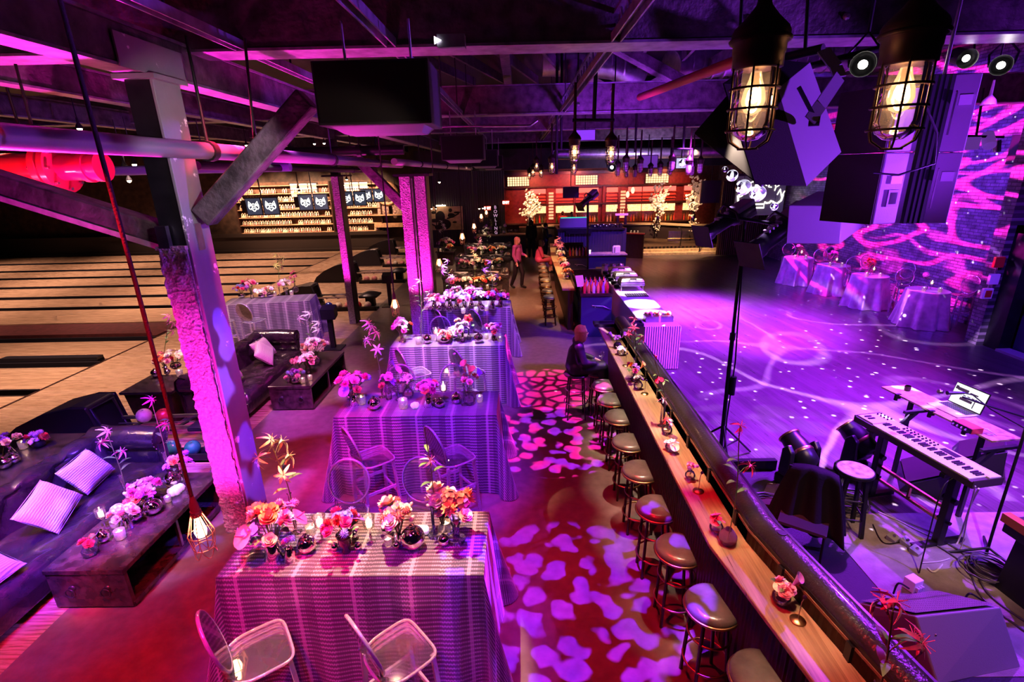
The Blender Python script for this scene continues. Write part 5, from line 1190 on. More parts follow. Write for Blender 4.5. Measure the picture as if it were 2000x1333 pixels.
# bar counter on the platform (curved) with steel front
t=thing('bar_counter','long dark bar counter before the back bar with pale top edge','bar counter',(0,0,0)); pth=[(1.2,27.3),(5.6,27.3),(7.3,27.2),(8.2,26.4),(8.9,25.9),(10.2,25.8)]
b=MB(); sweep(b,pth,[(-.25,.0),(.2,.0),(.2,1.0),(-.25,1.0)]); obj('counter_body',b,mat('dark panelled front',(.05,.03,.035),.4),t)
b=MB(); sweep(b,pth,[(-.32,1.0),(.28,1.0),(.28,1.07),(-.32,1.07)]); obj('counter_top',b,mat('pale bar top',(.5,.36,.24),.3),t)
b=MB(); b.box(7.45,8.5,25.65,25.75,.32,.8); obj('steel_kick_panel',b,STEEL,t)
b=MB(); b.tube([(7.4,25.6,.45),(7.9,25.5,.45),(8.6,25.4,.45)],.025,8); obj('foot_rail',b,BRASS,t)
# blossom trees in tall vases
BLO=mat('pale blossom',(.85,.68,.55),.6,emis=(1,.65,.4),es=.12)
def tree(base,H,w,label,seed):
    rr=random.Random(seed); t=thing('blossom_tree',label,'flowers',base); b=MB(); b.lathe([(.12,0),(.16,.05),(.1,.35),(.12,.5)],n=16); obj('vase',b,MIRR,t)
    br=MB(); bl=MB(); tips=[]
    for k in range(26):
        a=rr.uniform(0,6.28); h=rr.uniform(.35,1)*H; r=w*rr.uniform(.2,1)*(1-.35*abs(h/H-.65)); p=V((r*cos(a),r*sin(a)*.6,h)); br.tube([(0,0,.4),(p.x*.3,p.y*.3,.4+(h-.4)*.55),tuple(p)],.008,4)
        for j in range(9):
            f=rr.uniform(.45,1.05); q=V((p.x*f,p.y*f,.4+(h-.4)*f))+V((rr.gauss(0,.07),rr.gauss(0,.05),rr.gauss(0,.08))); bl.ball(q,rr.uniform(.03,.065),6,4); bl.ball(q+V((.04,0,.03)),rr.uniform(.02,.045),5,3)
    for j in range(40):
        q=V((rr.gauss(0,.1),rr.gauss(-.05,.06),rr.uniform(-.45,.5))); bl.ball(q,rr.uniform(.025,.05),5,3)
    obj('branch',br,DKWOOD,t); obj('blossom',bl,BLO,t); return t
tree((.55,26.6,1.07),1.9,.62,'pale blossom arrangement at the left end of the bar',3)
b=MB(); b.box(.0,1.15,26.3,27.0,.0,1.07); tag(obj('plinth',b,DKWOOD),'dark plinth under the left blossom arrangement','plinth')
tree((7.15,26.75,1.07),2.1,.55,'pale blossom arrangement spilling down the bar front, left of the steps pair',5)
tree((8.72,26.02,1.07),2.2,.6,'tallest blossom arrangement at the right end of the bar',8)
# exit signs and vertical sign
def text_mesh(s,size,ext=.004,spacing=1.0):
    cu=bpy.data.curves.new('txt','FONT'); cu.body=s; cu.size=size; cu.extrude=ext; cu.align_x='CENTER'; cu.align_y='CENTER'; cu.space_character=spacing; cu.offset=.002
    o=bpy.data.objects.new('txt',cu); COL.objects.link(o); dg=bpy.context.evaluated_depsgraph_get(); me=bpy.data.meshes.new_from_object(o.evaluated_get(dg)); bpy.data.objects.remove(o); return me
def text(name,s,size,m,parent,loc,rot=(pi/2,0,0),ext=.004):
    me=text_mesh(s,size,ext); me.materials.clear(); me.materials.append(m); o=bpy.data.objects.new(name,me); COL.objects.link(o); o.parent=parent; o.location=loc; o.rotation_euler=rot; return o
EX=emi('exit letters',(1,.85,.8),5)
for (u,v,Y,l) in ((952,407,27.2,'lit red exit sign at the left of the bar entrance'),(988,396,27.6,'lit red exit sign left of the blossom arrangement'),(1515,424,23.8,'lit red exit sign under the projection screen')):
    t=thing('exit_sign',l,'sign',py(u,v,Y)); b=MB(); b.box(-.17,.17,0,.06,-.1,.1); obj('sign_box',b,emi('exit red',(1,.08,.05),1.6),t); text('letters','EXIT',.17,EX,t,(0,-.006,0))
    b=MB(); b.tube([(0,.03,.1),(0,.03,.8)],.012,6); obj('hanger',b,BLK,t)
t=thing('vertical_sign','narrow vertical sign board with stacked letters by the entrance','sign',py(968,427,24)); b=MB(); b.box(-.16,.16,0,.06,-.78,.62); obj('board',b,BLK2,t)
for k,ch in enumerate('BOWLING'): text('letter',ch,.2,mat('pale sign letters',(.6,.4,.55),.5,emis=(.8,.5,.75),es=.5),t,(0,-.008,.5-.19*k))
b=MB(); b.tube([(.0,.03,-.78),(0,.03,-1.9)],.03,8); obj('sign_post',b,BLK,t)
# entrance high table with glassware, seen beyond the lounge
t=thing('host_table','dark high table with glassware at the bar entrance','table',(-.9,24.0,0)); b=MB(); b.box(-1.1,1.3,-.3,.3,.98,1.03); obj('table_top',b,mat('warm table edge',(.35,.2,.15),.35),t); b=MB(); b.box(-1.0,1.2,-.25,.25,0,.98); obj('table_base',b,BLUEB,t)
for k in range(14):
    t=thing('wine_glass','wine glass on the dark high table at the bar entrance, %s row %s'%(['front','back'][k%2],['first','second','third','fourth','fifth','sixth','seventh'][k//2]),'glass',(-1.85+.28*(k//2)+.1*(k%2),23.85+.2*(k%2),1.032),0,'wine glasses on the entrance table'); b=MB(); b.lathe([(.04,.001),(.006,.01),(.006,.09),(.05,.14),(.045,.22)],n=12,caps=False); obj('glass',b,clear('wine glass %d'%k,(.8,.75,.85),base=.2) if k==0 else MATS['wine glass 0'],t)
posy((-1.5,24.05,1.032),'lilac bouquet on the dark high table at the entrance, left','bowl',MIRR,[('hydrangea','purple',3),('rose','white',3)],.15,.14,1.5); posy((-.7,24.05,1.032),'white globe bouquet on the dark high table at the entrance, right','bowl',MIRR,[('hydrangea','white',3)],.18,.12,1.5)
# red glowing lanterns on the bar, signs
for i,(u,v) in enumerate(((1236,372),(1226,380))):
    t=thing('red_lantern','glowing red globe lamp hanging before the back bar, %s'%['right','left'][i],'lamp',py(u,v,26.5)); b=MB(); b.ball((0,0,0),(.09,.09,.16),14,10); obj('globe',b,emi('red lantern',(1,.10,.06),9),t); b=MB(); b.tube([(0,0,.15),(0,0,1.9)],.01,5); obj('cord',b,BLK,t)
t=thing('tap_tower','pink-lit beer tap tower standing on the bar','tap',py(1214,428,26.9)); z=1.07-t.location.z; b=MB(); b.box(-.32,.32,-.06,.06,z+.45,z+.55); obj('tap_bar',b,emi('pink tap glow',(.8,.15,.7),1.2),t)
for s in (-.2,.2): b=MB(); b.lathe([(.08,z),(.06,z+.45)],(s,0,0),12); obj('tap_column',b,mat('violet tap metal',(.3,.12,.4),.3,.6),t)
b=MB()
for k in range(5): b.lathe([(.02,z+.55),(.03,z+.8)],(-.26+.13*k,-.05,0),8)
obj('tap_handles',b,mat('red tap handle',(.6,.1,.08),.4),t)
# ================================================================== HANGING THINGS
def hexpy(b, pts): return b.hexa([py(u,v,y) for u,v,y in pts])
def wbox(t, b, P): # hexa in world coords relative to thing
    return b.hexa([V(p)-t.location for p in P])
# hanging black speakers along the grey rail
def hang_speaker(c,w,h,d,label):
    t=thing('hanging_speaker',label,'speaker',c,0,'black speakers hanging in a line from the grey rail')
    b=MB(); b.box(-w/2,w/2,-d/2,d/2,-h/2,h/2); obj('cabinet',b,MATT,t,bevel=.008)
    b=MB(); b.box(-w/2+.02,w/2-.02,-d/2-.006,-d/2,-h/2+.02,h/2-.02); obj('grille',b,mat('speaker grille cloth',(.008,.007,.008),.9),t)
    b=MB(); b.hexa([(-w*.36,-d*.1,-h/2-.05),(w*.36,-d*.1,-h/2-.05),(w*.36,d*.4,-h/2-.05),(-w*.36,d*.4,-h/2-.05),(-w*.42,-d*.4,-h/2),(w*.42,-d*.4,-h/2),(w*.42,d*.45,-h/2),(-w*.42,d*.45,-h/2)]); obj('bottom_plate',b,mat('violet grey plate',(.2,.16,.22),.45),t)
    b=MB()
    for sx in (-1,1): b.tube([(sx*w*.3,0,h/2),(sx*w*.3,0,5.0-c[2])],.012,6)
    obj('hanger_rod',b,STEEL,t); return t
for (x,y,z,w,l) in ((-1.15,4.72,4.42,.92,'largest black box speaker hanging near the camera, top left of centre'),(-1.12,11.2,4.28,.86,'second black box speaker in the line, smaller in view'),(-1.0,16.2,4.2,.8,'third black box speaker in the line'),(-.95,20.3,4.15,.75,'fourth black box speaker in the line, near the back')):
    hang_speaker((x,y,z),w,.47,.62,l)
# exit light box on first crossbeam
t=thing('emergency_light','small purple-grey light box with a white arrow under the nearest crossbeam','light',py(882,82,5.0)); b=MB(); b.box(-.12,.12,-.06,.06,-.05,.05); obj('housing',b,GREYM,t); b=MB(); b.prism([(-.14,-.03),(-.08,0),(-.14,.03)],0,.01); o=obj('arrow',b,emi('arrow light',(.95,.9,1),5),t); o.location=(0,-.07,0); o.rotation_euler=(pi/2,0,0)
# caged jar lamps
IRON=mat('dark bronze iron',(.06,.035,.03),.45,.7,var=.3); LAMPG=clear('jar glass',(.99,.94,.88),base=.06,haze=.05)
FROST=clear('bulb glass',(1,.9,.75),base=.05)
_n=FROST.node_tree; _e=_n.nodes.new('ShaderNodeEmission'); _e.inputs[0].default_value=(1,.6,.32,1); _e.inputs[1].default_value=1.5; _m=_n.nodes.new('ShaderNodeMixShader'); _m.inputs[0].default_value=.30; _o=_n.nodes['Material Output']; _s=_o.inputs[0].links[0].from_socket; _n.links.new(_s,_m.inputs[1]); _n.links.new(_e.outputs[0],_m.inputs[2]); _n.links.new(_m.outputs[0],_o.inputs[0])
LAMPOFF=clear('jar glass with lit haze',(.93,.92,.98),base=.14,haze=.30)  # white haze in the glass stands in for light on unlit jars
COIL=emi('lamp filament',(1,.66,.36),26); BULBG=emi('lamp bulb glow',(1,.5,.18),2.2)
def make_cage(on=True):
    t=thing('caged_jar_lamp','','lamp')
    b=MB(); b.lathe([(.02,.32),(.026,.30),(.05,.27),(.085,.235),(.092,.22),(.092,.19),(.085,.185),(.085,.16),(.082,.155),(.082,.115),(.07,.11)],n=24); b.lathe([(.096,.205),(.1,.2),(.096,.192)],n=24); obj('cap',b,IRON,t)
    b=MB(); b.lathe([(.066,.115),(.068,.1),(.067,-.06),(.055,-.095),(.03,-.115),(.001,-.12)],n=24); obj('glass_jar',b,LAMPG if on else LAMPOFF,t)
    b=MB()
    for k in range(6):
        a=2*pi*k/6; c,s=cos(a),sin(a); b.tube([(.079*c,.079*s,.125),(.079*c,.079*s,-.09),(.07*c,.07*s,-.12),(.03*c,.03*s,-.145)],.0035,6)
    for z in (.05,-.015,-.085): b.tube([(.08*cos(2*pi*k/24),.08*sin(2*pi*k/24),z) for k in range(24)],.0042,6,closed=True)
    b.tube([(.032*cos(2*pi*k/16),.032*sin(2*pi*k/16),-.145) for k in range(16)],.004,6,closed=True); obj('wire_guard',b,IRON,t)
    b=MB(); b.tube([(0,0,.3),(0,0,.95)],.022,10); obj('stem_pipe',b,IRON,t)
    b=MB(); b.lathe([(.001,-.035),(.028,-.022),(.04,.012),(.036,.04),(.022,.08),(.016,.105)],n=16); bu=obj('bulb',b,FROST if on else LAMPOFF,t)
    if on:
        b=MB(); b.tube([(.013*cos(k),.013*sin(k),.012+.0028*k) for k in range(14)],.0035,5); b.ball((0,0,.03),(.018,.018,.026),10,8); obj('filament',b,COIL,bu)
        b=MB(); b.lathe([(.012,.1),(.012,.06)],n=8); obj('socket',b,BRASS,bu)
    return t
_off=None
def cage(p,label,s=1,on=True): return place('cage%d'%on,(lambda: make_cage(on)),p,0,label,'lit caged jar lamps' if on else 'unlit caged jar lamps',s)
cage(py(1470,205,1.95),'large lit caged jar lamp at upper right, the left one of the near pair',1.0)
cage(py(1757,200,1.95),'large lit caged jar lamp at upper right, the right one of the near pair',1.05)
cage(py(1122,300,8.4),'lit caged jar lamp in mid ceiling, left one of the middle pair',1.05); cage(py(1193,302,8.4),'lit caged jar lamp in mid ceiling, right one of the middle pair',1.05)
for (u,v,Y,l) in ((1078,328,13,'hanging from a bent pipe arm'),(1048,326,17.5,'highest of the far left cluster'),(1041,338,19.5,'leftmost of the far left cluster'),(1057,339,19.5,'rightmost of the far left cluster'),(1121,330,14,'directly below the middle pair left lamp'),(1034,344,22,'tiny one over the bar entrance')): cage(py(u,v,Y),'small lit caged jar lamp, '+l,1.05)
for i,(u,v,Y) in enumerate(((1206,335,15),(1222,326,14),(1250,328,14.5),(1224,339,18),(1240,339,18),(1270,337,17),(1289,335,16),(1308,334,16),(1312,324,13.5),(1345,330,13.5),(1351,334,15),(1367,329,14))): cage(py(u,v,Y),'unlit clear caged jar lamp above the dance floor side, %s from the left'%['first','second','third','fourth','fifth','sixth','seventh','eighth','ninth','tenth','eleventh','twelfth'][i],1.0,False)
t=thing('lamp_arm','black bent pipe arms carrying the middle caged lamps','pipe arm',py(1160,235,8.4)); b=MB(); b.tube(rel(t,py(1118,235,8.4),py(1200,235,8.4)),.025,8); b.tube(rel(t,py(1160,235,8.4),py(1165,110,8.4)),.03,8); b.tube(rel(t,py(1078,310,13),py(1080,295,13),py(1090,292,13),py(1122,292,13)),.03,8); obj('arm',b,BLK,t)
t=thing('lamp_arm','black square pipe frame carrying unlit lamps at right','pipe arm',py(1330,290,13.5)); b=MB(); b.tube(rel(t,py(1312,318,13.5),py(1312,291,13.5),py(1352,291,13.5),py(1352,325,13.5)),.03,8); b.tube(rel(t,py(1334,291,13.5),py(1338,225,13.5)),.03,8); obj('arm',b,BLK,t)
for u,v0,v1,Y,l in ((1087,228,340,12,'thin black drop pole left of the middle lamps'),(1096,228,292,12.5,'second thin black drop pole near the bent lamp arm'),(1240,258,298,15,'thin black drop pole over the far dance floor')): 
    b=MB(); a=py(u,v1,Y); b.tube([V((a.x,a.y,6.43)),a],.03,8); tag(obj('drop_pole',b,BLK),l,'pole')
# monitors and panels hanging at mid distance
def panel(u,v,Y,w,h,m,label,rz=0):
    t=thing('hanging_monitor',label,'monitor',py(u,v,Y),rz); b=MB(); b.box(-w/2,w/2,0,.08,-h/2,h/2); obj('housing',b,BLK2,t); b=MB(); b.box(-w/2+.02,w/2-.02,-.01,0,-h/2+.02,h/2-.02); obj('face',b,m,t); b=MB(); b.tube([(0,.04,h/2),(0,.04,h/2+.6)],.015,6); obj('hanger',b,BLK,t)
VF=mat('violet lit face',(.16,.12,.28),.4,emis=(.25,.08,.5),es=.35)
panel(1143,264,13,.5,.26,VF,'purple-faced hanging panel above the middle lamps'); panel(1266,316,17,.62,.4,VF,'dim blue hanging screen above the bar approach'); panel(1331,319,16,.35,.32,mat('pale lit face',(.6,.65,.65),.4,emis=(.6,.7,.75),es=.6),'small pale lit panel beside the unlit lamps'); panel(1115,376,20.5,.62,.42,mat('charcoal face',(.05,.05,.055),.5),'dark charcoal monitor hanging before the back bar'); panel(1388,375,22,.8,.9,mat('black face',(.01,.01,.012),.5),'large black hanging screen right of the blossom trees')
# mirror balls
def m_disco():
    t=NT('mirror tiles with painted glints'); tc=t.n('ShaderNodeTexCoord'); v=t.n('ShaderNodeTexVoronoi',i_Scale=14.0); t.l(tc.outputs['Object'],v.inputs['Vector']); t.l(t.ramp(v.outputs['Color'],[(.35,(.15,.12,.22)),(.6,(.9,.9,1))]),t.b.inputs['Base Color']); t.b.inputs['Metallic'].default_value=.8; t.b.inputs['Roughness'].default_value=.2
    t.b.inputs['Emission Color'].default_value=(.85,.85,1,1); t.l(t.ramp(v.outputs['Color'],[(.4,(0,0,0)),(.6,(.9,.9,.9))]),t.b.inputs['Emission Strength']); return t.m  # bright tiles glow in place of reflected spotlights
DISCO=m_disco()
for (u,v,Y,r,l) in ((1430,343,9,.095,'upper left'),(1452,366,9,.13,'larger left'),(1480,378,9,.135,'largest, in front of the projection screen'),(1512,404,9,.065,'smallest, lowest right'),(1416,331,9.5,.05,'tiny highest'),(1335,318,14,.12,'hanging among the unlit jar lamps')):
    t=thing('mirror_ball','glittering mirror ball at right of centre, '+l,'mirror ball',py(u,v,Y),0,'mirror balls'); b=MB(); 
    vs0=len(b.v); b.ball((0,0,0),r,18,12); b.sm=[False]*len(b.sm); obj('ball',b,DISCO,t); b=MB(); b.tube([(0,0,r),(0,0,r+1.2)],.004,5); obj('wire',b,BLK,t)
# projection screen with BROOKLYN in an arch over a ribbon outline
sc=py(1485,380,21.2); t=thing('projection_screen','grey projection screen reading BROOKLYN over a scrolled ribbon outline','screen',sc)
b=MB(); b.box(-.98,.98,0,.06,-.82,.72); obj('screen_sheet',b,mat('grey screen cloth',(.16,.15,.18),.6,emis=(.5,.45,.55),es=.05),t); LG=emi('projected cream light',(1,.95,.72),2.6)
b=MB(); b.box(-1.02,1.02,-.02,.08,.72,.8); obj('screen_bar',b,BLK,t)
for m in (-1,1): b=MB(); b.tube([(m*.8,.03,.8),(m*.8,.03,6.4-sc.z)],.015,6); obj('hanger_rod',b,BLK,t)
for k,ch in enumerate('BROOKLYN'):
    xx=-.80+1.60*k/7; text('letter',ch,.36,LG,t,(xx,-.02,.45-.42*(xx/.8)**2),(pi/2,radians(24)*xx/.8,0),.004)
b=MB(); S=lambda pts: b.tube([(x,-.015,z) for x,z in pts],.035,6)
for m in (-1,1): S([(m*.9,-.02),(m*.86,-.25),(m*.7,-.38),(m*.55,-.3),(m*.45,-.26),(m*.4,-.33),(m*.28,-.34),(m*.2,-.3)])
b.tube([(x,-.015,z) for x,z in ((-.2,-.38),(.2,-.38),(.2,-.52),(-.2,-.52))],.03,6,closed=True); o=obj('ribbon_outline',b,LG,t); 
# backdrop panels by the screen
b=MB(); b.box(8.9,10.9,23.0,23.1,0,3.2); struct('wall_back',b,m_corr('red brown corrugated panel',(.10,.045,.035),.09))
# ---------------------------------------------------------------- right speaker cluster
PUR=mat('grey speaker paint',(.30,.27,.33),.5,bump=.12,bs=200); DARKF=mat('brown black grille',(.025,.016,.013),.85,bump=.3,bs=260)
def solid(name,label,cat,P,m,mf=None,front=None,extra=None):
    c=sum((V(p) for p in P),V())/8; t=thing(name,label,cat,c); b=MB(); wbox(t,b,P); obj('cabinet',b,m,t,bevel=.008); return t
def off(p,v): return V(p)+V(v)
# tilted cabinet: purple side face given, body goes to the left and back
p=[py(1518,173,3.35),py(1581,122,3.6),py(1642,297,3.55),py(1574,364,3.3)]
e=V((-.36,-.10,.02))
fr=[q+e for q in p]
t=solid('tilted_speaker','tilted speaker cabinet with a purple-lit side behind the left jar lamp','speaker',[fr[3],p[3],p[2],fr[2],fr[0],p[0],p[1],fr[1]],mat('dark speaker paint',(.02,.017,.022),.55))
b=MB(); b.quad(*[q-e.normalized()*.005-t.location for q in p]); obj('side_panel',b,PUR,t)  # lighter sheet added as the lit side; body colour is darkened as shade
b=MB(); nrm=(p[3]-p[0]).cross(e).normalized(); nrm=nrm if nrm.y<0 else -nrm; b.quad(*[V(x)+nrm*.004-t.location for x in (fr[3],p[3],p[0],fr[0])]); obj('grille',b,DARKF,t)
b=MB(); b.quad(*[V(x)+e.normalized()*.004-t.location for x in (fr[0],fr[1],fr[2],fr[3])]); obj('side_shade',b,DARKF,t)  # dark sheet added so the left side reads as shaded
b=MB(); c=py(1580,237,3.35); b.tube(rel(t,c,off(c,(.05,-.03,0))),.03,12); b.bar(rel(t,off(c,(.02,-.04,0)))[0],rel(t,py(1560,170,3.3))[0],.012,.02); obj('yoke_knob',b,BLK,t)
b=MB(); q=rel(t,py(1582,235,3.3),py(1603,205,3.32),py(1640,150,3.45),py(1632,130,3.5),py(1608,98,3.6))
for i in range(4): b.bar(q[i],q[i+1],.075,.012,(0,1,0))
obj('yoke_arm',b,PUR,t); b=MB(); b.tube(rel(t,py(1535,112,3.9),py(1608,95,3.7)),.03,8); b.tube(rel(t,py(1572,110,3.8),py(1580,-30,3.8)),.012,6); obj('yoke_bar',b,BLK,t)
P2=[py(1354,261,3.55),py(1487,367,3.5),py(1545,330,4.1),py(1420,240,4.1),py(1419,187,3.6),py(1530,270,3.55),py(1560,240,4.1),py(1470,170,4.1)]
t=solid('tilted_speaker','dark tilted speaker cabinet, the left one behind the left jar lamp','speaker',P2,mat('dark speaker paint',(.02,.017,.022),.55))
b=MB(); b.tube(rel(t,py(1440,180,3.9),py(1450,-20,3.9)),.012,6); obj('hanger_rod',b,BLK,t)
# upright pair of stacked cabinets
zb=3.33
A,Bq,Cq=pz(1603,431,zb),pz(1703.5,439,zb),pz(1757.5,436.5,zb); zt=py(1759,165,Bq.y).z; zm=py(1732,298,Bq.y).z
Dq=A+(Cq-Bq)
def stack(A,B,C,D,z0,z1,label):
    P=[V((*q.xy,z0)) for q in (A,B,C,D)]+[V((*q.xy,z1)) for q in (A,B,C,D)]
    t=solid('stage_speaker',label,'speaker',P,PUR); n=(B-A).cross(V((0,0,1))).normalized(); n=n if n.y<0 else -n; sh=n*.006
    b=MB(); b.hexa([x-t.location for x in [V((*A.xy,z0))+sh*3,V((*B.xy,z0))+sh*3-(B-A)*.02,V((*B.xy,z0))-(B-A)*.02,V((*A.xy,z0)),V((*A.xy,z1))+sh*3,V((*B.xy,z1))+sh*3-(B-A)*.02,V((*B.xy,z1))-(B-A)*.02,V((*A.xy,z1))]]); obj('grille',b,DARKF,t); return t
def side_plate(t,B,C,f,z,w,h,m,nm):
    n=(C-B).cross(V((0,0,1))).normalized(); c=B+(C-B)*f; 
    if n.dot(V((-c.x,-c.y,0)))<0: n=-n
    d=(C-B).normalized(); o=V((c.x,c.y,z))-t.location; b=MB(); q=[o+d*sx*w/2+V((0,0,sz*h/2))+n*k for k in (0.002,.014) for sx,sz in ((-1,-1),(1,-1),(1,1),(-1,1))]
    b.hexa(q); return obj(nm,b,m,t)
t=stack(A,Bq,Cq,Dq,zb,zm-.004,'lower upright stage speaker of the left stack at upper right, with a vented plate'); LBL=mat('pale speaker label',(.6,.55,.65),.4)
side_plate(t,Bq,Cq,.5,zb+.34,.1,.06,LBL,'input_plate'); v=side_plate(t,Bq,Cq,.5,zb+.2,.1,.13,mat('vent plate',(.25,.2,.3),.4),'vent_plate'); side_plate(t,Bq,Cq,.5,zb+.2,.07,.09,DARKF,'vent_slots')
stack(A,Bq,Cq,Dq,zm+.004,zt,'upper upright stage speaker of the left stack, behind the right jar lamp')
D2,E2=pz(1801,436,zb),pz(1849,436.5,zb); off2=(A-Bq)*.45
zt2=py(1893,142,E2.y).z; zm2=py(1858,297,E2.y).z
for z0,z1,l in ((zb,zm2-.004,'lower upright stage speaker of the right stack at upper right'),(zm2+.004,zt2,'upper upright stage speaker of the right stack at upper right')):
    P=[V((*q.xy,z)) for z in (z0,z1) for q in (D2+V((-.0,.0,0)),E2,E2+V((.10,.42,0)),D2+V((.10,.42,0)))]
    t=solid('stage_speaker',l,'speaker',P,PUR); side_plate(t,D2,E2,.55,z0+(z1-z0)*.67,.08,.07,LBL,'label_plate'); side_plate(t,D2,E2,.16,z0+(z1-z0)*.5,.01,.3,STEEL,'side_rail')
t=thing('rigging_rails','bundle of dark vertical rigging rails between the two speaker stacks','rigging',(Cq+D2)/2); b=MB()
for f in (.15,.4,.6,.85): q=Cq+(D2-Cq)*f; b.box(q.x-.014-t.location.x,q.x+.014-t.location.x,q.y-.02-t.location.y,q.y+.02-t.location.y,0,zt2-zb)
obj('rails',b,BLK2,t); b=MB(); q=Cq+(D2-Cq)*.5-t.location; b.tube([q+V((0,0,1.0)),q+V((0,0,2.2))],.012,6); obj('hanger_rod',b,STEEL,t)
b=MB(); b.tube([py(1705,338,4.0),py(1755,342,3.95),py(1825,320,3.95),py(1830,260,3.95),py(1803,195,3.95)],.008,6); tag(obj('speaker_cable',b,CABLE),'black cable looping from the input plate of the left stack','cable')
zl=3.15
P=[py(1535,476,4.9),py(1640,477,4.9),py(1690,440,5.6),py(1590,440,5.6)]; P=P+[q+V((0,.05,.35)) for q in P]
t=solid('stage_speaker','low angled speaker cabinet under the left stack, purple underside','speaker',P,PUR); b=MB(); b.tube(rel(t,py(1620,438,5.3),py(1630,300,5.3)),.02,8); obj('hanger_rod',b,BLK,t)
# lighting bar and bright stage lights at upper right
b=MB(); b.tube([py(1540,140,5.2),py(1720,95,5.0)],.03,8); tag(obj('lighting_bar',b,BLK),'black lighting bar behind the right jar lamp','bar')
LED=emi('stage lamp lens',(1,.95,.85),30)
def par(p,tgt,label,on=True,s=1.0,m=None):
    d=(V(tgt)-V(p)).normalized(); t=thing('stage_light',label,'stage light',p,0,None); F=frame(d).to_4x4(); 
    b=MB(F.copy()); b.lathe([(.001,-.23),(.05,-.22),(.085,-.18),(.085,.08),(.10,.14)],n=18); obj('lamp_can',b,BLK,t)
    b=MB(F.copy()); b.lathe([(.001,.10),(.036,.10)],n=16); obj('lens',b,LED if on else mat('dark lens',(.05,.04,.09),.05),t)
    b=MB(); b.tube([F@V((.1,0,0)),F@V((.12,0,-.1))+V((0,0,.12)),V((0,0,.26)),F@V((-.12,0,-.1))+V((0,0,.12)),F@V((-.1,0,0))],.012,6); obj('yoke',b,BLK,t); b=MB(); b.tube([(0,0,.26),(0,0,6.43-p.z)],.014,6); obj('drop_rod',b,BLK,t); return t
par(py(1685,128,5.0),(0,0,4.2),'bright white stage light behind the right jar lamp')
par(py(1880,112,6.5),(3,0,3),'stage light with bright spark near the top right speakers'); par(py(1955,128,6.2),(0,0,3.9),'brightest stage light at the far upper right')
par(py(1195,327,12),(0,0,3.8),'bright star-like white stage light above the middle of the room'); 
t=thing('bell_lamp','small pale bell lamp hanging beside the stage speakers','lamp',py(1930,205,7.5)); b=MB(); b.lathe([(.09,0),(.07,.06),(.02,.12),(.012,.3)],n=16); obj('shade',b,WHITE,t); b=MB(); b.tube([(0,0,.28),(0,0,6.4-t.location.z)],.01,6); obj('cord',b,BLK,t)
# wall mounted dark bundle and black screen on the right wall
t=thing('wall_screen','black screen on the right wall at the photo edge','screen',(10.72,11.3,4.0),0); b=MB(); b.box(0,.12,-.75,.6,-.3,.3); obj('housing',b,BLK2,t,bevel=.01); b=MB(); b.box(.1,.2,-.2,.2,-.1,.1); obj('bracket',b,STEEL,t)
t=thing('wall_projector','dark lamp cluster on an arm in front of the right wall','projector',py(1905,275,10.2)); b=MB(); b.tube([(0,0,0),(0,.1,.9)],.02,6); b.bar((-.5,0,.1),(.5,0,.05),.04,.04); obj('arm',b,BLK,t); b=MB(); b.cbox((-.15,0,-.05),.25,.3,.22); b.tube([(.2,-.1,-.1),(.28,.1,.1)],.1,12); obj('lamp_body',b,VF,t); b=MB(); b.tube([(-.4,0,.0),(-.45,0,-.2)],.07,10); b.tube([(.4,0,0),(.45,0,-.2)],.06,10); obj('lens',b,CHROME,t)
for (u,v,l,c) in ((1948,512,'red alarm bell box at the top of the brick pier','red'),(1938,545,'white switch box on the brick pier','w'),(1925,573,'white framed red fire alarm box on the brick pier','rw')):
    p=py(u,v,10.44); t=thing('wall_box',l,'box',p); b=MB(); b.box(-.1,.1,-.06,.0,-.11,.11); obj('box',b,mat('alarm red',(.5,.03,.03),.4) if c=='red' else WHITE,t,bevel=.008)
    if c=='rw': b=MB(); b.box(-.06,.06,-.075,-.06,-.07,.07); obj('red_face',b,mat('alarm red',(.5,.03,.03),.4),t)
    b=MB(); b.tube([(0,-.02,.1),(0,-.02,.25)],.012,6); obj('conduit',b,STEEL,t)
# track lights and bare bulbs over the lanes
def bulb(p,label,s=1,shade=True):
    t=thing('track_lamp',label,'lamp',p,0,'small warm lamps over the lanes'); b=MB(); b.lathe([(.05,-.01),(.04,.03),(.018,.07),(.015,.14)],n=12); obj('shade',b,BLK2,t); b=MB(); b.ball((0,0,-.01),.034,10,8); obj('bulb',b,emi('track bulb',(1,.72,.4),25),t); b=MB(); b.tube([(0,0,.13),(0,0,.7)],.008,5); obj('cord',b,BLK,t); t.scale=(s,)*3; return t
BU=[(155,250,8,'at the upper left with a bell shade'),(252,352,9.5,'left of the masonry post, behind the brace'),(400,320,9,'just right of the masonry post'),(428,362,16,'right of the post, lower left of a pair'),(436,356,16,'right of the post, second of a pair'),(614,280,15,'first of the row by the grey pipe'),(633,279,15.5,'second of the row by the grey pipe'),(582,368,24,'bright pair over the left shoe rack, upper'),(584,374,24,'bright pair over the left shoe rack, lower'),(677,350,23,'over the slim magenta column'),(736,350,22,'above the rightmost screens'),(671,361,24,'beside the slim column'),(773,387,26,'at the foot of the pillar brace'),(858,355,21,'right of the pink pillars'),(481,283,14,'tiny one above the grey pipe'),(843,407,27.1,'at the left of the mural'),(851,407,27.1,'at the right of the mural picture light'),(936,407,26.5,'left of the exit sign'),(943,406,26.5,'nearest the exit sign')]
for u,v,Y,l in BU: bulb(py(u,v,Y),'warm bare lamp '+l,1.0 if Y<20 else 1.3)
for i,(u,v,Y) in enumerate(((262,320,8.6),(243,325,8.6))): bulb(py(u,v,Y),'small shaded lamp under a white box left of the post, %s'%['right','left'][i])
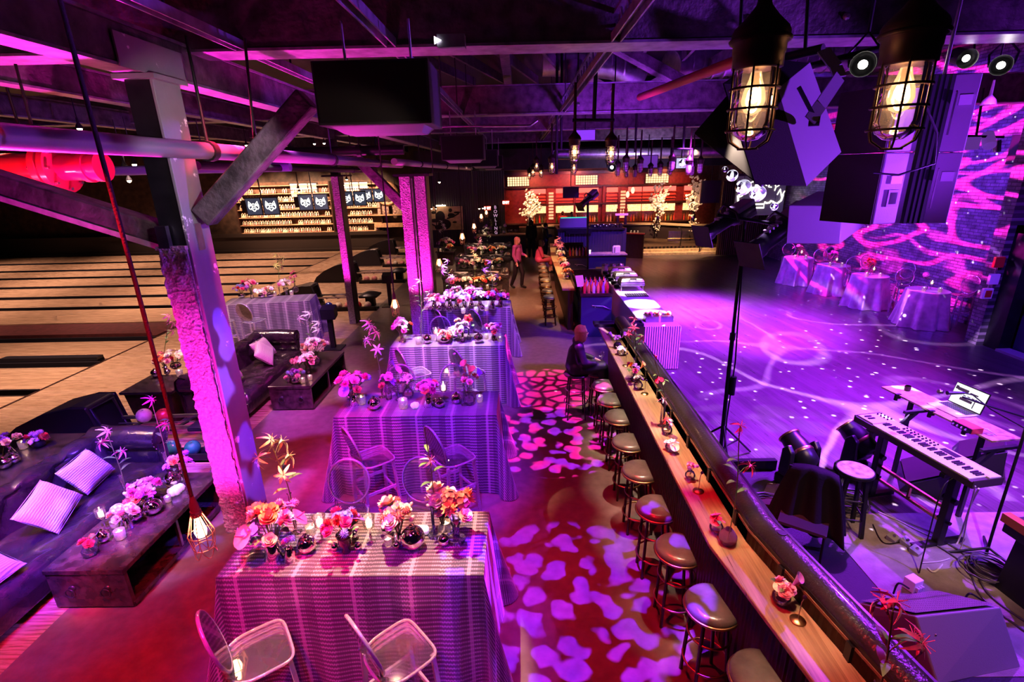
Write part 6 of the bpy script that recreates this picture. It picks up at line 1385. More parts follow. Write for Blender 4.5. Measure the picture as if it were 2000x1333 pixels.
# ================================================================== STAGE CORNER AND DANCE FLOOR
SILK=mat('shimmering silk',(.45,.34,.42),.3,.3,sheen=.5,var=.25,vs=6)
def round_cloth(r,h,seed):
    rr=random.Random(seed); n=96; rows=12; ph=[rr.uniform(0,6.28) for _ in range(3)]; vs=[]
    for k in range(rows+1):
        t=k/rows
        for i in range(n):
            a=2*pi*i/n; f=(.05*sin(11*a+ph[0]+.6*t)+.035*sin(7*a+ph[1])+.02*sin(19*a+ph[2]))*t**.8; R_=r+.0+.13*t**1.3+f; vs.append((R_*cos(a),R_*sin(a),max(.008,h*(1-t))))
    fs=[(k*n+i,(k+1)*n+i,(k+1)*n+(i+1)%n,k*n+(i+1)%n) for k in range(rows) for i in range(n)]; b=MB(); b.add(vs,fs,True); b.lathe([(.001,h),(r,h)],n=48); return b
HC=.87; TC=[pz(1560,503,HC),pz(1628,518,HC),pz(1700,538,HC),pz(1812,567,HC)]; TN=['farthest round','second farthest round','second nearest round','nearest round']
for i,(c,n) in enumerate(zip(TC,TN)):
    t=thing('cocktail_table','pedestal table hidden under the silk of the %s table by the brick wall'%n,'table',(c.x,c.y,0)); b=MB(); b.lathe([(.25,0),(.25,.02),(.03,.05),(.03,.84),(.4,.845),(.4,.862)],n=24); obj('pedestal',b,BLK,t)
    o=obj('tablecloth',round_cloth(.44,HC,i),SILK); o.location=(c.x,c.y,0); tag(o,'shimmering lilac silk cloth on the %s table by the brick wall'%n,'tablecloth','silk cloths by the brick wall')
    z=HC+.003; posy((c.x,c.y+.08,z),'%s flowers on the %s table by the brick wall'%(['pink','magenta','red','pale pink'][i],n),'bottle',GLASS,[[('anthurium','pink',3)],[('orchid','magenta',4),('lily','magenta',3)],[('dahlia','red',4),('rose','orange',3),('lily','red',3)],[('hydrangea','pink',1)]][i],.16,.1,1.3)
    votive((c.x-.18,c.y-.1,z),'candle at left on the %s table by the brick wall'%n,1.5); votive((c.x+.12,c.y-.2,z),'candle at right on the %s table by the brick wall'%n,1.5)
    goblet((c.x+.1,c.y+.05,z),'stemmed candle glass on the %s table by the brick wall'%n,1.1)
    chair(c.x+.78,c.y-.05,radians(105),'clear acrylic bar chair right of the %s table by the brick wall'%n); chair(c.x+.12,c.y+.86,radians(160),'clear acrylic bar chair behind the %s table by the brick wall'%n)
# light stand with two long spotlights
t=thing('light_stand','tall black light stand rising behind the padded rail','stand',(2.66,6.0,0))
top=py(1455,428,6.05)-t.location
b=MB(); b.tube([(0,0,0.05),top*.55],.026,10); b.tube([top*.55,top],.02,10); obj('pole',b,BLK,t)
for k in range(3): a=2*pi*k/3+.4; b=MB(); b.tube([(0,0,.55),(.55*cos(a),.55*sin(a),.02)],.014,6); b.tube([(0,0,.2),(.3*cos(a),.3*sin(a),.27)],.01,6); obj('leg',b,BLK,t)
b=MB(); b.tube([top*.55-V((0,0,.03)),top*.55+V((0,0,.06))],.035,10); b.tube([(.05,0,1.0),(.05,0,1.25)],.04,8); obj('collar',b,BLK2,t)
b=MB(); b.tube([top,top*.8+V((.03,0,0)),top*.6+V((.04,-.02,0)),top*.45+V((.06,-.02,0)),top*.2+V((.04,0,0)),(.06,.02,.05)],.009,6); obj('cable',b,CABLE,t)
b=MB(); a,c=py(1400,420,6.0)-t.location,py(1530,440,6.05)-t.location; b.tube([a,c],.02,8); obj('cross_bar',b,BLK,t)
def profile_spot(a,c,label,hang=None,s=1.0,pole=True):
    """long ellipsoidal spotlight, lens end at a, lamp housing at c"""
    a,c=V(a),V(c); d=(a-c); L=d.length; m=(a+c)/2; t=thing('profile_spotlight',label,'stage light',m); F=frame(d,(0,0,1)).to_4x4(); s=L/.75
    b=MB(F.copy()); b.lathe([(.001,-.39*s),(.10*s,-.38*s),(.10*s,-.1*s),(.075*s,-.06*s),(.075*s,.22*s),(.09*s,.24*s),(.095*s,.36*s)],n=18); obj('barrel',b,BLK2,t)
    b=MB(F.copy()); b.box(-.09*s,.09*s,-.10*s,.10*s,-.4*s,-.12*s); obj('lamp_housing',b,PUR,t,bevel=.015)
    b=MB(F.copy()); b.lathe([(.001,.33*s),(.085*s,.33*s)],n=18); obj('lens',b,mat('violet lens',(.10,.05,.3),.05,coat=1),t)
    b=MB(F.copy()); b.box(-.13*s,.13*s,-.13*s,.13*s,.36*s,.37*s); obj('colour_frame',b,BLK,t); b=MB(F.copy()); b.tube([(.115*s,0,-.08*s),(.13*s,.1*s,-.05*s),(0,.2*s,-.03*s),(-.13*s,.1*s,-.05*s),(-.115*s,0,-.08*s)],.012*s,6); obj('yoke',b,BLK,t)
    b=MB(F.copy())
    for k in range(4): b.box(-.03*s+.0,.03*s,(.076)*s,.1*s,(-.05+.05*k)*s,(-.03+.05*k)*s)
    b.box(-.1*s,-.03*s,.02*s,.03*s,.02*s,.2*s); obj('shutter_handles',b,STEEL,t); return t
profile_spot(py(1370,463,5.9),py(1462,405,6.2),'long black spotlight on the tall stand, left one pointing down left')
profile_spot(py(1462,500,5.8),py(1572,414,6.2),'long black spotlight on the tall stand, right one with purple-lit barrel')
t=thing('light_stand','thin black stand beyond the counter carrying a small spotlight','stand',(py(1148,600,13.9).x,13.9,0)); tp=py(1148,392,13.9)-t.location; b=MB(); b.tube([(0,0,0),tp],.03,8); obj('pole',b,BLK,t)
for k in range(3): a=2*pi*k/3; b=MB(); b.tube([(0,0,.4),(.3*cos(a),.3*sin(a),.02)],.014,6); obj('leg',b,BLK,t)
profile_spot(py(1132,405,13.6),py(1163,376,14.0),'small spotlight with violet lens on the thin stand beyond the counter')
# stage carpet and riser edge
b=MB(); b.box(2.05,4.1,1.6,5.75,.0,.02); struct('trim_4',b,mat('black stage mat',(.03,.025,.035),.6,bump=.3,bs=60))
b=MB(); b.box(2.02,3.3,5.75,5.82,0,.16); struct('trim_5',b,BLK)
b=MB(); b.box(3.3,5.9,2.9,4.85,.02,.026); tag(obj('rug',b,mat('grey stage rug',(.30,.25,.27),.8,bump=.4,bs=80,var=.2)),'grey rug under the keyboard stand and pedals','rug')
# moving head lights
def mover(loc,rz,tilt,label):
    t=thing('moving_head_light',label,'stage light',loc,rz,'moving head lights on the floor'); b=MB(); b.box(-.2,.2,-.16,.16,0,.14); obj('base',b,BLK2,t,bevel=.03)
    b=MB(); b.lathe([(.14,.14),(.14,.18),(.1,.2)],n=20); b.box(-.22,.22,-.08,.08,.18,.26); obj('turntable',b,BLK2,t,bevel=.01)
    for s in (-1,1): b=MB(); b.prism([(-.09,.0),(.09,.0),(.075,.32),(.0,.4),(-.075,.32)],0,.07); b2=MB(Matrix.Translation((s*.19-(.035 if True else 0),0,.2))@Matrix(((0,0,1,0),(1,0,0,0),(0,1,0,0),(0,0,0,1)))); b2.v=[tuple(b2.M@V(v)) for v in b.v]; b2.f=b.f; b2.sm=b.sm; b2.mi=b.mi; b2.uv=b.uv; obj('yoke_arm',b2,BLK2,t,bevel=.02)
    M=Matrix.Translation((0,0,.46))@Matrix.Rotation(tilt,4,'X'); b=MB(M.copy()); b.lathe([(.001,-.21),(.06,-.2),(.13,-.16),(.145,-.02),(.14,.08),(.12,.2),(.125,.24)],n=22); h=obj('head',b,BLK2,t)
    b=MB(M.copy()); b.lathe([(.147,-.03),(.152,-.01),(.147,.01)],n=22); b.lathe([(.128,.23),(.135,.25),(.115,.25)],n=22); obj('head_band',b,BRASS,h)
    b=MB(M.copy()); b.lathe([(.001,.235),(.11,.235)],n=20); obj('lens',b,mat('violet lens',(.10,.05,.3),.05),h)
    b=MB()
    for k in range(5): b.cbox((-.12+.05*k,-.165,.07),.025,.01,.02)
    obj('buttons',b,STEEL,t); return t
mover((3.38,5.42,.02),radians(15),radians(-62),'moving head light on the floor, left one by the riser edge'); mover((4.28,5.72,0),radians(30),radians(-55),'moving head light on the floor, right one half behind the keyboard')
# cable coils
def coil(c,r,n,label,m=CABLE):
    rr=random.Random(len(label)); b=MB()
    for k in range(n):
        ox,oy=rr.gauss(0,.03),rr.gauss(0,.03); q=r*rr.uniform(.8,1.1); b.tube([(ox+q*cos(2*pi*i/22),oy+q*sin(2*pi*i/22),.012+.011*k+.004*sin(3*i)) for i in range(22)],.007,5,closed=True)
    o=obj('cable_coil',b,m); o.location=c; return tag(o,label,'cable')
CABG=mat('grey cable',(.12,.10,.14),.4)
coil((2.82,4.95,.02),.21,9,'coiled cable on the floor just behind the padded rail',CABG); coil((3.75,4.95,.026),.16,10,'tangle of looped cable behind the round stool',CABG); coil((4.45,3.95,.026),.16,9,'coiled cable at the foot of the keyboard stand',CABG); coil((4.05,2.75,0.02),.17,8,'pile of thin cable at the lower right corner',CABG)
def wire(label,pts,r=.007,m=CABLE):
    P=[V(p) for p in pts]; Q=[]
    for i in range(len(P)-1):
        p0,p1,p2,p3=P[max(i-1,0)],P[i],P[i+1],P[min(i+2,len(P)-1)]
        for k in range(6):
            f=k/6; Q.append(.5*((2*p1)+(p2-p0)*f+(2*p0-5*p1+4*p2-p3)*f*f+(3*p1-p0-3*p2+p3)*f**3))
    Q.append(P[-1]); b=MB(); b.tube(Q,r,6); return tag(obj('cable',b,m),label,'cable')
g=lambda u,v,z=.035: pz(u,v,z)
wire('white cable hanging from the keyboard end and trailing over the rug',[pz(1912,955,.93),pz(1895,990,.6),g(1870,1060),g(1830,1115),g(1812,1110)],.009,CABLEW)
wire('pale thin cable looping beside the keyboard stand',[pz(1905,950,.95),pz(1890,1010,.5),g(1875,1075),g(1845,1095),g(1800,1100)],.006,CABLEW)
wire('black cable hanging from the keyboard to the power block',[pz(1860,935,.9),pz(1838,960,.8),pz(1810,1060,.3),g(1795,1120)],.006)
wire('pair of dark cables running to the lower right edge',[g(1830,1050),g(1890,1090),g(1930,1160),g(2010,1220)],.01,CABG); wire('second dark cable running to the lower right edge',[g(1820,1060),g(1885,1105),g(1920,1170),g(2010,1240)],.008,CABG)
wire('pink-lit thin cable across the rug left of the keyboard stand',[g(1715,1000),g(1760,1020),g(1800,1040),g(1850,1060)],.006,CABLEW); wire('curved thin cable on the rug near the pedals',[g(1705,1025),g(1725,1060),g(1760,1060)],.005)
wire('black cable looping up from behind the big floor wedge',[pz(1745,1160,.1),pz(1755,1140,.25),pz(1775,1150,.15)],.008); wire('black cable looping on the right of the big floor wedge',[pz(1885,1170,.2),pz(1895,1160,.3),pz(1920,1175,.15)],.008)
# round wooden stool
t=thing('round_stool','tall black wooden stool with a pale round top beside the keyboard','stool',(3.47,4.61,.026)); b=MB(); b.lathe([(.17,.70),(.18,.71),(.18,.735),(.172,.74)],n=28); obj('seat',b,BLK,t); b=MB(); b.lathe([(.001,.742),(.165,.742)],n=28); obj('seat_top',b,mat('worn seat top',(.45,.38,.33),.45,var=.5,vs=16),t)
for a in (30,120,210,300): a=radians(a); b=MB(); b.bar((.12*cos(a),.12*sin(a),.71),(.19*cos(a),.19*sin(a),0),.035,.035); obj('leg',b,BLK,t)
for z,r in ((.2,.175),(.42,.155)):
    for k in range(4):
        a0,a1=radians(30+90*k),radians(120+90*k); b=MB(); b.tube([(r*cos(a0),r*sin(a0),z+.03*k%.06),(r*cos(a1),r*sin(a1),z+.03*k%.06)],.01,6); obj('rung',b,BLK,t)
# chair with black coat
t=thing('folding_chair','dark chair behind the padded rail carrying a black coat','chair',(2.78,4.22,.02),radians(-35)); b=MB(); b.box(-.21,.21,-.2,.2,.43,.46); obj('seat',b,mat('violet grey seat',(.10,.085,.13),.5),t)
b=MB(); b.box(-.22,.22,.19,.22,.46,.88); obj('backrest',b,BLK2,t,bevel=.01)
for sx in (-1,1):
    for sy in (-1,1): b=MB(); b.tube([(sx*.19,sy*.18,.43),(sx*.2,sy*.2,0)],.012,6); obj('leg',b,BLK,t)
b=MB()
def coat(u,v):
    s=(v-.5)*2; w=.19+.15*abs(s)**.7-.02*sin(5*u); x=(2*u-1)*w; f=.045*sin(17*u+2*v)*abs(s)**.6
    if s<0: return (x,.17-.22*abs(s)**1.3+f-.02, .93-.02*(2*u-1)**2*4*.5-.58*abs(s))
    return (x,.23+.06*abs(s)+f,.93-.04*(2*u-1)**2-.68*abs(s))
b.grid(coat,26,30); o=obj('coat',b,mat('black coat wool',(.012,.009,.014),.8,bump=.2,bs=60)); o.location=t.location; o.rotation_euler=t.rotation_euler; tag(o,'black coat draped over the chair back behind the padded rail','coat'); mo=o.modifiers.new('s','SOLIDIFY'); mo.thickness=.018
# keyboard synth
kc=(V((3.93,5.36,.95))+V((4.26,5.51,.95))+V((4.5,4.15,.95))+V((4.15,4.04,.95)))/4; ang=atan2(4.15-5.51,4.5-4.26)
t=thing('keyboard_synth','white-panelled keyboard synthesizer on its stand','keyboard',(kc.x,kc.y,.90),ang)   # local x along keys, +y = player side? (player at -X world)
Lk,Wk=1.36,.34; s=1
b=MB(); b.box(-Lk/2,Lk/2,-Wk/2,Wk/2,0,.07); b.box(-Lk/2-.012,-Lk/2,-Wk/2-.0,Wk/2,0,.085); b.box(Lk/2,Lk/2+.012,-Wk/2,Wk/2,0,.085); obj('case',b,mat('dark keyboard case',(.06,.04,.05),.4),t,bevel=.006)
b=MB(); b.box(-Lk/2+.01,Lk/2-.01,.03,Wk/2-.01,.07,.085); b.box(-Lk/2+.01,-Lk/2+.22,-Wk/2+.03,.03,.07,.085); obj('control_panel',b,mat('cream control panel',(.75,.68,.62),.4),t)
b=MB()
for k in range(42): x=-Lk/2+.24+k*(Lk-.28)/42; b.box(x,x+(Lk-.28)/42-.0015,-Wk/2+.01,.03,.07,.082)
obj('white_keys',b,WHITE,t); b=MB()
for k in range(42):
    if k%7 in (0,1,3,4,5): x=-Lk/2+.24+(k+.7)*(Lk-.28)/42; b.box(x,x+.014,-.055,.03,.082,.095)
obj('black_keys',b,BLK2,t); b=MB()
for k in range(9): b.box(-.28+.045*k,-.268+.045*k,.06,.085,.085,.10); b.lathe([(.009,.085),(.008,.1)],(-.28+.045*k,.12,0),8)
for k in range(8): b.lathe([(.01,.085),(.009,.1)],(-Lk/2+.04+.045*(k%4),.09+.05*(k//4),0),8)
b.box(.15,.32,.06,.13,.085,.09); obj('knobs_and_faders',b,BLK2,t); b=MB(); b.box(.36,Lk/2-.03,.05,.13,.085,.087); obj('screen_strip',b,mat('pale strip',(.85,.82,.75),.3),t)
b=MB()
for k in (0,1): b.box(-Lk/2+.05+.05*k,-Lk/2+.075+.05*k,-.1,-.02,.085,.095)
obj('bend_wheels',b,BLK2,t)
t2=thing('keyboard_stand','black tubular stand under the keyboard with a second tier','stand',(kc.x,kc.y,.026),ang)
for sx in (-1,1):
    b=MB(); b.box(sx*.42-.035,sx*.42+.035,-.04,.04,0,.83); obj('upright',b,BLK2,t2,bevel=.006)
    b=MB(); b.box(sx*.42-.03,sx*.42+.03,-.3,.3,0,.04); obj('foot',b,BLK2,t2); b=MB(); b.box(sx*.42-.025,sx*.42+.025,-.18,.2,.83,.872); obj('support_arm',b,BLK2,t2)
    b=MB(); b.tube([(sx*.42-.06,0,.55),(sx*.42+.07,0,.55)],.03,12); b.tube([(sx*.42-.06,.0,.3),(sx*.42+.07,0,.3)],.02,10); obj('clamp_knob',b,BLK,t2)
    b=MB(); b.bar((sx*.42,.04,.8),(sx*.42,.36,1.08),.04,.04); b.box(sx*.42-.02,sx*.42+.02,.2,.62,1.065,1.095); obj('upper_arm',b,BLK2,t2)
b=MB(); b.bar((-.42,.02,.42),(.42,.02,.42),.03,.03); b.bar((-.42,.02,.26),(.42,.02,.26),.03,.03); b.bar((0,.02,.26),(0,.02,.42),.03,.02); obj('cross_rail',b,BRASS,t2)
# upper board with laptop
tq=[pz(1718,757,1.15),pz(1780,750,1.15),pz(1992,850,1.15),pz(1935,865,1.15)]; c=sum(tq,V())/4; d=(tq[3]-tq[0]); a2=atan2(d.y,d.x)
t=thing('laptop_board','worn wooden board on the upper tier holding the laptop','board',(c.x,c.y,1.125),a2); Lb=d.length; Wb=.34; b=MB(); b.box(-Lb/2,Lb/2,-Wb/2,Wb/2,0,.02); obj('board',b,mat('worn pale wood',(.42,.30,.22),.5,var=.4,vs=14),t,bevel=.003)
b=MB()
for sx in (-.45,.0,.4): b.box(sx,sx+.03,-Wb/2-.03,-Wb/2+.03,-.03,.03); b.tube([(sx+.015,-Wb/2-.02,-.05),(sx+.015,-Wb/2-.02,-.02)],.02,8)
obj('clamp',b,BLK,t); b=MB()
for sx in (-.45,.42): b.bar((sx,.05,-1.1),(sx,.05,0),.04,.04)
obj('leg',b,BLK2,t)
lp=pz(1862,800,1.15); t=thing('laptop','silver laptop open to an audio program on the wooden board','laptop',(lp.x,lp.y,1.146),a2); SIL=mat('silver laptop body',(.7,.66,.66),.35,.6)
b=MB(); b.box(-.19,.19,-.15,.12,0,.014); obj('base',b,SIL,t,bevel=.004); b=MB()
for r in range(5):
    for k in range(13): b.box(-.165+.0255*k,-.165+.0255*k+.021,-.02+.025*r,.0+.025*r,.014,.017)
obj('keys',b,BLK2,t); b=MB(); b.box(-.06,.06,-.13,-.04,.014,.0145); obj('trackpad',b,mat('trackpad',(.55,.52,.53),.3),t)
Ms=Matrix.Translation((0,.12,.014))@Matrix.Rotation(radians(-14),4,'X'); b=MB(Ms.copy()); b.box(-.19,.19,0,.01,0,.25); sc_=obj('lid',b,BLK2,t,bevel=.003)
b=MB(Ms.copy()); b.box(-.18,.18,-.003,0,.012,.238); obj('display',b,emi('laptop display',(.86,.92,.95),.95),sc_); b=MB(Ms.copy())
b.box(-.14,-.02,-.005,-.003,.165,.2); b.box(0,.09,-.005,-.003,.17,.185); b.box(-.08,.06,-.005,-.003,.07,.1); b.box(-.17,-.14,-.005,-.003,.17,.21); b.box(.08,.09,-.005,-.003,.03,.14)
for k in range(6): b.box(-.16+.05*k,-.13+.05*k,-.005,-.003,.125,.135)
obj('program_windows',b,mat('dark program window',(.12,.13,.15),.4),sc_)
ip=pz(1888,838,1.15); t=thing('audio_interface','small red audio box with knobs beside the laptop','audio box',(ip.x,ip.y,1.146),a2); b=MB(); b.box(-.11,.11,-.065,.065,0,.06); obj('case',b,mat('red anodised case',(.62,.08,.10),.35,.4),t,bevel=.004); b=MB(); b.box(-.105,.105,-.07,-.065,.004,.056); obj('front_plate',b,BLK,t)
b=MB()
for k in range(4): b.lathe([(.012,0),(.010,.015)],(-.08+.045*k,-.07,.03),10,(0,-1,0))
obj('knobs',b,STEEL,t); b=MB(); b.tube([(.05,.065,.03),(.1,.12,.04),(.18,.1,.03),(.16,.05,.02)],.005,5); b.tube([(.0,.065,.03),(.08,.15,.03),(.2,.12,.02)],.005,5); obj('leads',b,CABLEW,t)
cp=pz(1772,762,1.15); t=thing('drink_can','small dark pot at the left end of the wooden board','can',(cp.x,cp.y,1.146)); b=MB(); b.lathe([(.03,0),(.034,.01),(.034,.05),(.03,.058)],n=18); obj('can_body',b,mat('dark label',(.06,.03,.04),.4),t); b=MB(); b.lathe([(.03,.058),(.001,.058)],n=18); obj('lid',b,BRASS,t)
# microphone on boom stand
t=thing('microphone_stand','black boom microphone stand reaching over the laptop','microphone',(4.64,4.18,.0)); hp=pz(2003,880,1.05); 
b=MB(); b.tube([(0,0,.03),py(1945,1020,4.25)-t.location,py(1990,880,4.35)-t.location,py(2010,815,4.4)-t.location],.013,8); obj('pole',b,BLK,t)
for k in range(3): a=2*pi*k/3+.9; b=MB(); b.tube([(0,0,.12),(.36*cos(a),.36*sin(a),.02)],.012,6); obj('leg',b,BLK,t)
b=MB(); b.tube([py(2010,818,4.4)-t.location,py(1935,795,4.45)-t.location,py(1880,776,4.5)-t.location],.009,8); obj('boom',b,BLK,t)
mp_=[py(1883,768,4.5)-t.location,py(1850,768,4.5)-t.location,py(1836,766,4.5)-t.location]; b=MB(); b.tube(mp_[:2],[.012,.02],10); obj('microphone_body',b,mat('violet grey mic',(.12,.10,.16),.35,.5),t); b=MB(); b.ball(mp_[2],.027,12,8); obj('microphone_head',b,STEEL,t)
b=MB(); b.tube([mp_[0],py(1900,772,4.5)-t.location,py(1935,800,4.47)-t.location,py(2015,845,4.4)-t.location],.006,6); obj('mic_cable',b,CABLE,t)
# floor wedges
def wedge(P,label,grille,mdark=None):
    """P: 4 floor corners (front-left, front-right, back-right, back-left), 2 top front corners, 2 back-top corners"""
    c=sum((V(p) for p in P[:4]),V())/4; t=thing('floor_monitor',label,'speaker',c); b=MB(); b.hexa([V(p)-c for p in P]); obj('cabinet',b,PUR if not mdark else mdark,t,bevel=.012)
    n=(V(P[5])-V(P[4])).cross(V(P[7])-V(P[4])).normalized(); n=n if n.z>0 else -n; q=[V(p)-c for p in (P[4],P[5],P[6],P[7])]; m=sum(q,V())/4; b=MB(); b.quad(*[m+(x-m)*.94+n*.02 for x in q]); g_=obj('grille',b,grille,t)
    return t
def m_perf():
    t=NT('perforated grille'); co=t.coord('Object',(55,55,55)); v=t.n('ShaderNodeTexVoronoi',i_Scale=1.0,i_Randomness=.1); t.l(co,v.inputs['Vector']); t.l(t.ramp(v.outputs['Distance'],[(.32,(.01,.01,.012)),(.4,(.45,.38,.4))]),t.b.inputs['Base Color']); t.b.inputs['Metallic'].default_value=.5; t.b.inputs['Roughness'].default_value=.4; return t.m
PERF=m_perf()
f1,f2=pz(1832,1340,0.02),pz(1995,1305,.02); tf1,tf2=pz(1788,1205,.48),pz(1955,1187,.48); bk1,bk2=pz(1675,1178,.16),pz(1835,1150,.16)
_n=(tf2-tf1).cross(bk1-tf1); bk2.z=tf1.z-(_n.x*(bk2.x-tf1.x)+_n.y*(bk2.y-tf1.y))/_n.z
t=wedge([f1,f2,V((*bk2.xy,.02)),V((*bk1.xy,.02)),tf1,tf2,bk2,bk1],'large floor monitor wedge at the lower right corner with perforated grille',PERF)
b=MB(); o=t.location; u=(f2-f1); w=(tf1-f1); nn=u.cross(w).normalized(); nn=nn if nn.y<0 else -nn
q=[f1+u*a+w*c+nn*.006-o for a,c in ((.5,.25),(.82,.25),(.82,.55),(.5,.55))]; b.quad(*q); obj('badge_plate',b,mat('badge plate',(.09,.06,.13),.3),t)
b=MB()
for a,c in ((.15,.7),(.55,.75),(.88,.3),(.93,.9)): b.ball(f1+u*a+w*c+nn*.004-o,.01,8,5)
obj('screws',b,STEEL,t)
def simple_wedge(x,y,rz,w,label):
    M=Matrix.Translation((x,y,0))@Matrix.Rotation(rz,4,'Z'); P=[M@V(p) for p in ((-w/2,-.25,.0),(w/2,-.25,.0),(w/2,.25,.0),(-w/2,.25,.0),(-w/2,-.22,.38),(w/2,-.22,.38),(w/2,.2,.1),(-w/2,.2,.1))]; return wedge(P,label,DARKF,mat('black wedge paint',(.03,.026,.035),.5))
simple_wedge(4.95,5.45,radians(60),.62,'black floor monitor wedge behind the keyboard stand'); simple_wedge(6.0,5.9,radians(50),.6,'black floor monitor wedge beyond the laptop board at the right edge')
# pedals, power block, case, bench
for i,(u,v) in enumerate(((1745,1055),(1790,1080),(1772,1063))):
    p=pz(u,v,.026); t=thing('effects_pedal','small pedal on the grey rug, %s'%['left one','right one','middle one'][i],'pedal',p,radians(30)); b=MB(); b.hexa([(-.06,-.04,0),(.06,-.04,0),(.06,.05,0),(-.06,.05,0),(-.06,-.04,.03),(.06,-.04,.03),(.06,.05,.055),(-.06,.05,.055)]); obj('pedal_body',b,PUR,t,bevel=.004); b=MB(); b.lathe([(.012,.045),(.012,.06)],(0,0,0),8); obj('switch',b,STEEL,t)
p=pz(1780,1150,.03); t=thing('power_block','pale power socket block with plugs on the rug','power block',p,radians(20)); b=MB(); b.box(-.06,.06,-.05,.05,0,.12); obj('block',b,WHITE,t,bevel=.008); b=MB()
for k in range(3): b.cbox((-.03+.03*k,-.06,.05),.022,.03,.04)
obj('plugs',b,CABLEW,t)
t=thing('case_lid','dark brown carpeted case lid leaning on the floor by the coiled cable','case',(3.0,5.15,.02),radians(-35)); b=MB(); b.hexa([(-.13,-.25,0),(.13,-.25,0),(.13,.25,0),(-.13,.25,0),(-.13,-.25,.03),(.13,-.25,.1),(.13,.25,.1),(-.13,.25,.03)]); obj('lid',b,mat('brown carpet lining',(.09,.05,.05),.9,bump=.6,bs=70),t)
t=thing('electric_piano','red-brown topped keyboard case cut off at the right edge','keyboard',(4.75,3.62,0),radians(6)); b=MB(); b.box(-.42,.5,-.3,.25,.62,.76); obj('case',b,mat('black piano case',(.03,.025,.03),.4),t,bevel=.01); b=MB(); b.box(-.44,.52,-.32,-.12,.76,.80); b.box(-.44,-.36,-.32,.27,.72,.80); obj('wood_trim',b,mat('red brown trim',(.45,.12,.06),.35),t); b=MB()
for k in range(24): b.box(-.34+.034*k,-.34+.034*k+.031,-.1,.1,.76,.775)
obj('keys',b,WHITE,t); b=MB(); b.hexa([(-.36,-.2,0),(-.3,-.2,0),(-.3,.2,0),(-.36,.2,0),(-.3,-.2,.62),(-.24,-.2,.62),(-.24,.2,.62),(-.3,.2,.62)]); obj('leg',b,BLK2,t); b=MB(); b.hexa([(.36,-.2,0),(.42,-.2,0),(.42,.2,0),(.36,.2,0),(.3,-.2,.62),(.36,-.2,.62),(.36,.2,.62),(.3,.2,.62)]); obj('leg',b,BLK2,t)
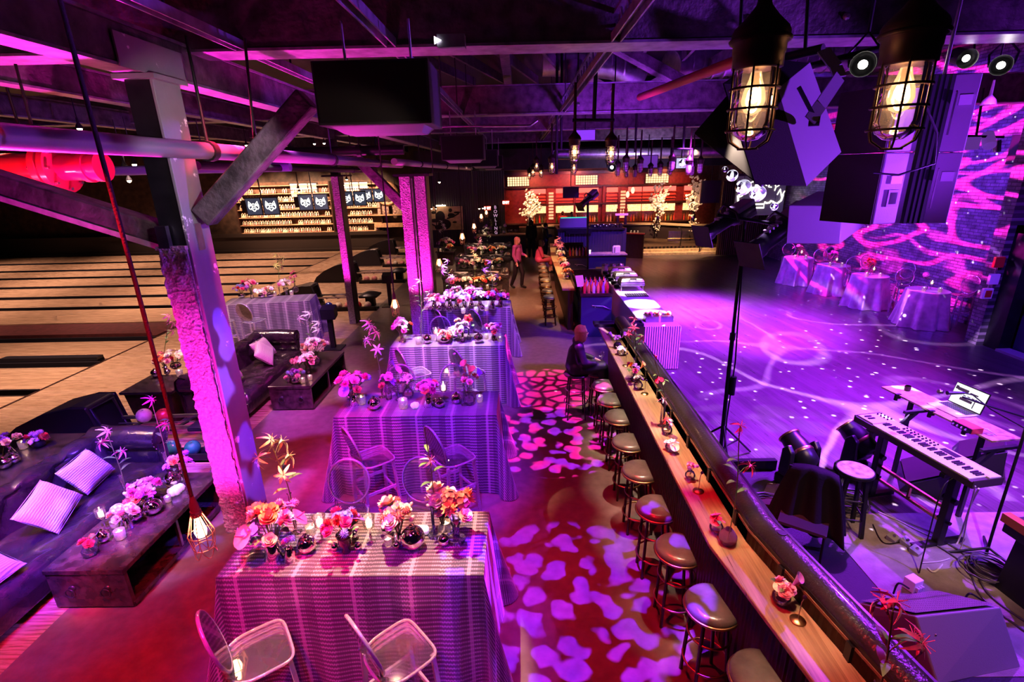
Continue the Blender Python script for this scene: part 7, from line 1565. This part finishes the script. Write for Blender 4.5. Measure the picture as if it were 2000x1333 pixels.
# ================================================================== PEOPLE
SKIN=mat('skin',(.58,.36,.28),.5); HAIRB=mat('blond hair',(.33,.20,.10),.45,bump=.5,bs=70); HAIRD=mat('dark hair',(.04,.025,.02),.5,bump=.4,bs=70)
def mid(a,b,f=.5): return V(a)+(V(b)-V(a))*f
def figure(t, J, cloth, hair, hair_len=.0, skirt=False, sleeves=True, face=V((0,-1,0)), voxel=.013, shoes=BLK, trousers=None, slim=1.0):
    J={k:V(v) for k,v in J.items()}; k=slim
    side=(J['shL']-J['shR']).normalized(); fwd=V(face).normalized(); h=J['head']
    b=MB()
    Q=Matrix((side,fwd.cross(side)*-1 if False else fwd,V((0,0,1)))).transposed()
    b.ball(h,(.074,.092,.112),14,10,Q); b.ball(h+fwd*.03-V((0,0,.06)),(.055,.06,.055),12,8,Q)       # skull and jaw
    b.ball(h+fwd*.095-V((0,0,.015)),(.014,.018,.024),8,6,Q)                                          # nose
    for s in (-1,1): b.ball(h+side*s*.076-V((0,0,.01)),(.012,.02,.03),8,6,Q)                          # ears
    b.cap(J['neck'],h-V((0,0,.07)),.05*k,.046*k)
    b.cap(J['neck']-V((0,0,.05)),J['chest'],.07*k,.12*k); b.cap(J['chest'],J['pelvis'],.12*k,.125*k); b.cap(J['shL'],J['shR'],.06*k,.06*k)
    b.cap(mid(J['hipL'],J['hipR'],.0),J['hipR'],.095*k,.095*k)
    for s in 'LR':
        b.cap(J['sh'+s],J['el'+s],.05*k,.038*k); b.cap(J['el'+s],J['wr'+s],.038*k,.026*k)
        b.cap(J['hip'+s],J['kn'+s],.085*k,.055*k); b.cap(J['kn'+s],J['an'+s],.055*k,.036*k); 
        d=(J['toe'+s]-J['an'+s]); b.cap(J['an'+s],J['toe'+s],.036*k,.03*k)
        # hand: palm, four fingers and thumb
        w=J['wr'+s]; hd=(w-J['el'+s]).normalized(); hd=(hd+V((0,0,-.25))).normalized(); F=frame(hd,side if abs(hd.dot(side))<.9 else fwd); x=F.col[0]; y=F.col[1]
        b.ball(w+hd*.045,(.036,.017,.048),10,8,Matrix((x,y,hd)).transposed())
        for i,L in enumerate((.062,.072,.068,.052)):
            p=w+hd*.08+x*(-.026+.0175*i); q=p+hd*L*.55-y*.006; r=q+(hd-y*.7).normalized()*L*.5; b.cap(p,q,.010,.009,6); b.cap(q,r,.009,.0075,6)
        p=w+hd*.03+x*.034; q=p+(hd+x*.9).normalized()*.035; b.cap(p,q,.012,.010,6); b.cap(q,q+(hd+x*.1-y*.3).normalized()*.03,.010,.008,6)
    obj('body',b,SKIN,t,remesh=min(voxel,.0105))
    # eyes, brows, mouth
    b=MB()
    for s in (-1,1): b.ball(h+fwd*.083+side*s*.031+V((0,0,.012)),(.013,.008,.009),8,6,Q)
    obj('eyes',b,mat('eye white dark',(.09,.06,.05),.2),t); b=MB(); b.ball(h+fwd*.086-V((0,0,.062)),(.024,.009,.008),10,6,Q); obj('mouth',b,mat('lips',(.45,.12,.12),.4),t)
    b=MB()
    # hair cap with length
    b.ball(h-fwd*.018+V((0,0,.022)),(.088,.098,.108),14,10,Q)
    if hair_len:
        for i in range(13):
            a=radians(55+250*i/12) ; d=fwd*cos(a)+side*sin(a); top=h+d*.07+V((0,0,.03)); b.cap(top,top+d*.02-V((0,0,hair_len*(.85+.15*sin(i*2)))),.036,.022,8)
        b.cap(h+fwd*.05+side*.05+V((0,0,.08)),h+fwd*.07+side*.075-V((0,0,.02)),.025,.018,8)
    hm=b; obj('hair',hm,hair,t,remesh=.012)
    # clothing
    b=MB(); e=.016
    b.cap(J['neck']-V((0,0,.09)),J['chest'],.075*k+e,.12*k+e); b.cap(J['chest'],J['pelvis'],.12*k+e,.13*k+e); b.cap(J['shL'],J['shR'],.06*k+e,.06*k+e); b.cap(J['hipL'],J['hipR'],.098*k+e,.098*k+e)
    for s in 'LR':
        b.cap(J['sh'+s],J['el'+s],.05*k+e,.042*k+e)
        if sleeves: b.cap(J['el'+s],mid(J['el'+s],J['wr'+s],.85),.042*k+e,.032*k+e)
        if skirt: b.cap(J['hip'+s],J['kn'+s],.09*k+e,.075*k+e); b.cap(J['kn'+s],mid(J['kn'+s],J['an'+s],skirt),.075*k+e,.085*k+e)
    if skirt: b.cap(mid(J['hipL'],J['hipR']),mid(J['knL'],J['knR']),.1*k,.09*k)
    obj('dress' if skirt else 'top',b,cloth,t,remesh=.015)
    if trousers:
        b=MB()
        for s in 'LR': b.cap(J['hip'+s],J['kn'+s],.085*k+e,.058*k+e); b.cap(J['kn'+s],mid(J['kn'+s],J['an'+s],.95),.058*k+e,.042*k+e)
        b.cap(J['hipL'],J['hipR'],.1*k+e,.1*k+e); obj('trousers',b,trousers,t,remesh=.016)
    b=MB()
    for s in 'LR': d=(J['toe'+s]-J['an'+s]); b.cap(J['an'+s]-V((0,0,.01)),J['toe'+s],.044*k,.036*k)
    obj('shoes',b,shoes,t,remesh=.013)
def standing(loc,face_ang,label,cloth,hair,hl,h=1.7,trousers=None,pose=0,group=None):
    t=thing('person',label,'person',loc,face_ang,group); s=h/1.7   # faces -Y locally
    J=dict(head=(0,-.01,1.58),neck=(0,0,1.43),chest=(0,0,1.25),pelvis=(0,.01,.95),shL=(.17,0,1.39),shR=(-.17,0,1.39),elL=(.21,.02,1.12),elR=(-.21,.02,1.12),wrL=(.2,-.08,.9),wrR=(-.2,-.08,.9),hipL=(.09,0,.92),hipR=(-.09,0,.92),knL=(.095,-.02,.5),knR=(-.095,-.0,.5),anL=(.095,.02,.09),anR=(-.095,.05,.09),toeL=(.11,-.13,.04),toeR=(-.11,-.1,.04))
    if pose==1: J.update(wrL=(.06,-.28,1.15),wrR=(-.06,-.28,1.12),elL=(.2,-.06,1.1),elR=(-.2,-.06,1.1))
    if pose==2: J.update(knL=(.1,-.13,.5),anL=(.09,-.1,.09),toeL=(.09,-.25,.04),knR=(-.09,.04,.5),anR=(-.09,.2,.1),toeR=(-.09,.08,.04),wrL=(.1,-.25,1.1),elL=(.21,-.04,1.11))
    figure(t,{k:V(v)*s for k,v in J.items()},cloth,hair,hl,trousers=trousers,voxel=.016); return t
BLKC=mat('black cloth',(.014,.011,.018),.6); 
# seated woman (faces +X)
hp=py(1118,620,7.42); t=thing('person','woman with a blond bob in a black dress seated on the wire stool','person',(.86,7.4,0))
z=.77
J=dict(head=(.07,0,1.43),neck=(.02,0,1.29),chest=(.0,0,1.12),pelvis=(-.03,0,.88),shL=(.02,.165,1.25),shR=(.02,-.165,1.25),elL=(.10,.2,1.0),elR=(.10,-.2,1.0),wrL=(.30,.09,.96),wrR=(.30,-.09,.95),hipL=(-.02,.09,.86),hipR=(-.02,-.09,.86),knL=(.40,.10,.85),knR=(.40,-.07,.88),anL=(.36,.10,.42),anR=(.42,.02,.46),toeL=(.50,.11,.36),toeR=(.56,.05,.40))
figure(t,J,BLKC,HAIRB,.17,skirt=.45,face=V((1,0,0)),voxel=.012)
gq=thing('wine_glass','wine glass in the seated woman\'s hands','glass',V((.86,7.4,0))+V((.40,0,.93))); b=MB(); b.lathe([(.03,.001),(.004,.008),(.004,.08),(.035,.12),(.03,.18)],n=14,caps=False); obj('glass',b,GLASS,gq)
standing((-.08,17.0,0),radians(60),'person walking in the aisle in a dark top and black leggings',mat('plum top',(.25,.06,.18),.6),HAIRB,.2,1.74,BLKC,2)
standing((.55,23.2,0),radians(180),'person in black standing with their back turned by the bar entrance',BLKC,HAIRD,.16,1.72,BLKC)
standing((1.15,22.4,0),radians(100),'person in black leaning beside the raised booth',BLKC,HAIRD,0,1.66,BLKC,1)
# people in the booth and at the bar
for (u,v,Y,l,ang,cl,hr,hl) in ((1122,432,22.4,'man in black behind the booth desk facing the room',0,BLKC,HAIRD,0),(1117,418,25.2,'person in black behind the booth near the back bar',30,BLKC,HAIRD,0),(1099,419,28.1,'person in a red top at the back bar shelves',160,mat('red top',(.5,.05,.06),.6),HAIRD,0)):
    p=py(u,v,Y); base=p.z-1.6; 
    b=MB(); b.box(p.x-.3,p.x+.3,Y-.25,Y+.25,0,max(.05,base)); 
    if base>.12 and Y<23: pass
    standing((p.x,Y,max(base,.0)),radians(ang),l,cl,hr,hl,1.7,BLKC,1)
b=MB(); b.box(1.7,4.2,22.05,23.3,0,py(1122,432,22.4).z-1.6); tag(obj('booth_platform',b,BLUEB),'dark platform floor inside the booth','platform')
# guest at the far ledge, seated
t=thing('person','guest in a pink-red top seated at the farther oak ledge','person',(.70,17.64,0)); figure(t,J,mat('pink red top',(.55,.10,.16),.6),HAIRD,.14,skirt=.3,sleeves=False,face=V((1,0,0)),voxel=.016)
# ================================================================== CAMERA, LIGHT, WORLD
def gobo_nodes(ld, kind, scale, col, col2=None, rot=0):
    ld.use_nodes=True; t=ld.node_tree; t.nodes.clear(); N=lambda typ,**k:(lambda x:[setattr(x,a,b) for a,b in k.items()] and x or x)(t.nodes.new(typ)); L=t.links.new
    out=t.nodes.new('ShaderNodeOutputLight'); em=t.nodes.new('ShaderNodeEmission'); L(em.outputs[0],out.inputs[0])
    tc=t.nodes.new('ShaderNodeTexCoord'); sp=t.nodes.new('ShaderNodeSeparateXYZ'); L(tc.outputs['Normal'],sp.inputs[0])
    dx=N('ShaderNodeMath',operation='DIVIDE'); L(sp.outputs[0],dx.inputs[0]); L(sp.outputs[2],dx.inputs[1]); dy=N('ShaderNodeMath',operation='DIVIDE'); L(sp.outputs[1],dy.inputs[0]); L(sp.outputs[2],dy.inputs[1])
    cb=t.nodes.new('ShaderNodeCombineXYZ'); L(dx.outputs[0],cb.inputs[0]); L(dy.outputs[0],cb.inputs[1])
    mp=t.nodes.new('ShaderNodeMapping'); mp.inputs['Rotation'].default_value=(0,0,rot); sc=scale if isinstance(scale,tuple) else (scale,scale,1); mp.inputs['Scale'].default_value=sc; L(cb.outputs[0],mp.inputs[0])
    rp=t.nodes.new('ShaderNodeValToRGB'); e=rp.color_ramp.elements
    if kind=='cells':
        nn=N('ShaderNodeTexNoise'); nn.inputs['Scale'].default_value=1.1; nn.inputs['Detail'].default_value=1.0; L(mp.outputs[0],nn.inputs['Vector'])
        vm=N('ShaderNodeVectorMath',operation='MULTIPLY_ADD'); vm.inputs[1].default_value=(.9,.9,.9); L(nn.outputs['Color'],vm.inputs[0]); L(mp.outputs[0],vm.inputs[2])
        n1=N('ShaderNodeTexVoronoi',feature='SMOOTH_F1'); n1.inputs['Smoothness'].default_value=.35; n1.inputs['Scale'].default_value=1.0; L(vm.outputs[0],n1.inputs['Vector']); L(n1.outputs['Distance'],rp.inputs[0]); e[0].position=.42; e[1].position=.51; e[0].color=(1,1,1,1); e[1].color=(.0,.0,.0,1)
    elif kind=='vor':
        n1=N('ShaderNodeTexVoronoi',feature='DISTANCE_TO_EDGE'); n1.inputs['Scale'].default_value=1.0; L(mp.outputs[0],n1.inputs['Vector']); L(n1.outputs['Distance'],rp.inputs[0]); e[0].position=.06; e[1].position=.16; e[0].color=(.06,.06,.06,1); e[1].color=(1,1,1,1)
    elif kind=='dots':
        n1=N('ShaderNodeTexVoronoi'); n1.inputs['Scale'].default_value=1.0; L(mp.outputs[0],n1.inputs['Vector']); L(n1.outputs['Distance'],rp.inputs[0]); e[0].position=.085; e[1].position=.12; e[0].color=(1,1,1,1); e[1].color=(0,0,0,1)
    elif kind=='waves':
        n0=N('ShaderNodeTexNoise'); n0.inputs['Scale'].default_value=1.3; n0.inputs['Detail'].default_value=1.0; L(mp.outputs[0],n0.inputs['Vector'])
        ml=N('ShaderNodeMath',operation='MULTIPLY'); ml.inputs[1].default_value=7.5; L(n0.outputs[0],ml.inputs[0]); fr=N('ShaderNodeMath',operation='FRACT'); L(ml.outputs[0],fr.inputs[0]); L(fr.outputs[0],rp.inputs[0])
        e[0].position=.30; e[0].color=(0,0,0,1); e[1].position=.40; e[1].color=(1,1,1,1); x=e.new(.58); x.color=(1,1,1,1); x=e.new(.68); x.color=(0,0,0,1)
    elif kind=='arcs':
        n0=N('ShaderNodeTexNoise'); n0.inputs['Scale'].default_value=.6; n0.inputs['Detail'].default_value=.5; L(mp.outputs[0],n0.inputs['Vector'])
        ml=N('ShaderNodeMath',operation='MULTIPLY'); ml.inputs[1].default_value=5.0; L(n0.outputs[0],ml.inputs[0]); fr=N('ShaderNodeMath',operation='FRACT'); L(ml.outputs[0],fr.inputs[0]); L(fr.outputs[0],rp.inputs[0])
        e[0].position=.44; e[0].color=(0,0,0,1); e[1].position=.49; e[1].color=(1,1,1,1); x=e.new(.52); x.color=(1,1,1,1); x=e.new(.57); x.color=(0,0,0,1)
    if col2:
        nz=N('ShaderNodeTexNoise'); nz.inputs['Scale'].default_value=.55; L(mp.outputs[0],nz.inputs['Vector']); r2=t.nodes.new('ShaderNodeValToRGB'); r2.color_ramp.elements[0].position=.42; r2.color_ramp.elements[1].position=.58; r2.color_ramp.elements[0].color=(*col,1); r2.color_ramp.elements[1].color=(*col2,1); L(nz.outputs[0],r2.inputs[0]); L(r2.outputs[0],em.inputs[0])
    else: em.inputs[0].default_value=(*col,1)
    L(rp.outputs[0],em.inputs[1])
def spot(p,tgt,col,W,ang,blend=.4,size=.08,gobo=None,scale=8,col2=None,rot=0):
    ld=bpy.data.lights.new('spot','SPOT'); ld.energy=W; ld.spot_size=radians(ang); ld.spot_blend=blend; ld.shadow_soft_size=size; ld.color=col if not gobo else (1,1,1)
    if gobo: gobo_nodes(ld,gobo,scale,col,col2,rot)
    o=bpy.data.objects.new('stage_and_added_spot',ld); COL.objects.link(o); o.location=p; o.rotation_euler=(V(tgt)-V(p)).to_track_quat('-Z','Y').to_euler(); return o
def point(p,col,W,size=.1):
    ld=bpy.data.lights.new('lamp','POINT'); ld.energy=W; ld.color=col; ld.shadow_soft_size=size; o=bpy.data.objects.new('room_lamp',ld); COL.objects.link(o); o.location=p; return o
def area(p,tgt,col,W,sx,sy):
    ld=bpy.data.lights.new('wash','AREA'); ld.energy=W; ld.color=col; ld.shape='RECTANGLE'; ld.size=sx; ld.size_y=sy; o=bpy.data.objects.new('wash_light',ld); COL.objects.link(o); o.location=p; o.rotation_euler=(V(tgt)-V(p)).to_track_quat('-Z','Y').to_euler(); return o
MAG=(1,.03,.62); PINK=(1,.10,.45); PURP=(.40,.04,1); VIO=(.18,.04,1); BLUE=(.12,.08,1); RED=(1,.03,.06); WARM_=(1,.62,.50); AMB=(1,.66,.36); WHT=(1,.9,.85); LAV=(.50,.08,1)
# ---- dance floor washes
spot((6.0,11.0,4.85),(5.6,12.4,0),PURP,15000,70,.9,.3)
spot((4.4,13.0,4.85),(4.4,14.2,0),LAV,16000,50,.95,.3)
spot((6.0,6.8,4.85),(4.6,8.2,0),(.34,.03,1),7500,92,.9,.3)
spot((4.0,7.6,4.85),(4.2,7.9,0),(.85,.75,1),20000,86,.6,.012,'dots',16)
spot((6.0,10.0,4.85),(6.6,9.8,0),(.85,.75,1),20000,90,.6,.012,'dots',15)
spot((2.6,6.4,4.85),(4.6,8.4,0),(.7,.45,1),8500,84,.6,.012,'arcs',2.6)
spot((5.0,13.0,4.85),(7.0,10.2,0),(.6,.25,1),5500,80,.6,.012,'arcs',2.8,rot=.8)
spot((4.4,7.4,4.8),(3.5,6.6,0),WHT,420,40,.8,.05,'cells',9)
# ---- right brick wall: flowing stripes, violet wash, dots
spot((5.0,15.0,4.4),(10.9,15.5,3.2),(1,.02,.42),11000,78,.5,.008,'waves',(1.0,3.6,1),None,.25)
spot((5.2,12.4,4.0),(10.9,12.6,3.6),(.9,.03,.6),6000,74,.5,.008,'waves',(1.1,3.2,1),None,-.3)
spot((5.5,14.0,5.4),(10.9,15.0,2.4),VIO,3000,95,.8,.2)
spot((6.0,14.0,5.0),(10.9,14.5,1.6),(.9,.85,1),7000,96,.6,.008,'dots',20)
spot((6.0,9.0,4.8),(9.4,14.0,.6),(.5,.04,1),1000,50,.8,.12)
spot((8.2,6.5,5.0),(10.3,9.4,1.2),VIO,900,60,.9,.2)
# ---- stage corner
spot((6.5,7.5,5.6),(4.2,4.2,.2),PURP,3000,60,.6,.06)
spot((6.9,3.0,4.6),(4.2,4.2,.2),(.22,.04,1),1500,62,.6,.08)
spot((3.9,2.7,4.4),(4.4,4.8,1.0),AMB,330,44,.5,.03)
spot((3.1,1.2,4.7),(3.1,3.6,.0),(1,.6,.4),160,40,.5,.04)
# ---- purple keys on right speakers and ceiling
spot((7.6,3.2,3.2),(2.6,4.4,3.9),(.36,.07,1),3000,40,.6,.08)
spot((3.5,6.6,2.6),(3.8,7.6,5.6),(.40,.04,1),260,110,.9,.3)
spot((2.2,9.6,3.4),(2.2,12.2,5.7),(.40,.05,1),800,95,.9,.3)
spot((2.6,2.8,3.3),(3.4,5.4,5.3),(.36,.05,1),130,80,.9,.2)
spot((5.5,3.6,3.6),(6.0,5.6,5.2),(.36,.05,1),260,90,.9,.2)
spot((5.0,19.5,3.4),(5.0,22.3,4.6),(.7,.5,1),420,100,.9,.2)
# ---- magenta from below left: posts and beams
spot((-2.9,2.9,.9),(-3.25,4.7,1.5),MAG,620,66,.7,.05)
spot((-4.6,5.6,1.4),(-4.0,5.0,4.7),MAG,2600,100,.8,.08)
spot((-2.3,6.6,2.6),(-2.9,7.5,5.0),MAG,520,95,.8,.08)
spot((-3.9,3.6,3.4),(-3.3,3.6,5.0),(1,.03,.4),90,110,.9,.1)
spot((-1.6,4.6,3.0),(-1.9,4.9,5.1),(1,.04,.6),60,90,.9,.1)
spot((-2.4,10.6,.9),(-2.35,11.6,2.2),MAG,330,80,.8,.05)
spot((-3.6,11.4,2.3),(-3.0,11.8,3.9),MAG,300,100,.9,.08)
spot((-4.3,12.0,.7),(-4.53,13.1,2.4),MAG,260,70,.8,.05)
spot((-7.0,4.9,2.8),(-5.6,5.6,3.9),RED,420,80,.8,.1)
spot((.6,5.1,4.6),(-3.08,4.9,1.5),(.12,.04,1),3200,26,.6,.01,'cells',13,(.3,.1,1))
spot((-1.2,3.2,3.9),(-3.1,4.95,4.0),(1,.92,.9),150,42,.7,.04)
spot((.2,3.4,4.2),(-2.2,4.9,4.0),(1,.75,.6),60,30,.7,.04)
# ---- dressed tables
spot((-.9,.7,4.85),(-1.3,3.0,.5),(.13,.02,1),560,36,.7,.05)
spot((-1.8,.8,4.6),(-1.4,2.9,.3),(.6,.02,.9),170,36,.7,.05)
spot((-1.2,3.75,4.85),(-1.2,3.15,1.05),AMB,1500,30,.2,.015)
spot((-1.62,4.55,3.72),(-.87,2.55,.75),AMB,45,10,.5,.03)  # added spot, placed so the right chair seat mirrors a glint
spot((-3.0,4.2,3.4),(-1.83,2.56,.75),AMB,30,10,.5,.03)  # added spot for a glint on the left chair seat
spot((-1.6,4.6,4.85),(-1.5,3.5,1.05),(.16,.04,1),700,30,.5,.03)
for y,v,m in ((5.45,1900,520),(7.95,1900,700),(10.4,2000,500)):
    spot((-.6,y-2.3,4.85),(-1.3,y,.55),(.17,.03,1),v*1.15,36,.6,.05)
    spot((-2.2,y-2.0,4.8),(-1.4,y,.5),(.85,.04,.9),m,34,.6,.05)
    spot((-1.2,y-.6,4.85),(-1.25,y+.3,1.1),(1,.84,.8),2100,28,.5,.03)
    spot((.9,y-.2,2.6),(-.25,y+.3,.6),(.16,.04,1),70,34,.6,.04)
spot((1.0,3.0,2.8),(-.25,3.3,.55),(.14,.03,1),110,34,.6,.04)
# ---- aisle gobos and red spill
spot((.25,2.9,4.85),(.40,3.42,0),(.15,.02,1),4600,31,.10,.006,'cells',22,(.30,.025,1))
spot((.2,6.2,4.85),(.42,6.75,0),(1,.025,.50),5200,26,.10,.006,'cells',22,(.32,.03,1),.7)
spot((.3,8.2,4.85),(.46,8.55,0),(1,.03,.42),4400,22,.10,.006,'vor',17)
spot((.0,2.3,4.7),(.8,2.5,0),(1,.01,.04),480,74,.8,.1)
spot((.4,4.4,4.7),(.8,4.7,0),(1,.01,.04),450,60,.8,.1)
spot((-2.8,2.2,4.8),(-3.0,3.4,0),(1,.015,.05),1700,78,.8,.03,'cells',3.5)
spot((-1.9,1.5,4.8),(-2.9,3.2,0),(1,.01,.04),1500,58,.9,.1)
spot((-2.6,5.0,4.8),(-3.1,6.6,0),(1,.04,.12),1000,70,.9,.1)
spot((-3.0,5.6,4.8),(-3.0,6.6,0),(.5,.10,1),1900,58,.5,.02,'cells',4)
spot((.9,4.9,4.7),(.80,5.0,0),AMB,520,13,.08,.01,'cells',3.2)
spot((.9,2.6,4.7),(.80,2.45,0),AMB,520,15,.08,.01,'cells',3.2)
spot((.2,13,4.9),(.1,15.5,0),(1,.40,.2),1700,60,.8,.1)
spot((.35,9.4,4.8),(.4,10.3,0),(1,.5,.3),700,30,.3,.03)
# ---- lounge left
spot((-3.0,2.2,4.8),(-5.2,4.6,.6),(.14,.03,1),5200,36,.6,.04)
spot((-4.0,1.2,4.8),(-4.9,4.0,.6),(.4,.2,1),700,44,.7,.05)
spot((-3.9,3.2,4.8),(-4.05,4.4,.45),WHT,420,22,.5,.03)
spot((-2.9,6.4,4.8),(-4.4,8.6,.5),(.8,.14,.9),900,46,.7,.05)
spot((-3.6,7.6,4.8),(-4.0,8.7,.45),WHT,420,28,.5,.03)
spot((-6.4,6.4,4.8),(-6.0,7.6,.6),AMB,620,32,.6,.04)
spot((-4.8,9.6,4.8),(-6.0,11.7,1.0),AMB,620,34,.6,.04)
spot((-4.2,8.8,4.7),(-5.6,11.3,.4),(.35,.06,1),1000,38,.7,.05)
spot((-5.2,4.6,4.8),(-5.6,6.2,.3),(.2,.06,1),500,50,.8,.1)
# ---- lanes: warm pools
for (x,y,w) in ((-6.8,9.4,900),(-7.0,14.5,1000),(-7.2,19.5,1000),(-7.4,24,900),(-10.5,9.0,1300),(-11.5,12.2,1100),(-12,15.8,1500),(-13,20,1500),(-13,24.5,1300),(-17,11.5,1500),(-18,16,1700),(-19,20.5,1700),(-19,25,1300),(-25,22,1800)):
    spot((x,y,4.85),(x,y+.3,0),WARM_,w*1.1,92,1.0,.2)
for x in (-14.2,-12.6,-11,-9.4,-7.8): spot((x,25.2,4.4),(x,27.6,2.2),(1,.62,.4),1200,75,.9,.1)
# ---- far lounge, aisle end
for y in (14.2,17.6,21.0,24.6): spot((-1.6,y-1.0,4.8),(-1.6,y+.4,.5),(1,.72,.48),850,50,.7,.06)
# ---- ledge and service
for y,w in ((1.9,150),(2.75,380),(3.6,330),(4.5,700),(5.4,900),(6.4,950),(7.5,700)): spot((1.42,y-.1,4.2),(1.52 if y>3 else 1.7,y,1.05),(1,.80,.56),w*.75,24,.6,.02)
for y in (12.8,14.6,16.6,18.6): spot((1.1,y,4.2),(1.2,y,1.05),AMB,520,26,.6,.03)
for y,w in ((10.2,1500),(11.1,2600),(12.2,1500),(13.4,1600)): spot((2.75,y,4.6),(2.75,y,.9),(1,.88,.74),w,15,.5,.02)
spot((3.6,7.6,4.8),(2.6,9.6,.4),(.32,.06,1),1300,36,.7,.06)
spot((2.2,8.6,4.8),(1.75,11.6,.6),(.12,.06,1),1100,32,.7,.05)
spot((1.4,10.4,4.4),(1.75,12.2,1.1),(1,.12,.2),420,30,.7,.04)
spot((3.2,17.5,4.8),(3.0,21.0,.8),(.22,.07,1),1300,44,.8,.1)
spot((-.6,6.2,4.6),(.9,7.4,1.2),(1,.10,.6),190,24,.7,.03)
spot((2.6,6.8,4.4),(.9,7.4,1.2),(.4,.12,1),150,22,.7,.03)
spot((-1.0,14.6,4.8),(-.1,17.0,1.4),(1,.06,.55),420,22,.7,.04)
# ---- back bar
for x in (.8,3.2,5.6,8.2): spot((x,26.2,3.78),(x,28.7,2.2),(1,.26,.14),520,85,.9,.15)
spot((7.4,24.2,3.8),(7.8,26.4,1.4),AMB,1100,60,.8,.1); spot((.6,24.8,3.8),(.6,26.6,1.9),AMB,700,45,.8,.1); spot((7.2,21.8,4.8),(7.3,23.8,0),AMB,1500,50,.8,.1)
spot((3.2,24.0,3.0),(3.4,27.5,4.4),RED,300,90,.9,.2)
spot((4.6,19.5,4.8),(4.9,20.8,0),(1,.35,.25),900,60,.9,.1)
# ---- added sofa and brace spots, then lamps in the jars and pendants
spot((-6.6,4.4,4.5),(-5.4,4.9,.75),(1,.5,.35),900,46,.7,.05)  # rim light added to bring out the sofa back
spot((-4.1,3.9,2.2),(-4.4,4.7,3.6),MAG,120,70,.8,.05)  # grazing spot added to turn the brace strip magenta
for u,v,Y,w in ((1470,205,1.95,6),(1757,200,1.95,6),(1122,300,8.4,10),(1193,302,8.4,10)): point(py(u,v,Y)+V((0,0,.03)),(1,.62,.36),w,.03)
point(pz(395,1050,1.35)+V((0,0,.05)),(1,.5,.25),9,.03)
for u,v,Y in ((772,603,9.3),(858,520,12.6)): point(py(u,v,Y)+V((0,0,.05)),(1,.5,.25),14,.04)
w=bpy.data.worlds.new('room air'); bpy.context.scene.world=w; w.use_nodes=True; bg=w.node_tree.nodes['Background']; bg.inputs[0].default_value=(.20,.07,.30,1); bg.inputs[1].default_value=.03
cd=bpy.data.cameras.new('camera'); cam=bpy.data.objects.new('camera',cd); COL.objects.link(cam); cd.sensor_width=36; cd.lens=36*FPX/2000; cd.clip_start=.05; cd.clip_end=200
X=CM@V((1,0,0)); Yv=-(CM@V((0,1,0))); Zv=-(CM@V((0,0,1))); M=Matrix((X,Yv,Zv)).transposed().to_4x4(); M.translation=CAM; cam.matrix_world=M
bpy.context.scene.camera=cam
vs=bpy.context.scene.view_settings; vs.view_transform='Standard'; vs.look='None'; vs.exposure=.0; vs.gamma=1.0
try: bpy.context.scene.cycles.transparent_max_bounces=24
except Exception: pass
for _l in ('Medium High Contrast','High Contrast'):
    try: vs.look=_l; break
    except Exception: pass
vs.exposure=.25
